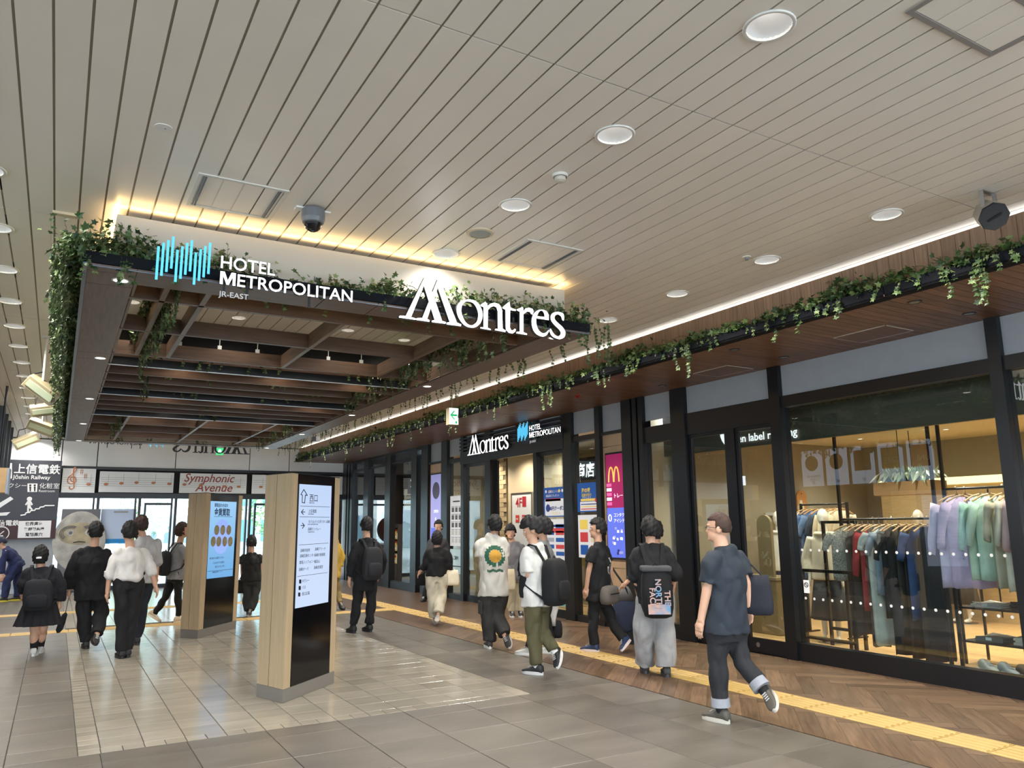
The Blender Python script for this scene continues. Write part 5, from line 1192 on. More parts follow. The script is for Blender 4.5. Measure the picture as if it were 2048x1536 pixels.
wear = [  # y, colour, length, sleeve, width
 (6.38, None, .62, .22, .46, 'grey lace top at the left end of the front rail'), (6.30, (86, 78, 76), 1.25, 0, .36, 'taupe wide trousers hanging behind the lace top'), (6.20, (40, 36, 38), 1.05, 0, .34, 'near black slim garment left of the red sleeve'), (6.12, (168, 52, 58), .95, .5, .30, 'red knit top with a long sleeve on the front rail'), (6.05, (70, 64, 60), 1.35, 0, .32, 'dark taupe long dress right of the red knit'), (5.97, (196, 200, 196), 1.33, .2, .36, 'pale grey long dress on the front rail'), (5.88, (128, 142, 158), .75, .25, .40, 'blue grey short sleeved shirt on the front rail'), (5.80, (36, 36, 38), 1.0, .3, .40, 'black short sleeved dress with white tag'), (5.72, (30, 30, 30), 1.4, 0, .34, 'long black trousers, left pair on the front rail'), (5.62, (44, 42, 40), 1.2, 0, .36, 'charcoal trousers between the black pairs'), (5.54, (20, 20, 22), 1.42, 0, .38, 'long black trousers, middle pair on the front rail'), (5.45, (54, 76, 120), 1.0, .3, .4, 'blue denim shirt near the right end of the front rail'), (5.36, (24, 24, 26), 1.43, 0, .40, 'long black coat at the right end of the front rail')]
for k, (y, col, l, sl, w_, lab) in enumerate(wear): hang(RX, y, 1.662, -.85 if k == 0 else -.30+.16*math.sin(k*2.1), col or (196, 192, 180), w_, l, lab, 'clothes on the front rail', sl, k, m=LACE if col is None else None)
RX2 = 8.72
rail(RX2, 3.3, 5.20, 1.96, 'black clothes rail with lilac and mint tops at the right of the window', False, 2.98)
wear2 = [(5.06, (206, 190, 220), .95, .55, .46, 'lilac shirt at the left end of the right rail'), (4.96, (196, 172, 208), .95, .5, .44, 'second lilac shirt behind the first on the right rail'), (4.80, (172, 206, 190), .85, .5, .42, 'mint green blouse on the right rail'), (4.70, (188, 216, 204), .85, .45, .4, 'paler mint blouse on the right rail'), (4.56, (190, 182, 164), .92, .4, .4, 'beige patterned knit on the right rail'), (4.46, (206, 198, 184), .95, .45, .4, 'cream cardigan on the right rail'), (4.34, (208, 172, 176), .9, .5, .4, 'dusty pink cardigan on the right rail'), (4.24, (176, 120, 140), .9, .5, .38, 'rose knit on the right rail'), (4.10, (150, 140, 120), 1.0, .45, .4, 'brown net knit at the right end of the rail in view'), (3.95, (170, 164, 150), .95, .4, .4, 'grey beige top behind the window post'), (3.8, (190, 170, 150), .95, .4, .4, 'sand coloured top beyond the window post')]
for k, (y, col, l, sl, w_, lab) in enumerate(wear2): hang(RX2, y, 1.987, -.8 if k < 2 else -.35+.15*math.sin(k*1.7), col, w_, l, lab, 'clothes on the right rail', sl, 30+k)
rail(9.75, 7.25, 8.05, 1.86, 'black clothes rail with denim at the left of the window', True)
wear3 = [(7.98, (58, 76, 112), .95, .3, .42, 'dark blue denim shirt on the left rail'), (7.88, (84, 108, 150), .95, .3, .42, 'mid blue denim shirt on the left rail'), (7.78, (104, 128, 166), .9, .3, .4, 'light blue denim shirt on the left rail'), (7.68, (50, 62, 82), .95, .3, .4, 'navy shirt on the left rail'), (7.55, (206, 190, 160), .9, .5, .42, 'cream knit on the left rail'), (7.45, (214, 200, 176), .95, .5, .42, 'ivory knit on the left rail'), (7.35, (200, 186, 160), .95, .5, .4, 'sand knit on the left rail')]
for k, (y, col, l, sl, w_, lab) in enumerate(wear3): hang(9.75, y, 1.887, -.3+.1*math.sin(k*2.3), col, w_, l, lab, 'clothes on the left rail', sl, 60+k)
# black display frames
def frame(x, y0, y1, z0, z1, lab):
    t = thing('display_frame', lab, 'display frame', (x, (y0+y1)/2, 0), 'black display frames'); e = .018
    for a in ((y0-e, y0+e, z0, z1), (y1-e, y1+e, z0, z1)): MB().box(x-e, x+e, *a).build('upright', RACKM, t)
    MB().box(x-e, x+e, y0+e, y1-e, z1-2*e, z1).build('top_bar', RACKM, t); MB().box(x-e, x+e, y0+e, y1-e, z0+.2, z0+.2+2*e).build('lower_bar', RACKM, t)
frame(8.05, 6.02, 6.70, .012, 1.04, 'low black display frame just inside the left of the wide window')
frame(8.95, 6.55, 7.05, .012, 1.62, 'taller black display frame beside the mannequin')
# mannequin
def blob_mesh(b, name, m, vox=.012, it=6):
    me0 = b.mesh('t', m); o = bpy.data.objects.new('t', me0); md = o.modifiers.new('r', 'REMESH'); md.mode = 'VOXEL'; md.voxel_size = vox; md.use_smooth_shade = True
    s_ = o.modifiers.new('s', 'SMOOTH'); s_.iterations = it; s_.factor = .5
    me = evaluate([o])[0]; me.name = name; me.materials.clear(); me.materials.append(m); shade(me, 180); return me
MANW = mat('mannequin_white', (228, 222, 210), .35)
def mannequin(x, y, rot, lab, top, skirt, grp=None, h=1.78):
    t = thing('mannequin', lab, 'mannequin', (0, 0, 0), grp); b = MB(); s = h/1.78
    b.ell((0, .01, 1.66), (.075, .095, .115), 20, 14).ell((0, .05, 1.62), (.05, .06, .075)).cyl((0, -.01, 1.40), (0, 0, 1.60), .05, .045, 14)
    for sg in (-1, 1):
        b.cyl((sg*.17, 0, 1.38), (sg*.24, -.02, 1.1), .045, .036, 10).cyl((sg*.24, -.02, 1.1), (sg*.22, .06, .86), .036, .026, 10).ell((sg*.22, .07, .80), (.022, .035, .07), 10, 8)
        b.cyl((sg*.085, 0, .92), (sg*.09, .01, .5), .08, .055, 12).cyl((sg*.09, .01, .5), (sg*.09, -.01, .09), .052, .034, 12).ell((sg*.09, .06, .045), (.038, .11, .035), 12, 8)
    b.loft([[(hw*math.cos(a), dp*math.sin(a), z) for a in [2*math.pi*k/18 for k in range(18)]] for z, hw, dp in ((.86, .15, .11), (.96, .165, .12), (1.1, .12, .09), (1.28, .155, .11), (1.38, .18, .09), (1.43, .08, .06))])
    o = bpy.data.objects.new('figure', blob_mesh(b, 'figure', MANW, .011)); C.objects.link(o); o.parent = t
    if top:
        b = MB(); b.loft([[(hw*math.cos(a), dp*math.sin(a), z) for a in [2*math.pi*k/22 for k in range(22)]] for z, hw, dp in ((.82, .22, .16), (1.0, .20, .15), (1.2, .19, .14), (1.36, .20, .12), (1.44, .10, .085))])
        for sg in (-1, 1): b.cyl((sg*.17, 0, 1.38), (sg*.27, -.02, 1.08), .075, .085, 12).cyl((sg*.27, -.02, 1.08), (sg*.25, .04, .92), .085, .07, 12)
        b.lathe((0, .0, 1.40), [(.10, -.02), (.15, .03), (.12, .07), (.07, .05)], 18)
        o = bpy.data.objects.new('hooded_top', blob_mesh(b, 'hooded_top', mat('cloth_%d_%d_%d' % top, top, .85, var=.06, bump=.2, bscale=40), .014)); C.objects.link(o); o.parent = t
    if skirt:
        b = MB(); b.loft([[(hw*math.cos(a)*(1+.05*math.sin(9*a)*(1-q)), hw*.8*math.sin(a)*(1+.05*math.sin(9*a)*(1-q)), z) for a in [2*math.pi*k/54 for k in range(54)]] for z, hw, q in ((.30, .25, 0), (.6, .215, .4), (.85, .18, .9))])
        me = b.mesh('skirt', mat('cloth_%d_%d_%d' % skirt, skirt, .85, var=.1)); shade(me, 180); o = bpy.data.objects.new('skirt', me); C.objects.link(o); o.parent = t
    b = MB().cyl((0, 0, 0), (0, 0, .012), .19, n=28); o = bpy.data.objects.new('base_plate', b.mesh('base_plate', CHROME)); C.objects.link(o); o.parent = t
    t.location = (x, y, .012); t.rotation_euler = (0, 0, rot); t.scale = (s, s, s); return t
mannequin(9.15, 7.2, 1.9, 'white mannequin in a cream hooded top and dark skirt behind the window', (214, 202, 180), (40, 42, 48))
mannequin(12.2, 7.75, 1.6, 'left of two white mannequins far back in the shop', (170, 160, 140), (60, 60, 66), 'mannequins at the back'); mannequin(12.5, 7.35, 1.6, 'right of two white mannequins far back in the shop', (120, 122, 160), (70, 66, 60), 'mannequins at the back')
mannequin(10.2, 8.9, 1.9, 'mannequin in a white blouse behind the sliding door', (226, 222, 212), (34, 38, 60))
# shelf unit with folded clothes
su = thing('shelf_unit', 'black shelf unit with folded clothes at the right of the window', 'shelf', (9.3, 4.4, 0))
for y in (3.4, 4.4, 5.35):
    for x in (9.05, 9.5): MB().box(x-.012, x+.012, y-.012, y+.012, .012, 1.3).build('upright', RACKM, su)
for z in (.25, .62, .98): MB().box(9.03, 9.52, 3.38, 5.37, z, z+.02).build('shelf_board', RACKM, su)
FC = [(120, 116, 110), (176, 176, 170), (60, 58, 56), (196, 190, 178), (84, 80, 76), (150, 146, 138), (46, 46, 50), (206, 204, 198)]
k = 0
for z in (.27, .64, 1.0):
    for y in (5.1, 4.68, 4.26, 3.84, 3.56):
        if k > 23: break
        hh = [.05, .085, .06, .09, .07][k % 5]; b = MB(); n_ = 3
        for q in range(n_): 
            rg = [[(9.1+.36*u_, y-.15+.3*v_+.012*math.sin(q*3+k), z+.002+hh*q/n_+hh/n_*w2*.92+.012*math.sin(5*u_+3*v_+k)*(q == n_-1)) for (u_, v_) in ((0, 0), (.5, 0), (1, 0), (1, .5), (1, 1), (.5, 1), (0, 1), (0, .5))] for w2 in (0, 1)]
            b.loft(rg)
        c = FC[(k*3) % 8]
        t = thing('folded_clothes', rank(k)+' folded garment pile on the black shelves, counted from the lowest left', 'clothes', (9.28, y, z), 'folded clothes on the shelves'); b.build('cloth_pile', mat('cloth_%d_%d_%d' % c, c, .85, var=.15, bump=.3, bscale=60), t); MB().box(9.09, 9.11, y-.03, y+.03, z+.02, z+.05).build('price_tag', INKW, t); k += 1
# sneakers on a white plinth
def shoe(name, lab, x, y, rot, c_up, c_sole, grp=None, z=0, L=.28, parent_only=False, cat='shoe'):
    t = thing(name, lab, cat, (0, 0, 0), grp); shoe_parts(t, c_up, c_sole, L); t.location = (x, y, z); t.rotation_euler = (0, 0, rot); return t
def shoe_profile(L, W, heel=.0):
    """rings along the foot (+y forwards), low trainer shape"""
    rg = []; n = 16
    for q, hw, h in ((0, .55, .55), (.03, .78, .78), (.12, .86, .98), (.25, .84, 1.0), (.38, .82, .78), (.52, .90, .60), (.66, 1.0, .47), (.8, .98, .37), (.92, .80, .28), (.98, .5, .2), (1.0, .25, .14)):
        y = (q-.28)*L; w_ = W*hw/2; hh = h*L*.36; rg.append([(w_*math.copysign(abs(math.cos(a))**.75, math.cos(a)), y, max(0, hh*(.5+.5*math.copysign(abs(math.sin(a))**.7, math.sin(a))))) for a in [2*math.pi*k/n for k in range(n)]])
    return rg
def shoe_meshes(L, c_up, c_sole):
    b = MB().loft([[(x, y, z+.022) for x, y, z in r] for r in shoe_profile(L, L*.36)]); up = b.mesh('shoe_upper', mat('shoe_%d_%d_%d' % c_up, c_up, .6, var=.08)); shade(up, 180)
    n = 22; ol = []
    for k in range(n):
        a = 2*math.pi*k/n; yy = math.sin(a); wx = math.cos(a)*L*.19*(1+.10*math.sin(a)); ol.append((wx, L*(.22+.52*yy), 0))
    b = MB().loft([[(x, y, .0) for x, y, z in ol], [(x*1.03, y*1.01, .012) for x, y, z in ol], [(x*.98, y*.99, .034) for x, y, z in ol]]); so_ = b.mesh('sole', mat('sole_%d_%d_%d' % c_sole, c_sole, .6)); shade(so_, 50)
    la = MB()
    for k in range(4): la.box(-L*.07, L*.07, L*(.2+.06*k), L*(.22+.06*k), L*(.30-.035*k)+.016, L*(.31-.035*k)+.021)
    return up, so_, la.mesh('laces', mat('lace_white', (200, 200, 196), .7))
def shoe_parts(t, c_up, c_sole, L=.28):
    for me in shoe_meshes(L, c_up, c_sole):
        o = bpy.data.objects.new(me.name.split('.')[0], me); C.objects.link(o); o.parent = t
struct(MB().box(8.1, 9.0, 3.6, 5.05, .013, .05).build('trim_64', mat('plinth_pale', (190, 192, 188), .5)))
for k, (y, c, lab) in enumerate(((4.86, (176, 176, 172), 'left white and grey trainer on the pale plinth'), (4.66, (166, 170, 176), 'second grey trainer on the pale plinth'), (4.48, (86, 78, 70), 'dark brown trainer on the pale plinth'), (4.28, (196, 196, 190), 'white trainer at the frame edge on the pale plinth'))): shoe('trainer', lab, 8.55, y, 2.6, c, (206, 206, 200), 'trainers on the plinth', .051)
# counter, plant, back shelves, wall pictures
CNT = mat('counter_olive', (132, 116, 84), .6, var=.05)
cy = on_x(1530, 1040, 9.1).y; cz = on_x(1530, 1030, 9.1).z
t = thing('shop_counter', 'olive counter block with a rounded upright panel behind the door', 'counter', (9.3, cy+.2, 0)); MB().box(9.02, 9.5, cy-.2, cy+.6, .012, .78).build('counter_body', CNT, t, bevel=.01)
pts = [(9.06, cy-.13, .82), (9.06, cy+.13, .82)]+[(9.06, cy+.13*math.cos(a), cz-.13+.13*math.sin(a)) for a in np.linspace(0, math.pi, 12)]; MB().prism(pts, (.05, 0, 0)).build('rounded_panel', CNT, t); MB().box(9.0, 9.52, cy-.22, cy+.62, .78, .82).build('counter_top', CNT, t)
t = thing('wall_shelf', 'pale shelf block with small vase and board behind the door', 'shelf', (11.2, 9.2, 0)); MB().box(10.6, 12, 9.1, 9.48, .012, 1.72).build('shelf_body', mat('shelf_grey', (150, 140, 118), .6), t); MB().box(10.58, 12.02, 9.08, 9.49, 1.72, 1.77).build('shelf_top', INKW, t)
t = thing('vase', 'small cream vase on the pale shelf block', 'vase', (11.2, 9.25, 1.77)); MB().lathe((11.2, 9.25, 1.77), [(.05, 0), (.055, .1), (.03, .16), (.03, .2)], 16).build('vase_body', mat('vase_cream', (214, 196, 160), .4), t)
MB().lathe((11.2, 9.25, 1.77), [(.03, .2), (.034, .205), (.026, .205)], 16).build('rim', INKW, t)
t = thing('serving_board', 'rounded wooden board leaning on the pale shelf block', 'board', (11.4, 9.4, 1.77)); MB().prism([(11.3, 9.4, 1.772), (11.55, 9.4, 1.772)]+[(11.425+.125*math.cos(a), 9.4, 2.05+.11*math.sin(a)) for a in np.linspace(0, math.pi, 10)], (0, .02, 0)).build('board_body', mat('board_wood', (170, 112, 60), .5, var=.1), t); MB().cyl((11.425, 9.398, 2.1), (11.425, 9.4, 2.1), .014).build('hole', INKB, t)
t = thing('shop_planter', 'box planter with pale arching leaves hanging in the back of the shop', 'plant', (11.3, 7.3, 2.05)); MB().box(11.1, 11.5, 6.8, 7.75, 2.0, 2.2).build('planter_box', mat('planter_tan', (150, 120, 84), .6), t); F = Foliage(); r = np.random.default_rng(4)
for k in range(150):
    a = r.uniform(0, 6.28); p0 = np.array((11.3, r.uniform(6.9, 7.65), 2.2)); d = np.array((math.cos(a)*.8, math.sin(a), 1.6)); prev = p0
    F.leaf(p0, d, (0, 0, 1.0), r.uniform(.15, .3), 1); F.leaf(p0+d*.1, d*np.array((1, 1, -.4)), (0, 0, 1.0), r.uniform(.15, .32), 1)
F.build(t, leaf_mat('plant_pale', (120, 150, 120), (170, 196, 170), (206, 220, 200)))
for x in (11.15, 11.45): MB().cyl((x, 7.3, 2.2), (x, 7.3, 2.999), .006).build('hanger_rod', RACKM, t)
t = thing('back_cabinet', 'pale timber wall cabinet with lit strip at the back of the shop', 'cabinet', (13.2, 6.5, 0)); MB().box(12.95, 13.38, 5.2, 8.9, .012, 2.2).build('cabinet_body', mat('cabinet_oak', (186, 158, 112), .6, var=.1, stretch=(1, 1, 8)), t); MB().box(12.9, 12.949, 5.2, 8.9, 2.2, 2.32).build('light_strip', mat('strip_warm', (255, 226, 160), emit=2.2), t)
for y in (6.1, 7.0, 7.9): MB().box(12.94, 12.949, y-.01, y+.01, .1, 2.1).build('door_gap', INKB, t)
t = thing('framed_print', 'maroon framed print at the right back of the shop', 'picture', (12.9, 4.7, 2.2)); MB().box(12.9, 12.94, 4.2, 5.0, 2.0, 2.5).build('frame', INKW, t); MB().box(12.895, 12.9, 4.24, 4.96, 2.04, 2.46).build('print', mat('print_maroon', (104, 26, 44), .5), t); MB().box(12.94, 13.39, 4.55, 4.65, 2.2, 2.3).build('wall_arm', RACKM, t)
# ================================================================== ENTRANCE LOBBY BEHIND THE SIGN FASCIA
LB = mat('lobby_cream', (206, 190, 160), .7)
for nm, bx, m in (('wall_lobby_back', (10.6, 10.7, 9.7, 17.3, 0, 3.3), LB), ('wall_lobby_right', (7.86, 10.6, 9.66, 9.7, 0, 3.3), LB), ('wall_lobby_left', (7.86, 10.6, 17.28, 17.32, 0, 3.3), LB), ('ceiling_lobby', (7.86, 10.6, 9.7, 17.3, 3.25, 3.3), WHITEM), ('floor_lobby', (7.86, 10.6, 9.62, 17.35, -.1, 0), mat('lobby_floor', (130, 116, 98), .35, var=.08))): struct(MB().box(*bx).build(nm, m))
BRK = mat('brick_cream', (198, 178, 142), .7, var=.1, rnd=.1)
bk = MB().box(8.9, 9.1, 15.56, 16.12, 0, 3.2).build('trim_65', mat('mortar', (120, 104, 80), .8)); struct(bk)
bm_ = MB().box(-.008, .008, -.115, .115, -.048, .048).mesh('brick', BRK)
for j in range(30):
    for i in range(3):
        y = 15.68+.24*i+(.12 if j % 2 else 0)
        if y < 16.1: o = link('brick', bm_, bk); o.location = (8.895, y, .06+.105*j)
struct(MB().box(8.93, 9.03, 13.3, 15.55, 0, 3.2).build('wall_lobby_stub', LB))
BXB = 8.88; p = on_x(1043, 1000, BXB); yc = p.y; zt = on_x(1043, 988, BXB).z
t = thing('floor_guide_board', 'white framed floor guide board reading 4F inside the entrance', 'sign', (BXB, yc, 0))
MB().box(BXB, BXB+.045, yc-.42, yc+.42, .6, zt).build('board', PWH, t); MB().box(BXB-.01, BXB+.047, yc-.45, yc-.42, .0, zt+.03).build('frame_bar', CHROME, t); MB().box(BXB-.01, BXB+.047, yc+.42, yc+.45, 0, zt+.03).build('frame_bar', CHROME, t); MB().box(BXB-.01, BXB+.047, yc-.42, yc+.42, zt, zt+.03).build('frame_bar', CHROME, t)
R4 = mat('guide_red', (176, 44, 56), .5); wtext('4F', yc+.25, zt-.28, .28, R4, t, BXB-.004, .006); wtext('UNI', yc+.25, zt-.5, .06, R4, t, BXB-.004)
for k, c in enumerate(((200, 70, 60), (190, 50, 50))): MB().box(BXB-.006, BXB-.001, yc+.1-.28*k, yc+.26-.28*k, zt-.62, zt-.46).build('shop_badge', mat('badge_%d' % k, c, .5), t)
wtext('MUJI', yc+.245, zt-.56, .05, INKW, t, BXB-.008); wtext('CAN', yc-.04, zt-.53, .05, INKW, t, BXB-.008); wtext('DO', yc-.05, zt-.59, .05, INKW, t, BXB-.008)
MB().box(BXB-.006, BXB-.001, yc-.2, yc-.04, zt-.28, zt-.06).build('pictogram', R4, t)
b = thing('shop_sign_bar', 'white lettered shop sign glowing behind the blue posters', 'sign', (9.8, 11, 2.3)); q = on_x(1150, 945, 9.8)
MB().box(9.8, 9.9, q.y-1.0, q.y+.9, q.z-.18, q.z+.3).build('board', INKB, b); wtext('世志商店', q.y+.62, q.z-.1, .34, SIGNW, b, 9.795, .006); MB().box(9.8, 9.82, q.y-1, q.y+.9, q.z+.301, q.z+.32).build('edge_strip', mat('strip_gold', (200, 160, 90), .4), b); MB().box(9.9, 10.59, q.y-.1, q.y+.1, q.z, q.z+.1).build('wall_arm', RACKM, b)
for x, y in ((8.6, 10.6), (9.9, 11.8), (8.4, 13.2), (8.4, 14.6), (8.4, 16)): lamp('SPOT', (x, y, 3.22), 90, .06, 140, (1, .88, .70))
# ================================================================== FOOD SHOP AT THE FAR END
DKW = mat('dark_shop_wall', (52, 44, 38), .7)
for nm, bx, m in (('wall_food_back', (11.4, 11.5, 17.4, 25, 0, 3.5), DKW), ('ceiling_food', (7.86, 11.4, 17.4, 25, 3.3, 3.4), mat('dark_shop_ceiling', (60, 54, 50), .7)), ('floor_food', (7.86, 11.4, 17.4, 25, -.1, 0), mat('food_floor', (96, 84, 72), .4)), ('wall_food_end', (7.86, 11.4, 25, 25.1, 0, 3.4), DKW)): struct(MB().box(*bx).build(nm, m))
q = on_x(831, 962, 8.3); t = thing('shop_name_board', 'black shop board with bright kanji hanging in the far shop window', 'sign', (8.3, q.y, q.z))
MB().box(8.3, 8.36, q.y-1.3, q.y+.55, q.z-.32, q.z+.32).build('board', mat('board_dark', (40, 36, 34), .5), t); wtext('全粥酒舗', q.y+.35, q.z-.13, .36, SIGNW, t, 8.295, .006)
for a in ((q.z+.32, q.z+.335), (q.z-.335, q.z-.32)): MB().box(8.295, 8.36, q.y-1.3, q.y+.55, *a).build('gold_edge', mat('strip_gold', (200, 160, 90), .4), t)
for y in (q.y-1, q.y+.3): MB().cyl((8.33, y, q.z+.335), (8.33, y, 3.299), .01).build('hanger_rod', RACKM, t)
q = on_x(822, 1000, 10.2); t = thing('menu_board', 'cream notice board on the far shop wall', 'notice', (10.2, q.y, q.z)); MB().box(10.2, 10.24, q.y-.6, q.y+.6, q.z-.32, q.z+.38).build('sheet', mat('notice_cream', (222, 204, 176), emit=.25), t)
for k in range(3): MB().box(10.195, 10.2, q.y-.2, q.y+.4, q.z-.1+.12*k, q.z-.08+.12*k).build('text_line', INKB, t)
MB().box(10.24, 11.39, q.y-.05, q.y+.05, q.z-.05, q.z+.05).build('wall_arm', RACKM, t)
t = thing('snack_shelf', 'tall dark shelf with golden boxes in the far shop doorway', 'shelf', (8.35, 18.9, 0)); q = on_x(790, 1140, 8.3)
MB().box(8.25, 8.75, q.y-.3, q.y-.26, 0, 1.65).build('side_panel', DKW, t); MB().box(8.25, 8.75, q.y+.26, q.y+.3, 0, 1.65).build('side_panel', DKW, t); MB().box(8.72, 8.75, q.y-.26, q.y+.26, 0, 1.65).build('back_panel', DKW, t); MB().box(8.25, 8.72, q.y-.26, q.y+.26, 0, .55).build('base_cabinet', mat('cabinet_brown', (74, 52, 38), .5), t)
for z in (.55, .9, 1.22, 1.55): MB().box(8.25, 8.72, q.y-.26, q.y+.26, z, z+.02).build('shelf_board', DKW, t)
for z in (.57, .92, 1.24):
    for i in range(4):
        g = thing('snack_box', rank(i)+' boxed snack from the right on the '+{.57: 'lowest', .92: 'middle', 1.24: 'upper'}[z]+' board of the dark shelf', 'box', (8.3, q.y-.2+.125*i, z), 'snack boxes in the far shop'); hgt = .16+.05*((i*7+int(z*10)) % 3)
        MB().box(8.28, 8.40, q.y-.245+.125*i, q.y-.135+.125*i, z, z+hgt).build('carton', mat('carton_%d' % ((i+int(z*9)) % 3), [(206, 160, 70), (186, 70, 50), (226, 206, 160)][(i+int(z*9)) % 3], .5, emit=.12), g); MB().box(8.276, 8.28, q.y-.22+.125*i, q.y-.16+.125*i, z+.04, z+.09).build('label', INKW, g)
for x, y in ((8.7, 18.4), (9.6, 19.6), (8.8, 21), (9.8, 22.4)): lamp('SPOT', (x, y, 3.28), 80, .06, 140, (1, .84, .62))
t = thing('grey_bin_cabinet', 'grey cabinet standing against the end of the shop front', 'cabinet', (7.3, 22.3, 0)); a = on_z(676, 1172); MB().box(6.3, 7.2, 22.6, 23.2, .06, 1.05).build('cabinet_body', mat('cabinet_grey', (120, 116, 112), .5), t, bevel=.01); MB().box(6.28, 7.22, 22.58, 23.22, 1.05, 1.09).build('cabinet_top', CHROME, t)
for x in (6.4, 7.1): MB().cyl((x, 22.9, 0), (x, 22.9, .06), .05).build('foot', RACKM, t)
t = thing('daruma_doll', 'large round red papier doll with a pale face beside the end of the shop front', 'doll', (6.55, 22.9, 1.09)); DR = mat('doll_red', (150, 46, 38), .45, var=.1)
c = V((6.62, 22.9, 1.09)); MB().ell(c+V((0, 0, .40)), (.38, .36, .40), 28, 18).build('doll_body', DR, t, True); MB().ell(c+V((-.03, -.26, .5)), (.26, .12, .22), 20, 12).build('doll_face', mat('doll_cream', (190, 160, 130), .5), t, True)
for dx in (-.13, .08): MB().ell(c+V((dx, -.36, .53)), (.06, .03, .06), 12, 8).build('eye', INKW, t, True); MB().tube([c+V((dx-.09, -.34, .60)), c+V((dx, -.37, .66)), c+V((dx+.09, -.34, .60))], .016, 6).build('brow', INKB, t)
# ================================================================== OPPOSITE SIDE, SEEN ONLY AS REFLECTIONS IN THE SHOP GLASS
t_ = struct(MB().box(-3.3, -3.2, 8.5, 17.5, 0, CZ).build('wall_opposite', mat('opposite_brown', (104, 84, 62), .6)))
OPW = mat('panel_pale', (170, 190, 214), emit=1.3)
for k, (lab, m, s1, s2) in enumerate((('pale blue shop panel with a dark round emblem, 2F, on the opposite wall', OPW, 'STARBUCKS', '2F'), ('pale blue shop panel with a brown oval, 4F, on the opposite wall', OPW, '', '4F'), ('white panel with a tan square, 3F, on the opposite wall', OPW, '', '3F'), ('panel with a yellow square on the opposite wall', OPW, 'CAFE', '3F'), ('panel with a red square and white letters on the opposite wall', OPW, 'UNI', '4F'))):
    y1 = 15.3-.82*k; y0 = y1-.70; t = thing('shop_board', lab, 'sign', (-3.2, (y0+y1)/2, 2.62), 'shop panels on the opposite wall'); MB().box(-3.199, -3.17, y0, y1, 2.60, 3.62).build('board', m, t)
    mm = [mat('emblem_dark', (40, 46, 44), .5), mat('oval_brown', (90, 76, 58), .5), mat('square_tan', (176, 140, 100), .5), mat('square_yellow', (206, 170, 60), .5), mat('square_red', (180, 40, 44), .5)][k]; yc = (y0+y1)/2
    if k < 2: MB().cyl((-3.17, yc, 3.25), (-3.165, yc, 3.25), .22, n=24).build('emblem', mm, t)
    else: MB().box(-3.17, -3.165, yc-.25, yc+.25, 2.95, 3.5).build('emblem', mm, t)
    text(s2, .13, (-3.165, yc-.09, 2.66), Y_, Z_, INKB, t, 'lettering')
    if s1: text(s1, .085 if k == 0 else .2, (-3.163, yc-.27, 2.85 if k == 0 else 3.1), Y_, Z_, INKB if k == 0 else INKW, t, 'lettering')
    if k == 0: text('COFFEE', .085, (-3.163, yc-.2, 2.76), Y_, Z_, INKB, t, 'lettering')
# ================================================================== PEOPLE
SKIN = mat('skin', (206, 160, 132), .55, var=.05, nscale=8); HAIRB = mat('hair_black', (17, 15, 15), .75, var=.3, nscale=30, stretch=(1, 1, .2)); HAIRN = mat('hair_brown', (58, 38, 28), .75, var=.3, nscale=30, stretch=(1, 1, .2))
EYEW = mat('eye_white', (230, 228, 222), .3); LIP = mat('lip', (170, 104, 96), .5)
def cloth(c, v=.10, bump=.25): return mat('wear_%d_%d_%d' % tuple(c), c, .85, var=v, nscale=7, bump=bump, bscale=70)
def remesh(b, name, m, vox, it=5, wr=0, fine=18, zmin=None):
    me0 = b.mesh('t', m); o = bpy.data.objects.new('t', me0); md = o.modifiers.new('r', 'REMESH'); md.mode = 'VOXEL'; md.voxel_size = vox
    s_ = o.modifiers.new('s', 'SMOOTH'); s_.iterations = it; s_.factor = .5
    me = evaluate([o])[0]; me.name = name; me.materials.clear(); me.materials.append(m)
    if wr:
        n = len(me.vertices); co = np.empty(n*3); no = np.empty(n*3); me.vertices.foreach_get('co', co); me.vertices.foreach_get('normal', no) if hasattr(me.vertices[0], 'normal') else None
        co = co.reshape(-1, 3); no = no.reshape(-1, 3)
        p = co*np.array((fine, fine, fine*.55)); s = sum(np.sin(p @ np.array(k)+ph)*am for k, ph, am in (((1, .3, .9), .4, 1), ((-.4, 1.1, .7), 2.1, .9), ((1.6, -1.2, 1.9), 1.2, .5), ((-1.9, .9, 2.6), .3, .45), ((2.7, 2.2, -1.4), 3, .3)))
        s = np.abs(s)*1.2-1.0
        co += no*(s*wr)[:, None]; me.vertices.foreach_set('co', co.ravel())
    shade(me, 180); return me
def seg(b, pts, rs, n=14):
    """tapered limb with round joints"""
    for p, q, r0, r1 in zip(pts[:-1], pts[1:], rs[:-1], rs[1:]): b.cyl(p, q, r0, r1, n)
    for p, r in zip(pts, rs): b.ell(p, (r, r, r), n, 8)
def ring(c, x, y, a, bb, n=20, pw=.9):
    out = []
    for k in range(n):
        t = 2*math.pi*k/n; ct, st = math.cos(t), math.sin(t)
        out.append(tuple(c+x*(a*math.copysign(abs(ct)**pw, ct))+y*(bb*math.copysign(abs(st)**pw, st))))
    return out
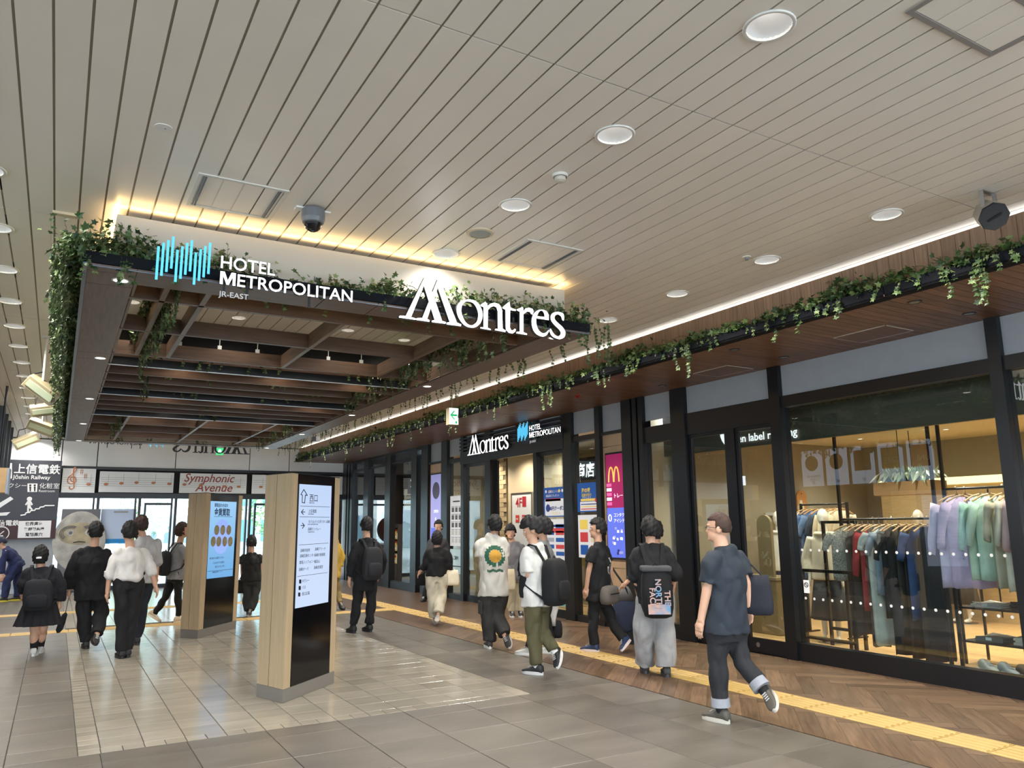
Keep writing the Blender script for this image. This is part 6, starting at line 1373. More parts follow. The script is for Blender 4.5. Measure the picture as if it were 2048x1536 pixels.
def person(label, foot, head, shoulders, arms, hips, legs, heading=0, look=None, sw=.37, hw=.16, bf=1.0, top=(60, 60, 60), sleeve=.6, drop=.12, ease=.018, pants=(30, 30, 34), pw=(.095, .07, .06), hem=1.0, shoe_c=(40, 40, 42), sole_c=(220, 220, 216),
           hair=HAIRB, hairstyle='short', skirt=None, socks=None, tuck=False, pitch=0, hs=1.05, cuff=None, group='people walking through the concourse', topname='shirt', botname='trousers', lean=0, sleeve_r=None):
    A = on_z(*foot); n = V((A.x, A.y, 0)).normalized(); r = V((n.y, -n.x, 0)); far = A.length > 10
    def PJ(x, y, d=0):
        q = ray(x, y); k = (A.dot(n)+d)/V((q.x, q.y, 0)).dot(n); return V((0, 0, CAMZ))+q*k
    hd = math.radians(heading); f = n*math.cos(hd)+r*math.sin(hd); body_r = V((f.y, -f.x, 0)); lat = body_r if abs(heading) <= 90 else -body_r
    lk = math.radians(heading if look is None else look); lf = n*math.cos(lk)+r*math.sin(lk)
    Sc = PJ(*shoulders); Hc = PJ(*hips); Hd = PJ(*head)
    SL, SR = Sc-lat*sw*.44-Z_*.012, Sc+lat*sw*.44-Z_*.012; HL, HR = Hc-lat*hw/2, Hc+lat*hw/2
    dl = lambda p: (p-A).dot(n)
    t = thing('person', label, 'person', (A.x, A.y, 0), group)
    vb = .0085 if far else .0062; vc = .0125 if far else .0105
    b = MB()
    up = (Sc-Hc).normalized(); fx = lat; fy = lat.cross(up)
    if fy.dot(f) < 0: fy = -fy
    # --- body: torso core, neck, head, arms, hands, legs
    core = [(0, .14*bf, .095*bf), (.35, .125*bf, .085*bf), (.75, sw*.44, .09*bf), (.93, sw*.33, .06*bf)]
    b.loft([ring(Hc+(Sc-Hc)*q, fx, fy, a, d) for q, a, d in core])
    nk = Sc+up*.045; hc = Hd; b.cyl(Sc-up*.06, hc-V((0, 0, .05)), .062*bf, .05*bf, 14)
    hx = V((lf.y, -lf.x, 0)); Rh = Matrix((hx, lf, Z_)).transposed() @ Matrix.Rotation(-pitch, 3, 'X')
    S = hs
    def hp(x, y, z): return hc+Rh @ V((x*S, y*S, z*S))
    b.ell(hc+Rh @ V((0, -.005, .02)), (.073*S, .092*S, .098*S), 22, 14, Rh); b.ell(hp(0, .028, -.05), (.055*S, .062*S, .066*S), 18, 12, Rh); b.ell(hp(0, .088, -.012), (.013*S, .02*S, .026*S), 10, 8, Rh)
    b.ell(hp(0, .07, .028), (.055*S, .024*S, .014*S), 14, 8, Rh); b.ell(hp(0, .078, -.085), (.022*S, .016*S, .014*S), 10, 8, Rh)
    for sg in (-1, 1): b.ell(hp(sg*.076, -.01, -.008), (.011*S, .022*S, .032*S), 10, 8, Rh)
    arm_pts = []
    for sg, S0, (el, wr_) in ((-1, SL, arms[0]), (1, SR, arms[1])):
        E1 = PJ(el[0], el[1], dl(S0)+(el[2] if len(el) > 2 else 0)); W1 = PJ(wr_[0], wr_[1], dl(S0)+(wr_[2] if len(wr_) > 2 else 0))
        arm_pts.append((S0, E1, W1)); k = bf
        seg(b, [S0, E1, W1], [.034*k, .035*k, .027*k])
        # hand: palm, four fingers of different lengths, thumb from the side of the palm
        d = (W1-E1).normalized(); pn = (-lat*sg); pn = (pn-d*pn.dot(d)).normalized(); sd = d.cross(pn).normalized()
        if sd.dot(f) < 0: sd = -sd           # thumb side faces forwards
        K = W1+d*.085; b.obox(W1+d*.048, sd*.036, pn*.013, d*.042); b.ell(W1+d*.048, (.03, .03, .036), 12, 8)
        for i, (ln, off) in enumerate(((.068, .030), (.078, .010), (.072, -.010), (.056, -.030))):
            p0 = K+sd*off; d1 = (d+pn*.25+sd*off*1.2).normalized(); d2 = (d+pn*.85+sd*off*1.2).normalized(); p1 = p0+d1*ln*.55; p2 = p1+d2*ln*.5
            seg(b, [p0-d*.01, p1, p2], [.0088, .008, .0066], 8)
        th = W1+d*.03+sd*.03; d1 = (d*.8+sd*.6+pn*.3).normalized(); seg(b, [th, th+d1*.035, th+d1*.035+(d*.9+pn*.4).normalized()*.028], [.0115, .0095, .0075], 8)
    leg_pts = []
    for sg, H0, lg in ((-1, HL, legs[0]), (1, HR, legs[1])):
        kn, an = lg[0], lg[1]; toe = lg[2] if len(lg) > 2 else None
        k0 = PJ(kn[0], kn[1], dl(H0)+(kn[2] if len(kn) > 2 else 0)); a0 = PJ(an[0], an[1], dl(H0)+(an[2] if len(an) > 2 else 0))
        if toe is None or toe == 'p': a0.z = .092; T1 = V((a0.x, a0.y, .02))+f*.17
        else: T1 = PJ(toe[0], toe[1], dl(a0)+(toe[2] if len(toe) > 2 else 0)); T1.z = max(.02, T1.z); a0.z = max(.09, a0.z)
        leg_pts.append((H0, k0, a0, T1)); full = skirt is None; seg(b, [H0, k0, a0], [.06*bf, .04*bf, .034*bf] if full else [.078*bf, .054*bf, .038*bf])
        if not full: cv = k0+(a0-k0)*.3; b.ell(cv-f*.012, (.055*bf, .055*bf, .11), 14, 10)
        fd = (T1-(a0-V((0, 0, .05)))).normalized(); b.ell(a0-V((0, 0, .02))+fd*.015, (.026, .026, .03), 10, 8)
    o = link('body', remesh(b, 'body', SKIN, vb, 3), t)
    parts = [('body', o)]
    def put(me, nm):
        return link(nm, me, t)
    # --- face and hair
    for sg in (-1, 1):
        e = MB().ell(hp(sg*.03, .078, .006), (.012*S, .008*S, .008*S), 10, 8, Rh); me = e.mesh('eye', EYEW); shade(me, 180); put(me, 'eye')
        e = MB().ell(hp(sg*.03, .0855, .006), (.005*S, .003*S, .005*S), 8, 6, Rh); put(e.mesh('pupil', HAIRB), 'pupil')
    put(MB().ell(hp(0, .089, -.052), (.022*S, .006*S, .006*S), 10, 6, Rh).mesh('mouth', LIP), 'mouth')
    hb = MB(); nn, mm = 44, 30; rr = np.random.default_rng(int(foot[0])); q = []
    ph = rr.uniform(0, 6, 6)
    for j in range(mm+1):
        th = math.pi*j/mm
        for k in range(nn):
            a = 2*math.pi*k/nn; d = V((math.sin(th)*math.cos(a), math.sin(th)*math.sin(a), math.cos(th)))
            low = -.66 if hairstyle != 'crop' else -.42
            front = d.y > .25 and d.z < (.50 if hairstyle != 'fringe' else .25); below = d.z < low; side = abs(d.y) <= .35 and d.z < -.15 and hairstyle in ('short', 'crop', 'fringe')
            g = 1.23+.07*math.sin(5*a+ph[0])*math.sin(4*th+ph[1])+.05*math.sin(11*a+ph[2]+3*th)+.05*math.sin(15*th+ph[3]+5*a)+.05*max(0, d.z)
            if hairstyle == 'crop': g = 1.09+(g-1.2)*.35
            if hairstyle == 'fringe': g += .09
            if front or below or side: g = .72
            q.append(hc+Rh @ V((d.x*.076*S*g, (d.y*.095*g-.004)*S, (d.z*.106*g+.014)*S)))
    fcs = [(j*nn+k, j*nn+(k+1) % nn, (j+1)*nn+(k+1) % nn, (j+1)*nn+k) for j in range(mm) for k in range(nn)]
    hb.add(q, fcs)
    if hairstyle in ('bob', 'long', 'bun'):
        ln = {'bob': .13, 'long': .24, 'bun': .06}[hairstyle]
        hb.loft([ring(hc+Rh @ V((0, -.045*S, .04-ln*u_)), Rh @ X_, Rh @ Y_, (.078-.012*u_)*S, (.062-.02*u_)*S, 18) for u_ in (0, .4, .8, 1.0)])
        if hairstyle == 'bun': hb.ell(hp(0, -.12, .02), (.035, .035, .04), 14, 10)
    me = hb.mesh('hair', hair); shade(me, 180); put(me, 'hair')
    # --- upper garment
    es = ease; b = MB(); bot = -drop/max(.3, (Sc-Hc).length)
    L0 = [(bot, max(.155, hw*.5+.085)*bf+es, .115*bf+es), (.0, max(.15, hw*.5+.08)*bf+es, .118*bf+es), (.35, .142*bf+es, .108*bf+es), (.72, sw*.43+es*.8, .115*bf+es), (.9, sw*.43+es*.3, .092*bf+es*.7), (.99, sw*.38, .082*bf), (1.06, sw*.28, .076*bf), (1.11, .094*bf, .072*bf), (1.155, .068*bf, .064*bf)]
    if tuck: L0 = [(.02, .137*bf+es*.6, .105*bf+es*.6), (.10, .15*bf+es*1.3, .118*bf+es*1.3)]+L0[2:]
    b.loft([ring(Hc+(Sc-Hc)*q, fx, fy, a, d, 24) for q, a, d in L0])
    for S0, E1, W1 in arm_pts:
        sr = sleeve_r or (.055*bf+es*.5, .052*bf+es*.8, .042*bf+es*.5)
        S1 = S0+(Sc-S0)*.12-up*.012
        if sleeve <= 1: e1 = S0+(E1-S0)*sleeve; seg2 = [S1, S0+(E1-S0)*.25, e1]; rs = [sr[0]*.95, sr[0], sr[1]]
        else: e1 = E1+(W1-E1)*(sleeve-1); seg2 = [S1, S0+(E1-S0)*.3, E1, e1]; rs = [sr[0]*.95, sr[0], sr[1], sr[2]+(sr[1]-sr[2])*(2-sleeve)]
        for p, q_, r0, r1 in zip(seg2[:-1], seg2[1:], rs[:-1], rs[1:]): b.cyl(p, q_, r0, r1, 16)
        for p, r0 in zip(seg2[:-1], rs[:-1]): b.ell(p, (r0, r0, r0), 14, 10)
    tm_ = cloth(top); tp = put(remesh(b, topname, tm_, vc, 4, .0085), topname)
    if cuff == 'rolled':
        for S0, E1, W1 in arm_pts:
            e1 = E1+(W1-E1)*(sleeve-1) if sleeve > 1 else S0+(E1-S0)*sleeve; d = (W1-E1).normalized(); q = put(MB().loft([ring(e1-d*.05, d.orthogonal().normalized(), d.cross(d.orthogonal().normalized()), .062*bf, .062*bf), ring(e1+d*.012, d.orthogonal().normalized(), d.cross(d.orthogonal().normalized()), .060*bf, .060*bf)]).mesh('rolled_cuff', tm_), 'rolled_cuff'); shade(q.data, 60)
    # --- lower garment
    pm_ = cloth(pants, .14)
    b = MB()
    if skirt is None:
        b.loft([ring(Hc+up*z, fx, fy, a*bf, d*bf, 22) for z, a, d in ((.15, .132, .1), (.06, .15, .112), (-.02, hw*.5+.09, .122), (-.10, hw*.5+.075, .11))])
        for H0, k0, a0, T1 in leg_pts:
            e = k0+(a0-k0)*hem
            for p, q_, r0, r1 in ((H0, k0, pw[0]*bf, pw[1]*bf), (k0, e, pw[1]*bf, pw[2]*bf)): b.cyl(p, q_, r0, r1, 18)
            b.ell(H0, (pw[0]*bf,)*3, 16, 10).ell(k0, (pw[1]*bf,)*3, 16, 10)
        put(remesh(b, botname, pm_, vc, 4, .0095, 15), botname)
        if cuff == 'jeans':
            for H0, k0, a0, T1 in leg_pts:
                d = (a0-k0).normalized(); e = k0+(a0-k0)*hem; x = d.orthogonal().normalized(); y = d.cross(x); q = put(MB().loft([ring(e-d*.065, x, y, pw[2]*bf+.007, pw[2]*bf+.007), ring(e+d*.004, x, y, pw[2]*bf+.01, pw[2]*bf+.01)]).mesh('turned_up_cuff', cloth((150, 152, 158))), 'turned_up_cuff'); shade(q.data, 60)
    else:
        hz_, hr = skirt; rings = []; nn = 60
        for u_ in np.linspace(0, 1, 6):
            c = Hc+V((0, 0, .10-(.10+hz_)*u_)); a = (.14*bf+(hr-.14*bf)*u_); rings.append([tuple(c+fx*(a*math.cos(2*math.pi*k/nn)*(1+.05*u_*(1 if k % 4 < 2 else -1)))+fy*(a*.78*math.sin(2*math.pi*k/nn)*(1+.05*u_*(1 if k % 4 < 2 else -1)))) for k in range(nn)])
        me = MB().loft(rings).mesh('skirt', pm_); shade(me, 50); put(me, 'skirt')
    if socks:
        for H0, k0, a0, T1 in leg_pts:
            b = MB(); s0 = k0+(a0-k0)*socks[1]; b.cyl(s0, a0, .055*bf if socks[1] < .5 else .046, .044, 14).ell(a0, (.044, .044, .044), 12, 8); me = b.mesh('sock', cloth(socks[0])); shade(me, 180); put(me, 'sock')
    # --- shoes
    for H0, k0, a0, T1 in leg_pts:
        heel = V((a0.x, a0.y, max(.012, a0.z-.088))); fd = (T1-a0+V((0, 0, .07))); sh = (k0-a0).normalized()
        fd = fd.normalized(); sd = fd.cross(sh).normalized(); upv = sd.cross(fd).normalized()
        L_ = .265 if not (hs < 1.02) else .24
        org = a0-upv*.088
        if T1.z <= .03 and abs(a0.z-.092) < .01: fd = V((fd.x, fd.y, 0)).normalized(); upv = Z_; sd = fd.cross(upv); org = V((a0.x, a0.y, .001))
        Mx = Matrix(((sd.x, fd.x, upv.x, org.x), (sd.y, fd.y, upv.y, org.y), (sd.z, fd.z, upv.z, org.z), (0, 0, 0, 1)))
        lows = min((Mx @ V((0, y, 0))).z for y in (-.07, .19))
        if lows < .001: Mx.translation.z += .001-lows
        sr_ = None
        for me in shoe_meshes(L_, shoe_c, sole_c):
            nm = me.name.split('.')[0]; me.transform(Mx)
            if nm == 'shoe_upper': sr_ = link(nm, me, t)
            else: link(nm, me, sr_)
    return dict(t=t, top=tp, Sc=Sc, Hc=Hc, SL=SL, SR=SR, f=f, lat=lat, up=up, fy=fy, n=n, r=r, PJ=PJ, dl=dl, arms=arm_pts, hp=hp, Rh=Rh, bf=bf, legs=leg_pts)
from mathutils.bvhtree import BVHTree
def drape(o, P, d, off=.004):
    """lay a flat print onto the shirt: every vertex moves along d until it meets the cloth"""
    me = P['top'].data; M0 = world_of(P['top']); T = BVHTree.FromPolygons([M0 @ v.co for v in me.vertices], [tuple(p.vertices) for p in me.polygons]); Mi = world_of(o).inverted(); Mo = world_of(o); d = V(d).normalized()
    for v in o.data.vertices:
        w_ = Mo @ v.co; h = T.ray_cast(w_-d*.3, d, .8)
        if h[0] is not None: v.co = Mi @ (h[0]-d*off)
def bag_block(P, name, label, cat, c, x, y, z, m, parts=(), bevel=.03, group=None):
    """soft rounded bag: centre c and half axes x (width), y (depth), z (height)"""
    t = thing(name, label, cat, c, group); c, x, y, z = V(c), V(x), V(y), V(z); rg = []
    for q, k in ((-1, .55), (-.93, .86), (-.6, 1.0), (0, 1.02), (.55, .95), (.88, .80), (1, .45)): rg.append(ring(c+z*q, x.normalized(), y.normalized(), x.length*k, y.length*k, 24, .62))
    me = MB().loft(rg).mesh('bag_body', m); shade(me, 180); o = link('bag_body', me, t)
    return t
BLK = cloth((12, 12, 14)); 
def backpack(P, label, h=.24, w_=.155, d=.09, dz=-.02, m=None, straps=True, off=.0):
    Sc, Hc, up, f, lat, bf = P['Sc'], P['Hc'], P['up'], P['fy'], P['lat'], P['bf']
    c = Sc-up*(.05+h-dz)-f*(.125*bf+d)+lat*off; m = m or BLK
    t = bag_block(P, 'backpack', label, 'backpack', c, lat*w_, f*d, up*h, m, group='backpacks')
    rg = [ring(c-up*h*.35-f*d*.98+up*h*.42*q, lat, f, w_*.72*k, .03*k, 18, .6) for q, k in ((-1, .5), (-.8, 1), (.7, 1), (1, .6))]; me = MB().loft(rg).mesh('front_pocket', m); shade(me, 180); link('front_pocket', me, t)
    if straps:
        for sg in (-1, 1):
            pts = [c+up*h*.86+lat*sg*.07+f*d*.7, Sc+lat*sg*.11*bf-f*.075*bf+up*.055, Sc+lat*sg*.115*bf+up*.075, Sc+lat*sg*.12*bf+f*.115*bf-up*.05, Sc+lat*sg*.14*bf+f*.135*bf-up*.2, Sc+lat*sg*.19*bf+f*.02-up*.36, c-up*h*.75+lat*sg*w_*.8+f*d*.5]
            b = MB()
            for p, q in zip(pts[:-1], pts[1:]): e = (q-p); b.obox((p+q)/2, e/2*1.04, lat*.02, e.cross(lat).normalized()*.006)
            b.build('shoulder_strap', m, t)
    b = MB(); b.tube([c+up*h*.98-lat*.03, c+up*h*1.1, c+up*h*.98+lat*.03], .007, 6); b.build('grab_handle', m, t)
    return t, c
def tote(P, label, top, bottom_w, hgt, depth, m, x, y, hand=None, name='tote_bag', m2=None):
    """soft open bag hanging from top point"""
    t = thing(name, label, 'bag', top, 'carried bags'); top = V(top); rg = []
    for q, k in ((0, .78), (.3, .92), (.75, 1.0), (.95, .96), (1, .8)): rg.append(ring(top-Z_*hgt*q, V(x), V(y), bottom_w/2*k, depth/2*(.5+.6*q) if q < .99 else depth*.4, 22, .6))
    me = MB().loft(rg).mesh('bag_body', m); shade(me, 180); link('bag_body', me, t)
    h = V(hand) if hand is not None else top+Z_*.2
    for sg in (-1, 1):
        b = MB(); b.tube([top+V(x)*bottom_w*.2-Z_*.01+V(y)*.01*sg, h+V(y)*.012*sg+V(x)*.01, top-V(x)*bottom_w*.2-Z_*.01+V(y)*.01*sg], .007, 6); b.build('handle', m2 or m, t)
    return t
# 1 man in the dark teal shirt
P1 = person('man in dark teal T-shirt and rolled jeans walking away with a tote bag', (1430, 1440), (1437, 1057), (1450, 1112), (((1413, 1184), (1402, 1240)), ((1492, 1166, -.05), (1497, 1212, -.05))), (1453, 1257), (((1434, 1327), (1442, 1410), 'p'), ((1484, 1325, -.10), (1528, 1381, -.22), (1539, 1440, -.24))), -52, look=-80, sw=.40, hw=.19, bf=1.16, top=(36, 44, 53), sleeve=.74, drop=.03, ease=.028, pants=(34, 34, 37), pw=(.088, .066, .058), hem=.90, shoe_c=(84, 78, 70), sole_c=(196, 190, 176), cuff='jeans', socks=((28, 28, 30), .93), hair=HAIRN, hairstyle='crop', topname='t_shirt', botname='jeans', sleeve_r=(.085, .085, .07))
g = thing('glasses', 'thin dark glasses worn by the man in the teal T-shirt', 'glasses', P1['hp'](0, .09, .01))
b = MB(); hp = P1['hp']
for sg in (-1, 1):
    b.tube([hp(sg*.03+.021*math.cos(a), .096, .006+.016*math.sin(a)) for a in np.linspace(0, 6.283, 13)], .002, 5)
b.tube([hp(-.009, .097, .008), hp(.009, .097, .008)], .002, 5); b.build('rim', BLACK, g); b = MB()
for sg in (-1, 1): MB().tube([hp(sg*.051, .095, .01), hp(sg*.078, .04, .01), hp(sg*.084, -.03, .0)], .002, 5).build('temple_arm', BLACK, g)
q = P1['PJ'](1512, 1150, .12); tote(P1, 'black and navy tote bag hanging on the right of the man in teal', q, .26, .33, .13, cloth((26, 28, 38)), P1['r'], P1['n'], P1['SR']+V((0, 0, .02))+P1['lat']*.03)
# 2 grey trousers with the big backpack
P2 = person('person in black top and wide pale grey trousers walking away under a backpack', (1330, 1353), (1300, 1060), (1303, 1101), (((1270, 1153), (1278, 1192, .06)), ((1350, 1150), (1342, 1190, .1))), (1309, 1200), (((1288, 1262), (1290, 1322, .2), 'p'), ((1330, 1266), (1333, 1340), 'p')), -8, sw=.40, hw=.18, bf=1.04, top=(16, 16, 18), sleeve=1.05, drop=.04, ease=.03, pants=(152, 150, 148), pw=(.115, .108, .10), hem=.97, shoe_c=(52, 50, 50), sole_c=(60, 58, 58), topname='t_shirt')
t2, c2 = backpack(P2, 'big black box backpack with rainbow printed lettering on the person in grey trousers', .27, .165, .10, -.10, cloth((13, 13, 15)))
fl_ = -P2['fy']; la = P2['lat']; ctr = c2+fl_*.135
FAB = mat('print_rainbow', (210, 160, 130), .6, col2=(90, 150, 190), nscale=9)
for s, ox, sz in (('NORTH', -.028, .085), ('THE', .062, .085), ('FACE', -.092, .085)):
    text(s, sz, ctr+la*(ox)+P2['up']*(.14 if s == 'NORTH' else (.02 if s == 'THE' else .05)), -P2['up'], la, FAB, t2, 'lettering', bold=.002)
MB().obox(c2+P2['up']*.24+fl_*.0, la*.16, P2['fy']*.105, P2['up']*.03).build('lid', cloth((70, 70, 72)), t2, bevel=.02)
MB().obox(c2-P2['up']*.17+fl_*.128, la*.115, fl_*.004, P2['up']*.05).build('printed_patch', FAB, t2)
# 3 black T-shirt with the sling bag
P3 = person('man in black T-shirt and trousers walking left, grey sling bag at his back', (1178, 1302), (1195, 1059), (1198, 1098), (((1178, 1141), (1173, 1177, .03)), ((1221, 1140), (1222, 1168, .05))), (1197, 1196), (((1187, 1243), (1187, 1291), 'p'), ((1224, 1243, -.06), (1247, 1277, -.12), (1236, 1303, -.14))), -62, look=-85, sw=.38, hw=.17, top=(16, 16, 19), sleeve=.6, drop=.03, ease=.03, pants=(11, 11, 13), pw=(.09, .068, .058), shoe_c=(36, 52, 84), sole_c=(206, 190, 184), topname='t_shirt')
bk_ = -P3['fy']
text('Na', .13, P3['Sc']-P3['up']*.20+bk_*.155-P3['lat']*.0, P3['lat'], P3['up'], INKW, P3['t'], 'back_print', bold=.006); text('Uei', .13, P3['Sc']-P3['up']*.31+bk_*.155-P3['lat']*.03, P3['lat'], P3['up'], INKW, P3['t'], 'back_print', bold=.006)
c = P3['Hc']+P3['up']*.06+bk_*.19-P3['lat']*.06; [drape(o_, P3, P3['fy']) for o_ in P3['t'].children if o_.name.startswith('back_print')]; t = bag_block(P3, 'sling_bag', 'grey sling bag across the lower back of the man in black', 'bag', c, P3['lat']*.19, bk_*.075, P3['up']*.115, cloth((98, 92, 86)), group='carried bags')
MB().obox(c+bk_*.078+P3['up']*.02, P3['lat']*.12, bk_*.004, P3['up']*.006).build('zip', INKB, t); b = MB(); pts = [c+P3['lat']*.17, P3['Hc']+P3['lat']*.21+P3['up']*.2+bk_*.08, P3['SR']-P3['lat']*.09+P3['up']*.07]; b.tube(pts, .012, 6); b.build('strap', cloth((80, 76, 72)), t)
# 4 white T-shirt with the round print
P4 = person('person in white T-shirt with round yellow back print and charcoal cargo trousers', (985, 1296), (990, 1052), (985, 1083), (((962, 1118), (968, 1146, .12)), ((1008, 1118), (1004, 1146, .12))), (988, 1184), (((976, 1233), (978, 1284), 'p'), ((994, 1232), (1009, 1270, -.2), (1013, 1300, -.16))), -12, sw=.39, hw=.17, bf=1.02, top=(208, 204, 195), sleeve=.85, drop=.05, ease=.04, pants=(48, 46, 44), pw=(.112, .10, .085), hem=1.0, shoe_c=(50, 48, 48), sole_c=(226, 222, 214), topname='t_shirt', botname='cargo_trousers')
bk_ = -P4['fy']; cc = P4['Sc']-P4['up']*.19+bk_*.162; FY = mat('print_gold', (214, 160, 60), .7, var=.2); FG = mat('print_green', (40, 92, 70), .7)
b = MB()
for k in range(18):
    a = 2*math.pi*k/18; b.obox(cc+(P4['lat']*math.cos(a)+P4['up']*math.sin(a))*.115, P4['lat']*.026, bk_*.012, P4['up']*.026)
w_o = b.build('print_wreath', FG, P4['t']); w_o['kind'] = 'stuff'; drape(w_o, P4, P4['fy'])
b = MB()
for i in range(6): b.add([cc+(P4['lat']*math.cos(a)+P4['up']*math.sin(a))*r_ for r_ in (.085*i/6, .085*(i+1)/6) for a in [2*math.pi*k/20 for k in range(20)]], [(k, (k+1) % 20, 20+(k+1) % 20, 20+k) for k in range(20)])
drape(b.build('print_disc', FY, P4['t']), P4, P4['fy'], .005)
b = MB()
for i in range(12): x0 = -.11+.0183*i; c0 = cc-P4['up']*(.19+.008*math.sin(i*1.3)); b.add([c0+P4['lat']*(x0+a)+P4['up']*z for a, z in ((0, -.016), (.016, -.016), (.016, .016), (0, .016))], [(0, 1, 2, 3)])
o_ = b.build('print_lettering', FG, P4['t']); o_['kind'] = 'stuff'; drape(o_, P4, P4['fy'])
for sg in (-1,): 
    q = P4['legs'][0][1]; MB().obox(P4['legs'][0][0]+(q-P4['legs'][0][0])*.62-P4['lat']*.105, P4['f']*.075, P4['lat']*.018, Z_*.085).build('cargo_pocket', cloth((48, 46, 44)), P4['t'], bevel=.01)
# 6 behind the olive trousers (built first, farther away)
P6 = person('person in grey top and black trousers with white canvas shoes, behind the olive trousers', (1055, 1309), (1086, 1058), (1086, 1094), (((1068, 1135), (1062, 1160, .1)), ((1106, 1135), (1106, 1170, .05))), (1084, 1186), (((1072, 1243), (1058, 1296), 'p'), ((1092, 1246), (1101, 1306), 'p')), -66, look=-60, sw=.37, hw=.16, top=(132, 132, 132), sleeve=.7, drop=.06, pants=(11, 11, 13), pw=(.085, .07, .062), shoe_c=(206, 204, 196), sole_c=(226, 224, 216), hairstyle='fringe', topname='t_shirt')
q = P6['PJ'](1105, 1200, .1); t = thing('draped_jacket', 'pale grey jacket hanging from the arm beside the olive trousers', 'jacket', q); rg = [ring(q+V((0, 0, .16-.48*u_)), P6['r'], P6['n'], .065+.03*math.sin(u_*5), .03+.012*math.sin(u_*9), 18, .8) for u_ in np.linspace(0, 1, 8)]; me = MB().loft(rg).mesh('cloth', cloth((186, 184, 178))); shade(me, 180); link('cloth', me, t); MB().obox(q+V((0, 0, .12))-P6['n']*.035, P6['r']*.05, P6['n']*.006, V((0, 0, .02))).build('collar', cloth((170, 168, 162)), t)
q = P6['PJ'](1113, 1258, .15); t = bag_block(P6, 'pouch', 'small black pouch hanging by the olive trousers', 'bag', q, P6['r']*.075, P6['n']*.05, Z_*.11, BLK, group='carried bags'); b = MB(); b.tube([q+Z_*.1, q+Z_*.32-P6['r']*.03], .006, 6); b.build('strap', BLK, t)
# 5 olive trousers
P5 = person('man in white T-shirt and olive trousers looking down, large black backpack on his back', (1062, 1347), (1064, 1060), (1070, 1102), (((1057, 1151), (1044, 1146, .16)), ((1090, 1150), (1066, 1150, .02))), (1074, 1206), (((1066, 1262), (1074, 1329), 'p'), ((1083, 1260, -.05), (1109, 1303, -.12), (1105, 1341, -.15))), -58, look=-85, pitch=.35, sw=.39, hw=.17, bf=1.02, top=(204, 202, 197), sleeve=.85, drop=.03, ease=.042, pants=(84, 78, 52), pw=(.105, .085, .066), hem=.93, shoe_c=(36, 36, 38), sole_c=(200, 198, 194), socks=((220, 218, 212), .88), hairstyle='fringe', topname='t_shirt')
backpack(P5, 'large black backpack on the man in olive trousers', .255, .165, .115, -.03, cloth((14, 14, 16)))
c = P5['PJ'](1052, 1172, -.1); t = bag_block(P5, 'sling_bag', 'small black bag hanging in front of the man in olive trousers', 'bag', c, P5['f']*.08, P5['lat']*.05, Z_*.13, BLK, group='carried bags'); b = MB(); b.tube([c+Z_*.12, P5['Sc']+P5['f']*.16-P5['up']*.1, P5['SL']+P5['lat']*.1+P5['up']*.07], .008, 6); b.build('strap', BLK, t)
MB().obox(P5['PJ'](1040, 1139, P5['dl'](P5['SL'])+.17), P5['f']*.005, P5['lat']*.036, V((0, 0, .075))).build('phone_screen', BLACK, thing('phone', 'dark phone held by the man looking down', 'phone', P5['PJ'](1040, 1139, .1)))
# 7 khaki trousers coming out of the entrance
P7 = person('person in grey top and khaki trousers coming out of the entrance', (1032, 1233), (1021, 1066), (1028, 1092), (((1008, 1120), (1014, 1142)), ((1050, 1120), (1046, 1145, -.1))), (1032, 1152), (((1024, 1190), (1024, 1222), 'p'), ((1041, 1193), (1041, 1228), 'p')), 175, sw=.36, hw=.16, top=(112, 110, 112), sleeve=.7, drop=.08, pants=(186, 172, 142), pw=(.10, .09, .08), shoe_c=(50, 48, 46), sole_c=(216, 212, 204), hairstyle='fringe', topname='t_shirt')
q = P7['PJ'](1018, 1138, -.25); tote(P7, 'long cream tote bag carried beside the khaki trousers', q, .24, .36, .08, cloth((206, 192, 160)), P7['r'], P7['n'], P7['arms'][0][2])
# 8 cream trousers
P8 = person('woman in black knit top and cream wide trousers walking away with a white handbag', (872, 1248), (874, 1079), (875, 1102), (((852, 1128), (843, 1140, .03)), ((898, 1128), (901, 1144, .02))), (873, 1152), (((865, 1192), (869, 1236), 'p'), ((882, 1190), (876, 1229, -.25), (874, 1246, -.18))), -4, sw=.36, hw=.17, bf=.97, hs=1.0, top=(12, 12, 14), sleeve=1.95, drop=.0, ease=.025, pants=(196, 187, 165), pw=(.11, .10, .092), hem=.97, shoe_c=(180, 170, 156), sole_c=(150, 140, 130), hairstyle='bob', topname='knit_top')
q = P8['PJ'](905, 1140, 0); tote(P8, 'white trapezoid handbag on the right arm of the woman in cream trousers', q, .235, .25, .12, cloth((226, 214, 188)), P8['r'], P8['n'], P8['arms'][1][1]+V((0, 0, -.02)), 'handbag')
q = P8['PJ'](842, 1142, .3); tote(P8, 'black bag held left of the woman in cream trousers', q, .2, .24, .1, BLK, P8['r'], P8['n'], P8['arms'][0][2]+V((0, 0, -.06)))
# 9 person behind her
P9 = person('person in dark clothes facing us behind the woman in cream trousers', (844, 1203), (877, 1054), (875, 1080), (((858, 1106), (856, 1128)), ((894, 1106), (896, 1128))), (868, 1132), (((856, 1165), (849, 1196), 'p'), ((880, 1166), (884, 1198), 'p')), -160, sw=.37, top=(58, 58, 62), sleeve=1.9, drop=.1, pants=(24, 24, 26), pw=(.09, .07, .06), shoe_c=(26, 26, 28), sole_c=(30, 30, 30), topname='jacket')
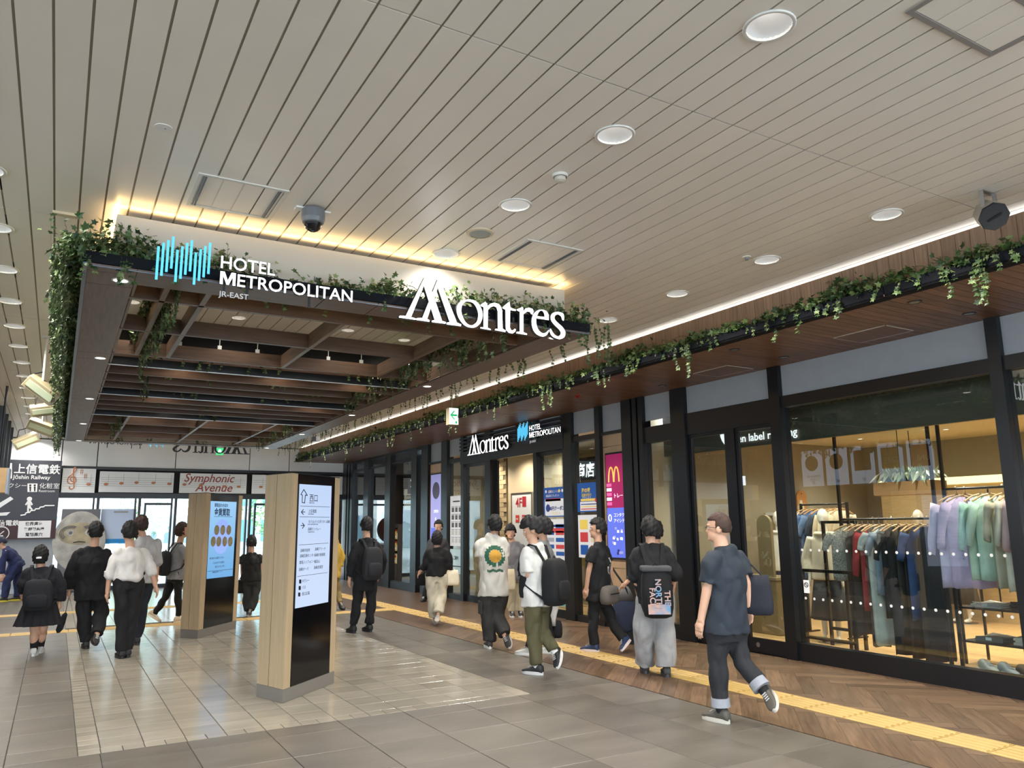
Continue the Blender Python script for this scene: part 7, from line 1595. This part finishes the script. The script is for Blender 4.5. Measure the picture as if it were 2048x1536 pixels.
# 10 black suit with backpack
P10 = person('man in black jacket and cropped black trousers standing with a black backpack', (735, 1264), (733, 1053), (734, 1087), (((703, 1122), (699, 1156, .05)), ((765, 1120), (758, 1148, .08))), (731, 1162), (((713, 1206), (706, 1246), 'p'), ((742, 1206), (738, 1252), 'p')), -28, look=-10, sw=.40, hw=.17, bf=1.02, top=(13, 14, 18), sleeve=1.9, drop=.14, ease=.028, pants=(11, 11, 14), pw=(.092, .075, .064), hem=.90, shoe_c=(22, 22, 24), sole_c=(30, 30, 32), socks=((18, 18, 20), .8), topname='jacket')
backpack(P10, 'black backpack on the man in the black jacket beside the sign pillar', .25, .16, .08, .0, cloth((34, 34, 38)))
# 11 yellow top hidden by the pillar
P11 = person('person in yellow top and khaki trousers mostly hidden by the nearest pillar', (652, 1220), (668, 1054), (669, 1086), (((656, 1115), (652, 1135)), ((683, 1112), (680, 1138, -.05))), (667, 1150), (((656, 1184), (650, 1213), 'p'), ((674, 1184), (681, 1207, -.1), (684, 1225, -.1))), -70, sw=.36, top=(190, 156, 62), sleeve=1.8, drop=.06, pants=(140, 120, 76), pw=(.085, .07, .055), hem=.9, shoe_c=(36, 34, 34), sole_c=(50, 48, 46), topname='jumper')
# 12 far woman in dark clothes
P12 = person('woman in dark T-shirt and dark trousers walking away between the two pillars', (499, 1231), (503, 1086), (503, 1112), (((484, 1131), (484, 1150, .03)), ((521, 1129), (521, 1150, .05))), (503, 1158), (((495, 1191), (497, 1224), 'p'), ((509, 1191), (501, 1220, -.1), (499, 1231, -.1))), 5, sw=.35, hw=.17, hs=1.0, top=(22, 22, 22), sleeve=.75, drop=.04, ease=.03, pants=(38, 40, 39), pw=(.10, .085, .075), shoe_c=(30, 30, 30), sole_c=(200, 190, 180), hairstyle='bun', topname='t_shirt')
q = P12['PJ'](481, 1160, 0); tote(P12, 'dark bag at the left side of the woman between the pillars', q, .16, .24, .1, BLK, P12['r'], P12['n'], P12['arms'][0][2])
# 13 walker behind the far pillar
P13 = person('person in grey top and black trousers striding right with cream striped shoes', (352, 1245), (364, 1062), (357, 1094), (((341, 1122), (352, 1140, -.1)), ((375, 1122), (378, 1146, .1))), (351, 1152), (((331, 1194), (308, 1229), (317, 1246)), ((357, 1194), (357, 1234), 'p')), 72, sw=.37, top=(148, 150, 152), sleeve=.8, drop=.06, pants=(11, 11, 13), pw=(.085, .062, .05), hem=.96, shoe_c=(212, 200, 178), sole_c=(226, 218, 200), hair=HAIRN, hairstyle='bob', topname='t_shirt')
backpack(P13, 'dark backpack on the striding person left of the far pillar', .21, .15, .08, -.02, cloth((30, 32, 36)))
# 15 grey shirt behind the white shirt
P15 = person('taller man in pale grey shirt and navy jeans just beyond the white shirt', (270, 1290), (282, 1052), (290, 1083), (((276, 1122), (276, 1150)), ((314, 1124), (313, 1154, .02))), (284, 1158), (((270, 1215), (264, 1270, .3), 'p'), ((284, 1216), (274, 1276), 'p')), -10, sw=.39, hw=.17, top=(176, 174, 172), sleeve=1.1, drop=.06, pants=(22, 26, 36), pw=(.095, .075, .062), shoe_c=(28, 28, 30), sole_c=(60, 58, 56), hair=HAIRN, topname='shirt')
# 14 white shirt
P14 = person('man in white shirt with rolled sleeves and black trousers walking away', (240, 1316), (259, 1066), (262, 1103), (((219, 1150), (215, 1184, .04)), ((303, 1143), (311, 1172, .02))), (257, 1163), (((245, 1228), (243, 1304), 'p'), ((265, 1228), (255, 1292), 'p')), -14, sw=.40, hw=.18, bf=1.02, top=(206, 202, 197), sleeve=1.02, drop=.02, ease=.02, tuck=True, pants=(10, 10, 12), pw=(.104, .085, .07), shoe_c=(24, 23, 24), sole_c=(34, 33, 33), cuff='rolled', topname='shirt')
# 16 black jacket
P16 = person('man in black suit jacket and trousers walking away at the left', (170, 1297), (191, 1065), (186, 1104), (((143, 1148), (139, 1180, .04)), ((216, 1146), (210, 1180, .04))), (184, 1182), (((168, 1230), (172, 1290), 'p'), ((203, 1226), (194, 1268, -.28), (195, 1291, -.2))), -6, sw=.43, hw=.18, bf=1.08, top=(13, 13, 17), sleeve=1.93, drop=.12, ease=.034, pants=(11, 11, 14), pw=(.105, .085, .075), shoe_c=(26, 25, 26), sole_c=(44, 40, 40), topname='suit_jacket')
q = P16['PJ'](131, 1225, 0); t = thing('umbrella_pouch', 'slim dark folded umbrella hanging from the hand of the man in the black suit', 'umbrella', q); d = V((0, 0, -1))-P16['r']*.25; d.normalize()
me = MB().loft([ring(q+d*.27*u_, P16['r'], P16['n'], .042*k, .03*k, 14) for u_, k in ((0, .3), (.12, .8), (.5, 1), (.85, 1.0), (1, .4))]).mesh('folded_canopy', cloth((30, 32, 38))); shade(me, 180); link('folded_canopy', me, t); MB().tube([q, P16['arms'][0][2]+V((0, 0, -.10))], .004, 6).build('wrist_cord', BLK, t)
# 17 schoolgirl
P17 = person('schoolgirl in navy uniform and dark pleated skirt with a black backpack', (68, 1312), (81, 1113), (84, 1142), (((47, 1166), (45, 1186, .1)), ((121, 1178), (119, 1205, .03))), (81, 1196), (((69, 1262), (68, 1300), 'p'), ((86, 1258), (81, 1292, .25), 'p')), 8, sw=.36, hw=.16, bf=1.0, hs=1.0, top=(18, 19, 27), sleeve=1.9, drop=.02, ease=.034, pants=(18, 15, 20), skirt=(.34, .27), shoe_c=(206, 204, 200), sole_c=(220, 218, 214), socks=((24, 24, 28), .22), hairstyle='bob', topname='uniform_blouse')
backpack(P17, 'black school backpack on the schoolgirl', .2, .165, .08, -.04, cloth((22, 23, 28)))
MB().obox(P17['hp'](0, -.11, -.01), P17['lat']*.03, P17['fy']*.012, V((0, 0, .012))).build('hair_tie', INKW, P17['t'])
# 18 worker bending down
P18 = person('worker in dark blue overalls and cap bending down at the left edge', (30, 1202), (2, 1086), (13, 1100, 0), (((6, 1124), (4, 1150)), ((24, 1128, 0), (10, 1152, 0))), (36, 1128), (((14, 1163), (8, 1197), 'p'), ((36, 1163), (34, 1197), 'p')), -88, pitch=.7, sw=.36, top=(28, 36, 74), sleeve=1.9, drop=.02, pants=(26, 34, 70), pw=(.10, .085, .075), shoe_c=(40, 38, 36), sole_c=(206, 190, 60), hair=mat('cap_navy', (30, 34, 56), .7), topname='work_jacket', botname='overalls')
# 19 person with the trolley, mostly hidden
P19 = person('person in dark clothes pulling a blue shopping trolley, hidden behind the grey trousers', (1305, 1300), (1312, 1064), (1310, 1100), (((1272, 1148), (1252, 1166, 0)), ((1335, 1140), (1336, 1170))), (1312, 1190), (((1304, 1242), (1302, 1290), 'p'), ((1320, 1242), (1322, 1290), 'p')), 15, sw=.36, top=(40, 40, 42), sleeve=1.7, drop=.1, pants=(34, 34, 36), hairstyle='bob', topname='cardigan')
g0_ = on_z(1262, 1286); nn_ = V((g0_.x, g0_.y, 0)).normalized(); rr_ = V((nn_.y, -nn_.x, 0)); NAV = cloth((44, 52, 74)); GRY = cloth((112, 112, 114))
t = thing('shopping_trolley', 'navy and grey two wheeled shopping trolley bag by the pale wood panel', 'trolley', g0_, 'carried bags')
tl = (V((0, 0, 1))-rr_*.20).normalized()
b0 = g0_+V((0, 0, .14))
me = MB().loft([ring(b0+tl*.62*q-rr_*.0, rr_, nn_, .17*k, .13*k, 22, .6) for q, k in ((0, .8), (.08, 1), (.5, 1.02), (.68, .9), (.72, .86))]).mesh('bag_body', NAV); shade(me, 180); link('bag_body', me, t)
me = MB().loft([ring(b0+tl*.62*q, rr_, nn_, .16*k, .12*k, 22, .6) for q, k in ((.71, .98), (.9, .84), (1.0, .7))]).mesh('top_flap', GRY); shade(me, 180); link('top_flap', me, t)
for sg in (-1, 1):
    MB().cyl(g0_+rr_*.02+nn_*sg*.12+V((0, 0, .085))-nn_*.012, g0_+rr_*.02+nn_*sg*.12+V((0, 0, .085))+nn_*.012, .083, n=18).build('wheel', BLACKM, t)
    MB().tube([g0_+rr_*.1+nn_*sg*.09+V((0, 0, .1)), b0+tl*.6+nn_*sg*.09+rr_*.08, b0+tl*.86+nn_*sg*.09-rr_*.04], .01, 8).build('frame_tube', BLACK, t)
MB().cyl(b0+tl*.86+nn_*.1-rr_*.04, b0+tl*.86-nn_*.1-rr_*.04, .014, n=10).build('handle', BLACKM, t)
bpy.data.scenes.remove(TS)
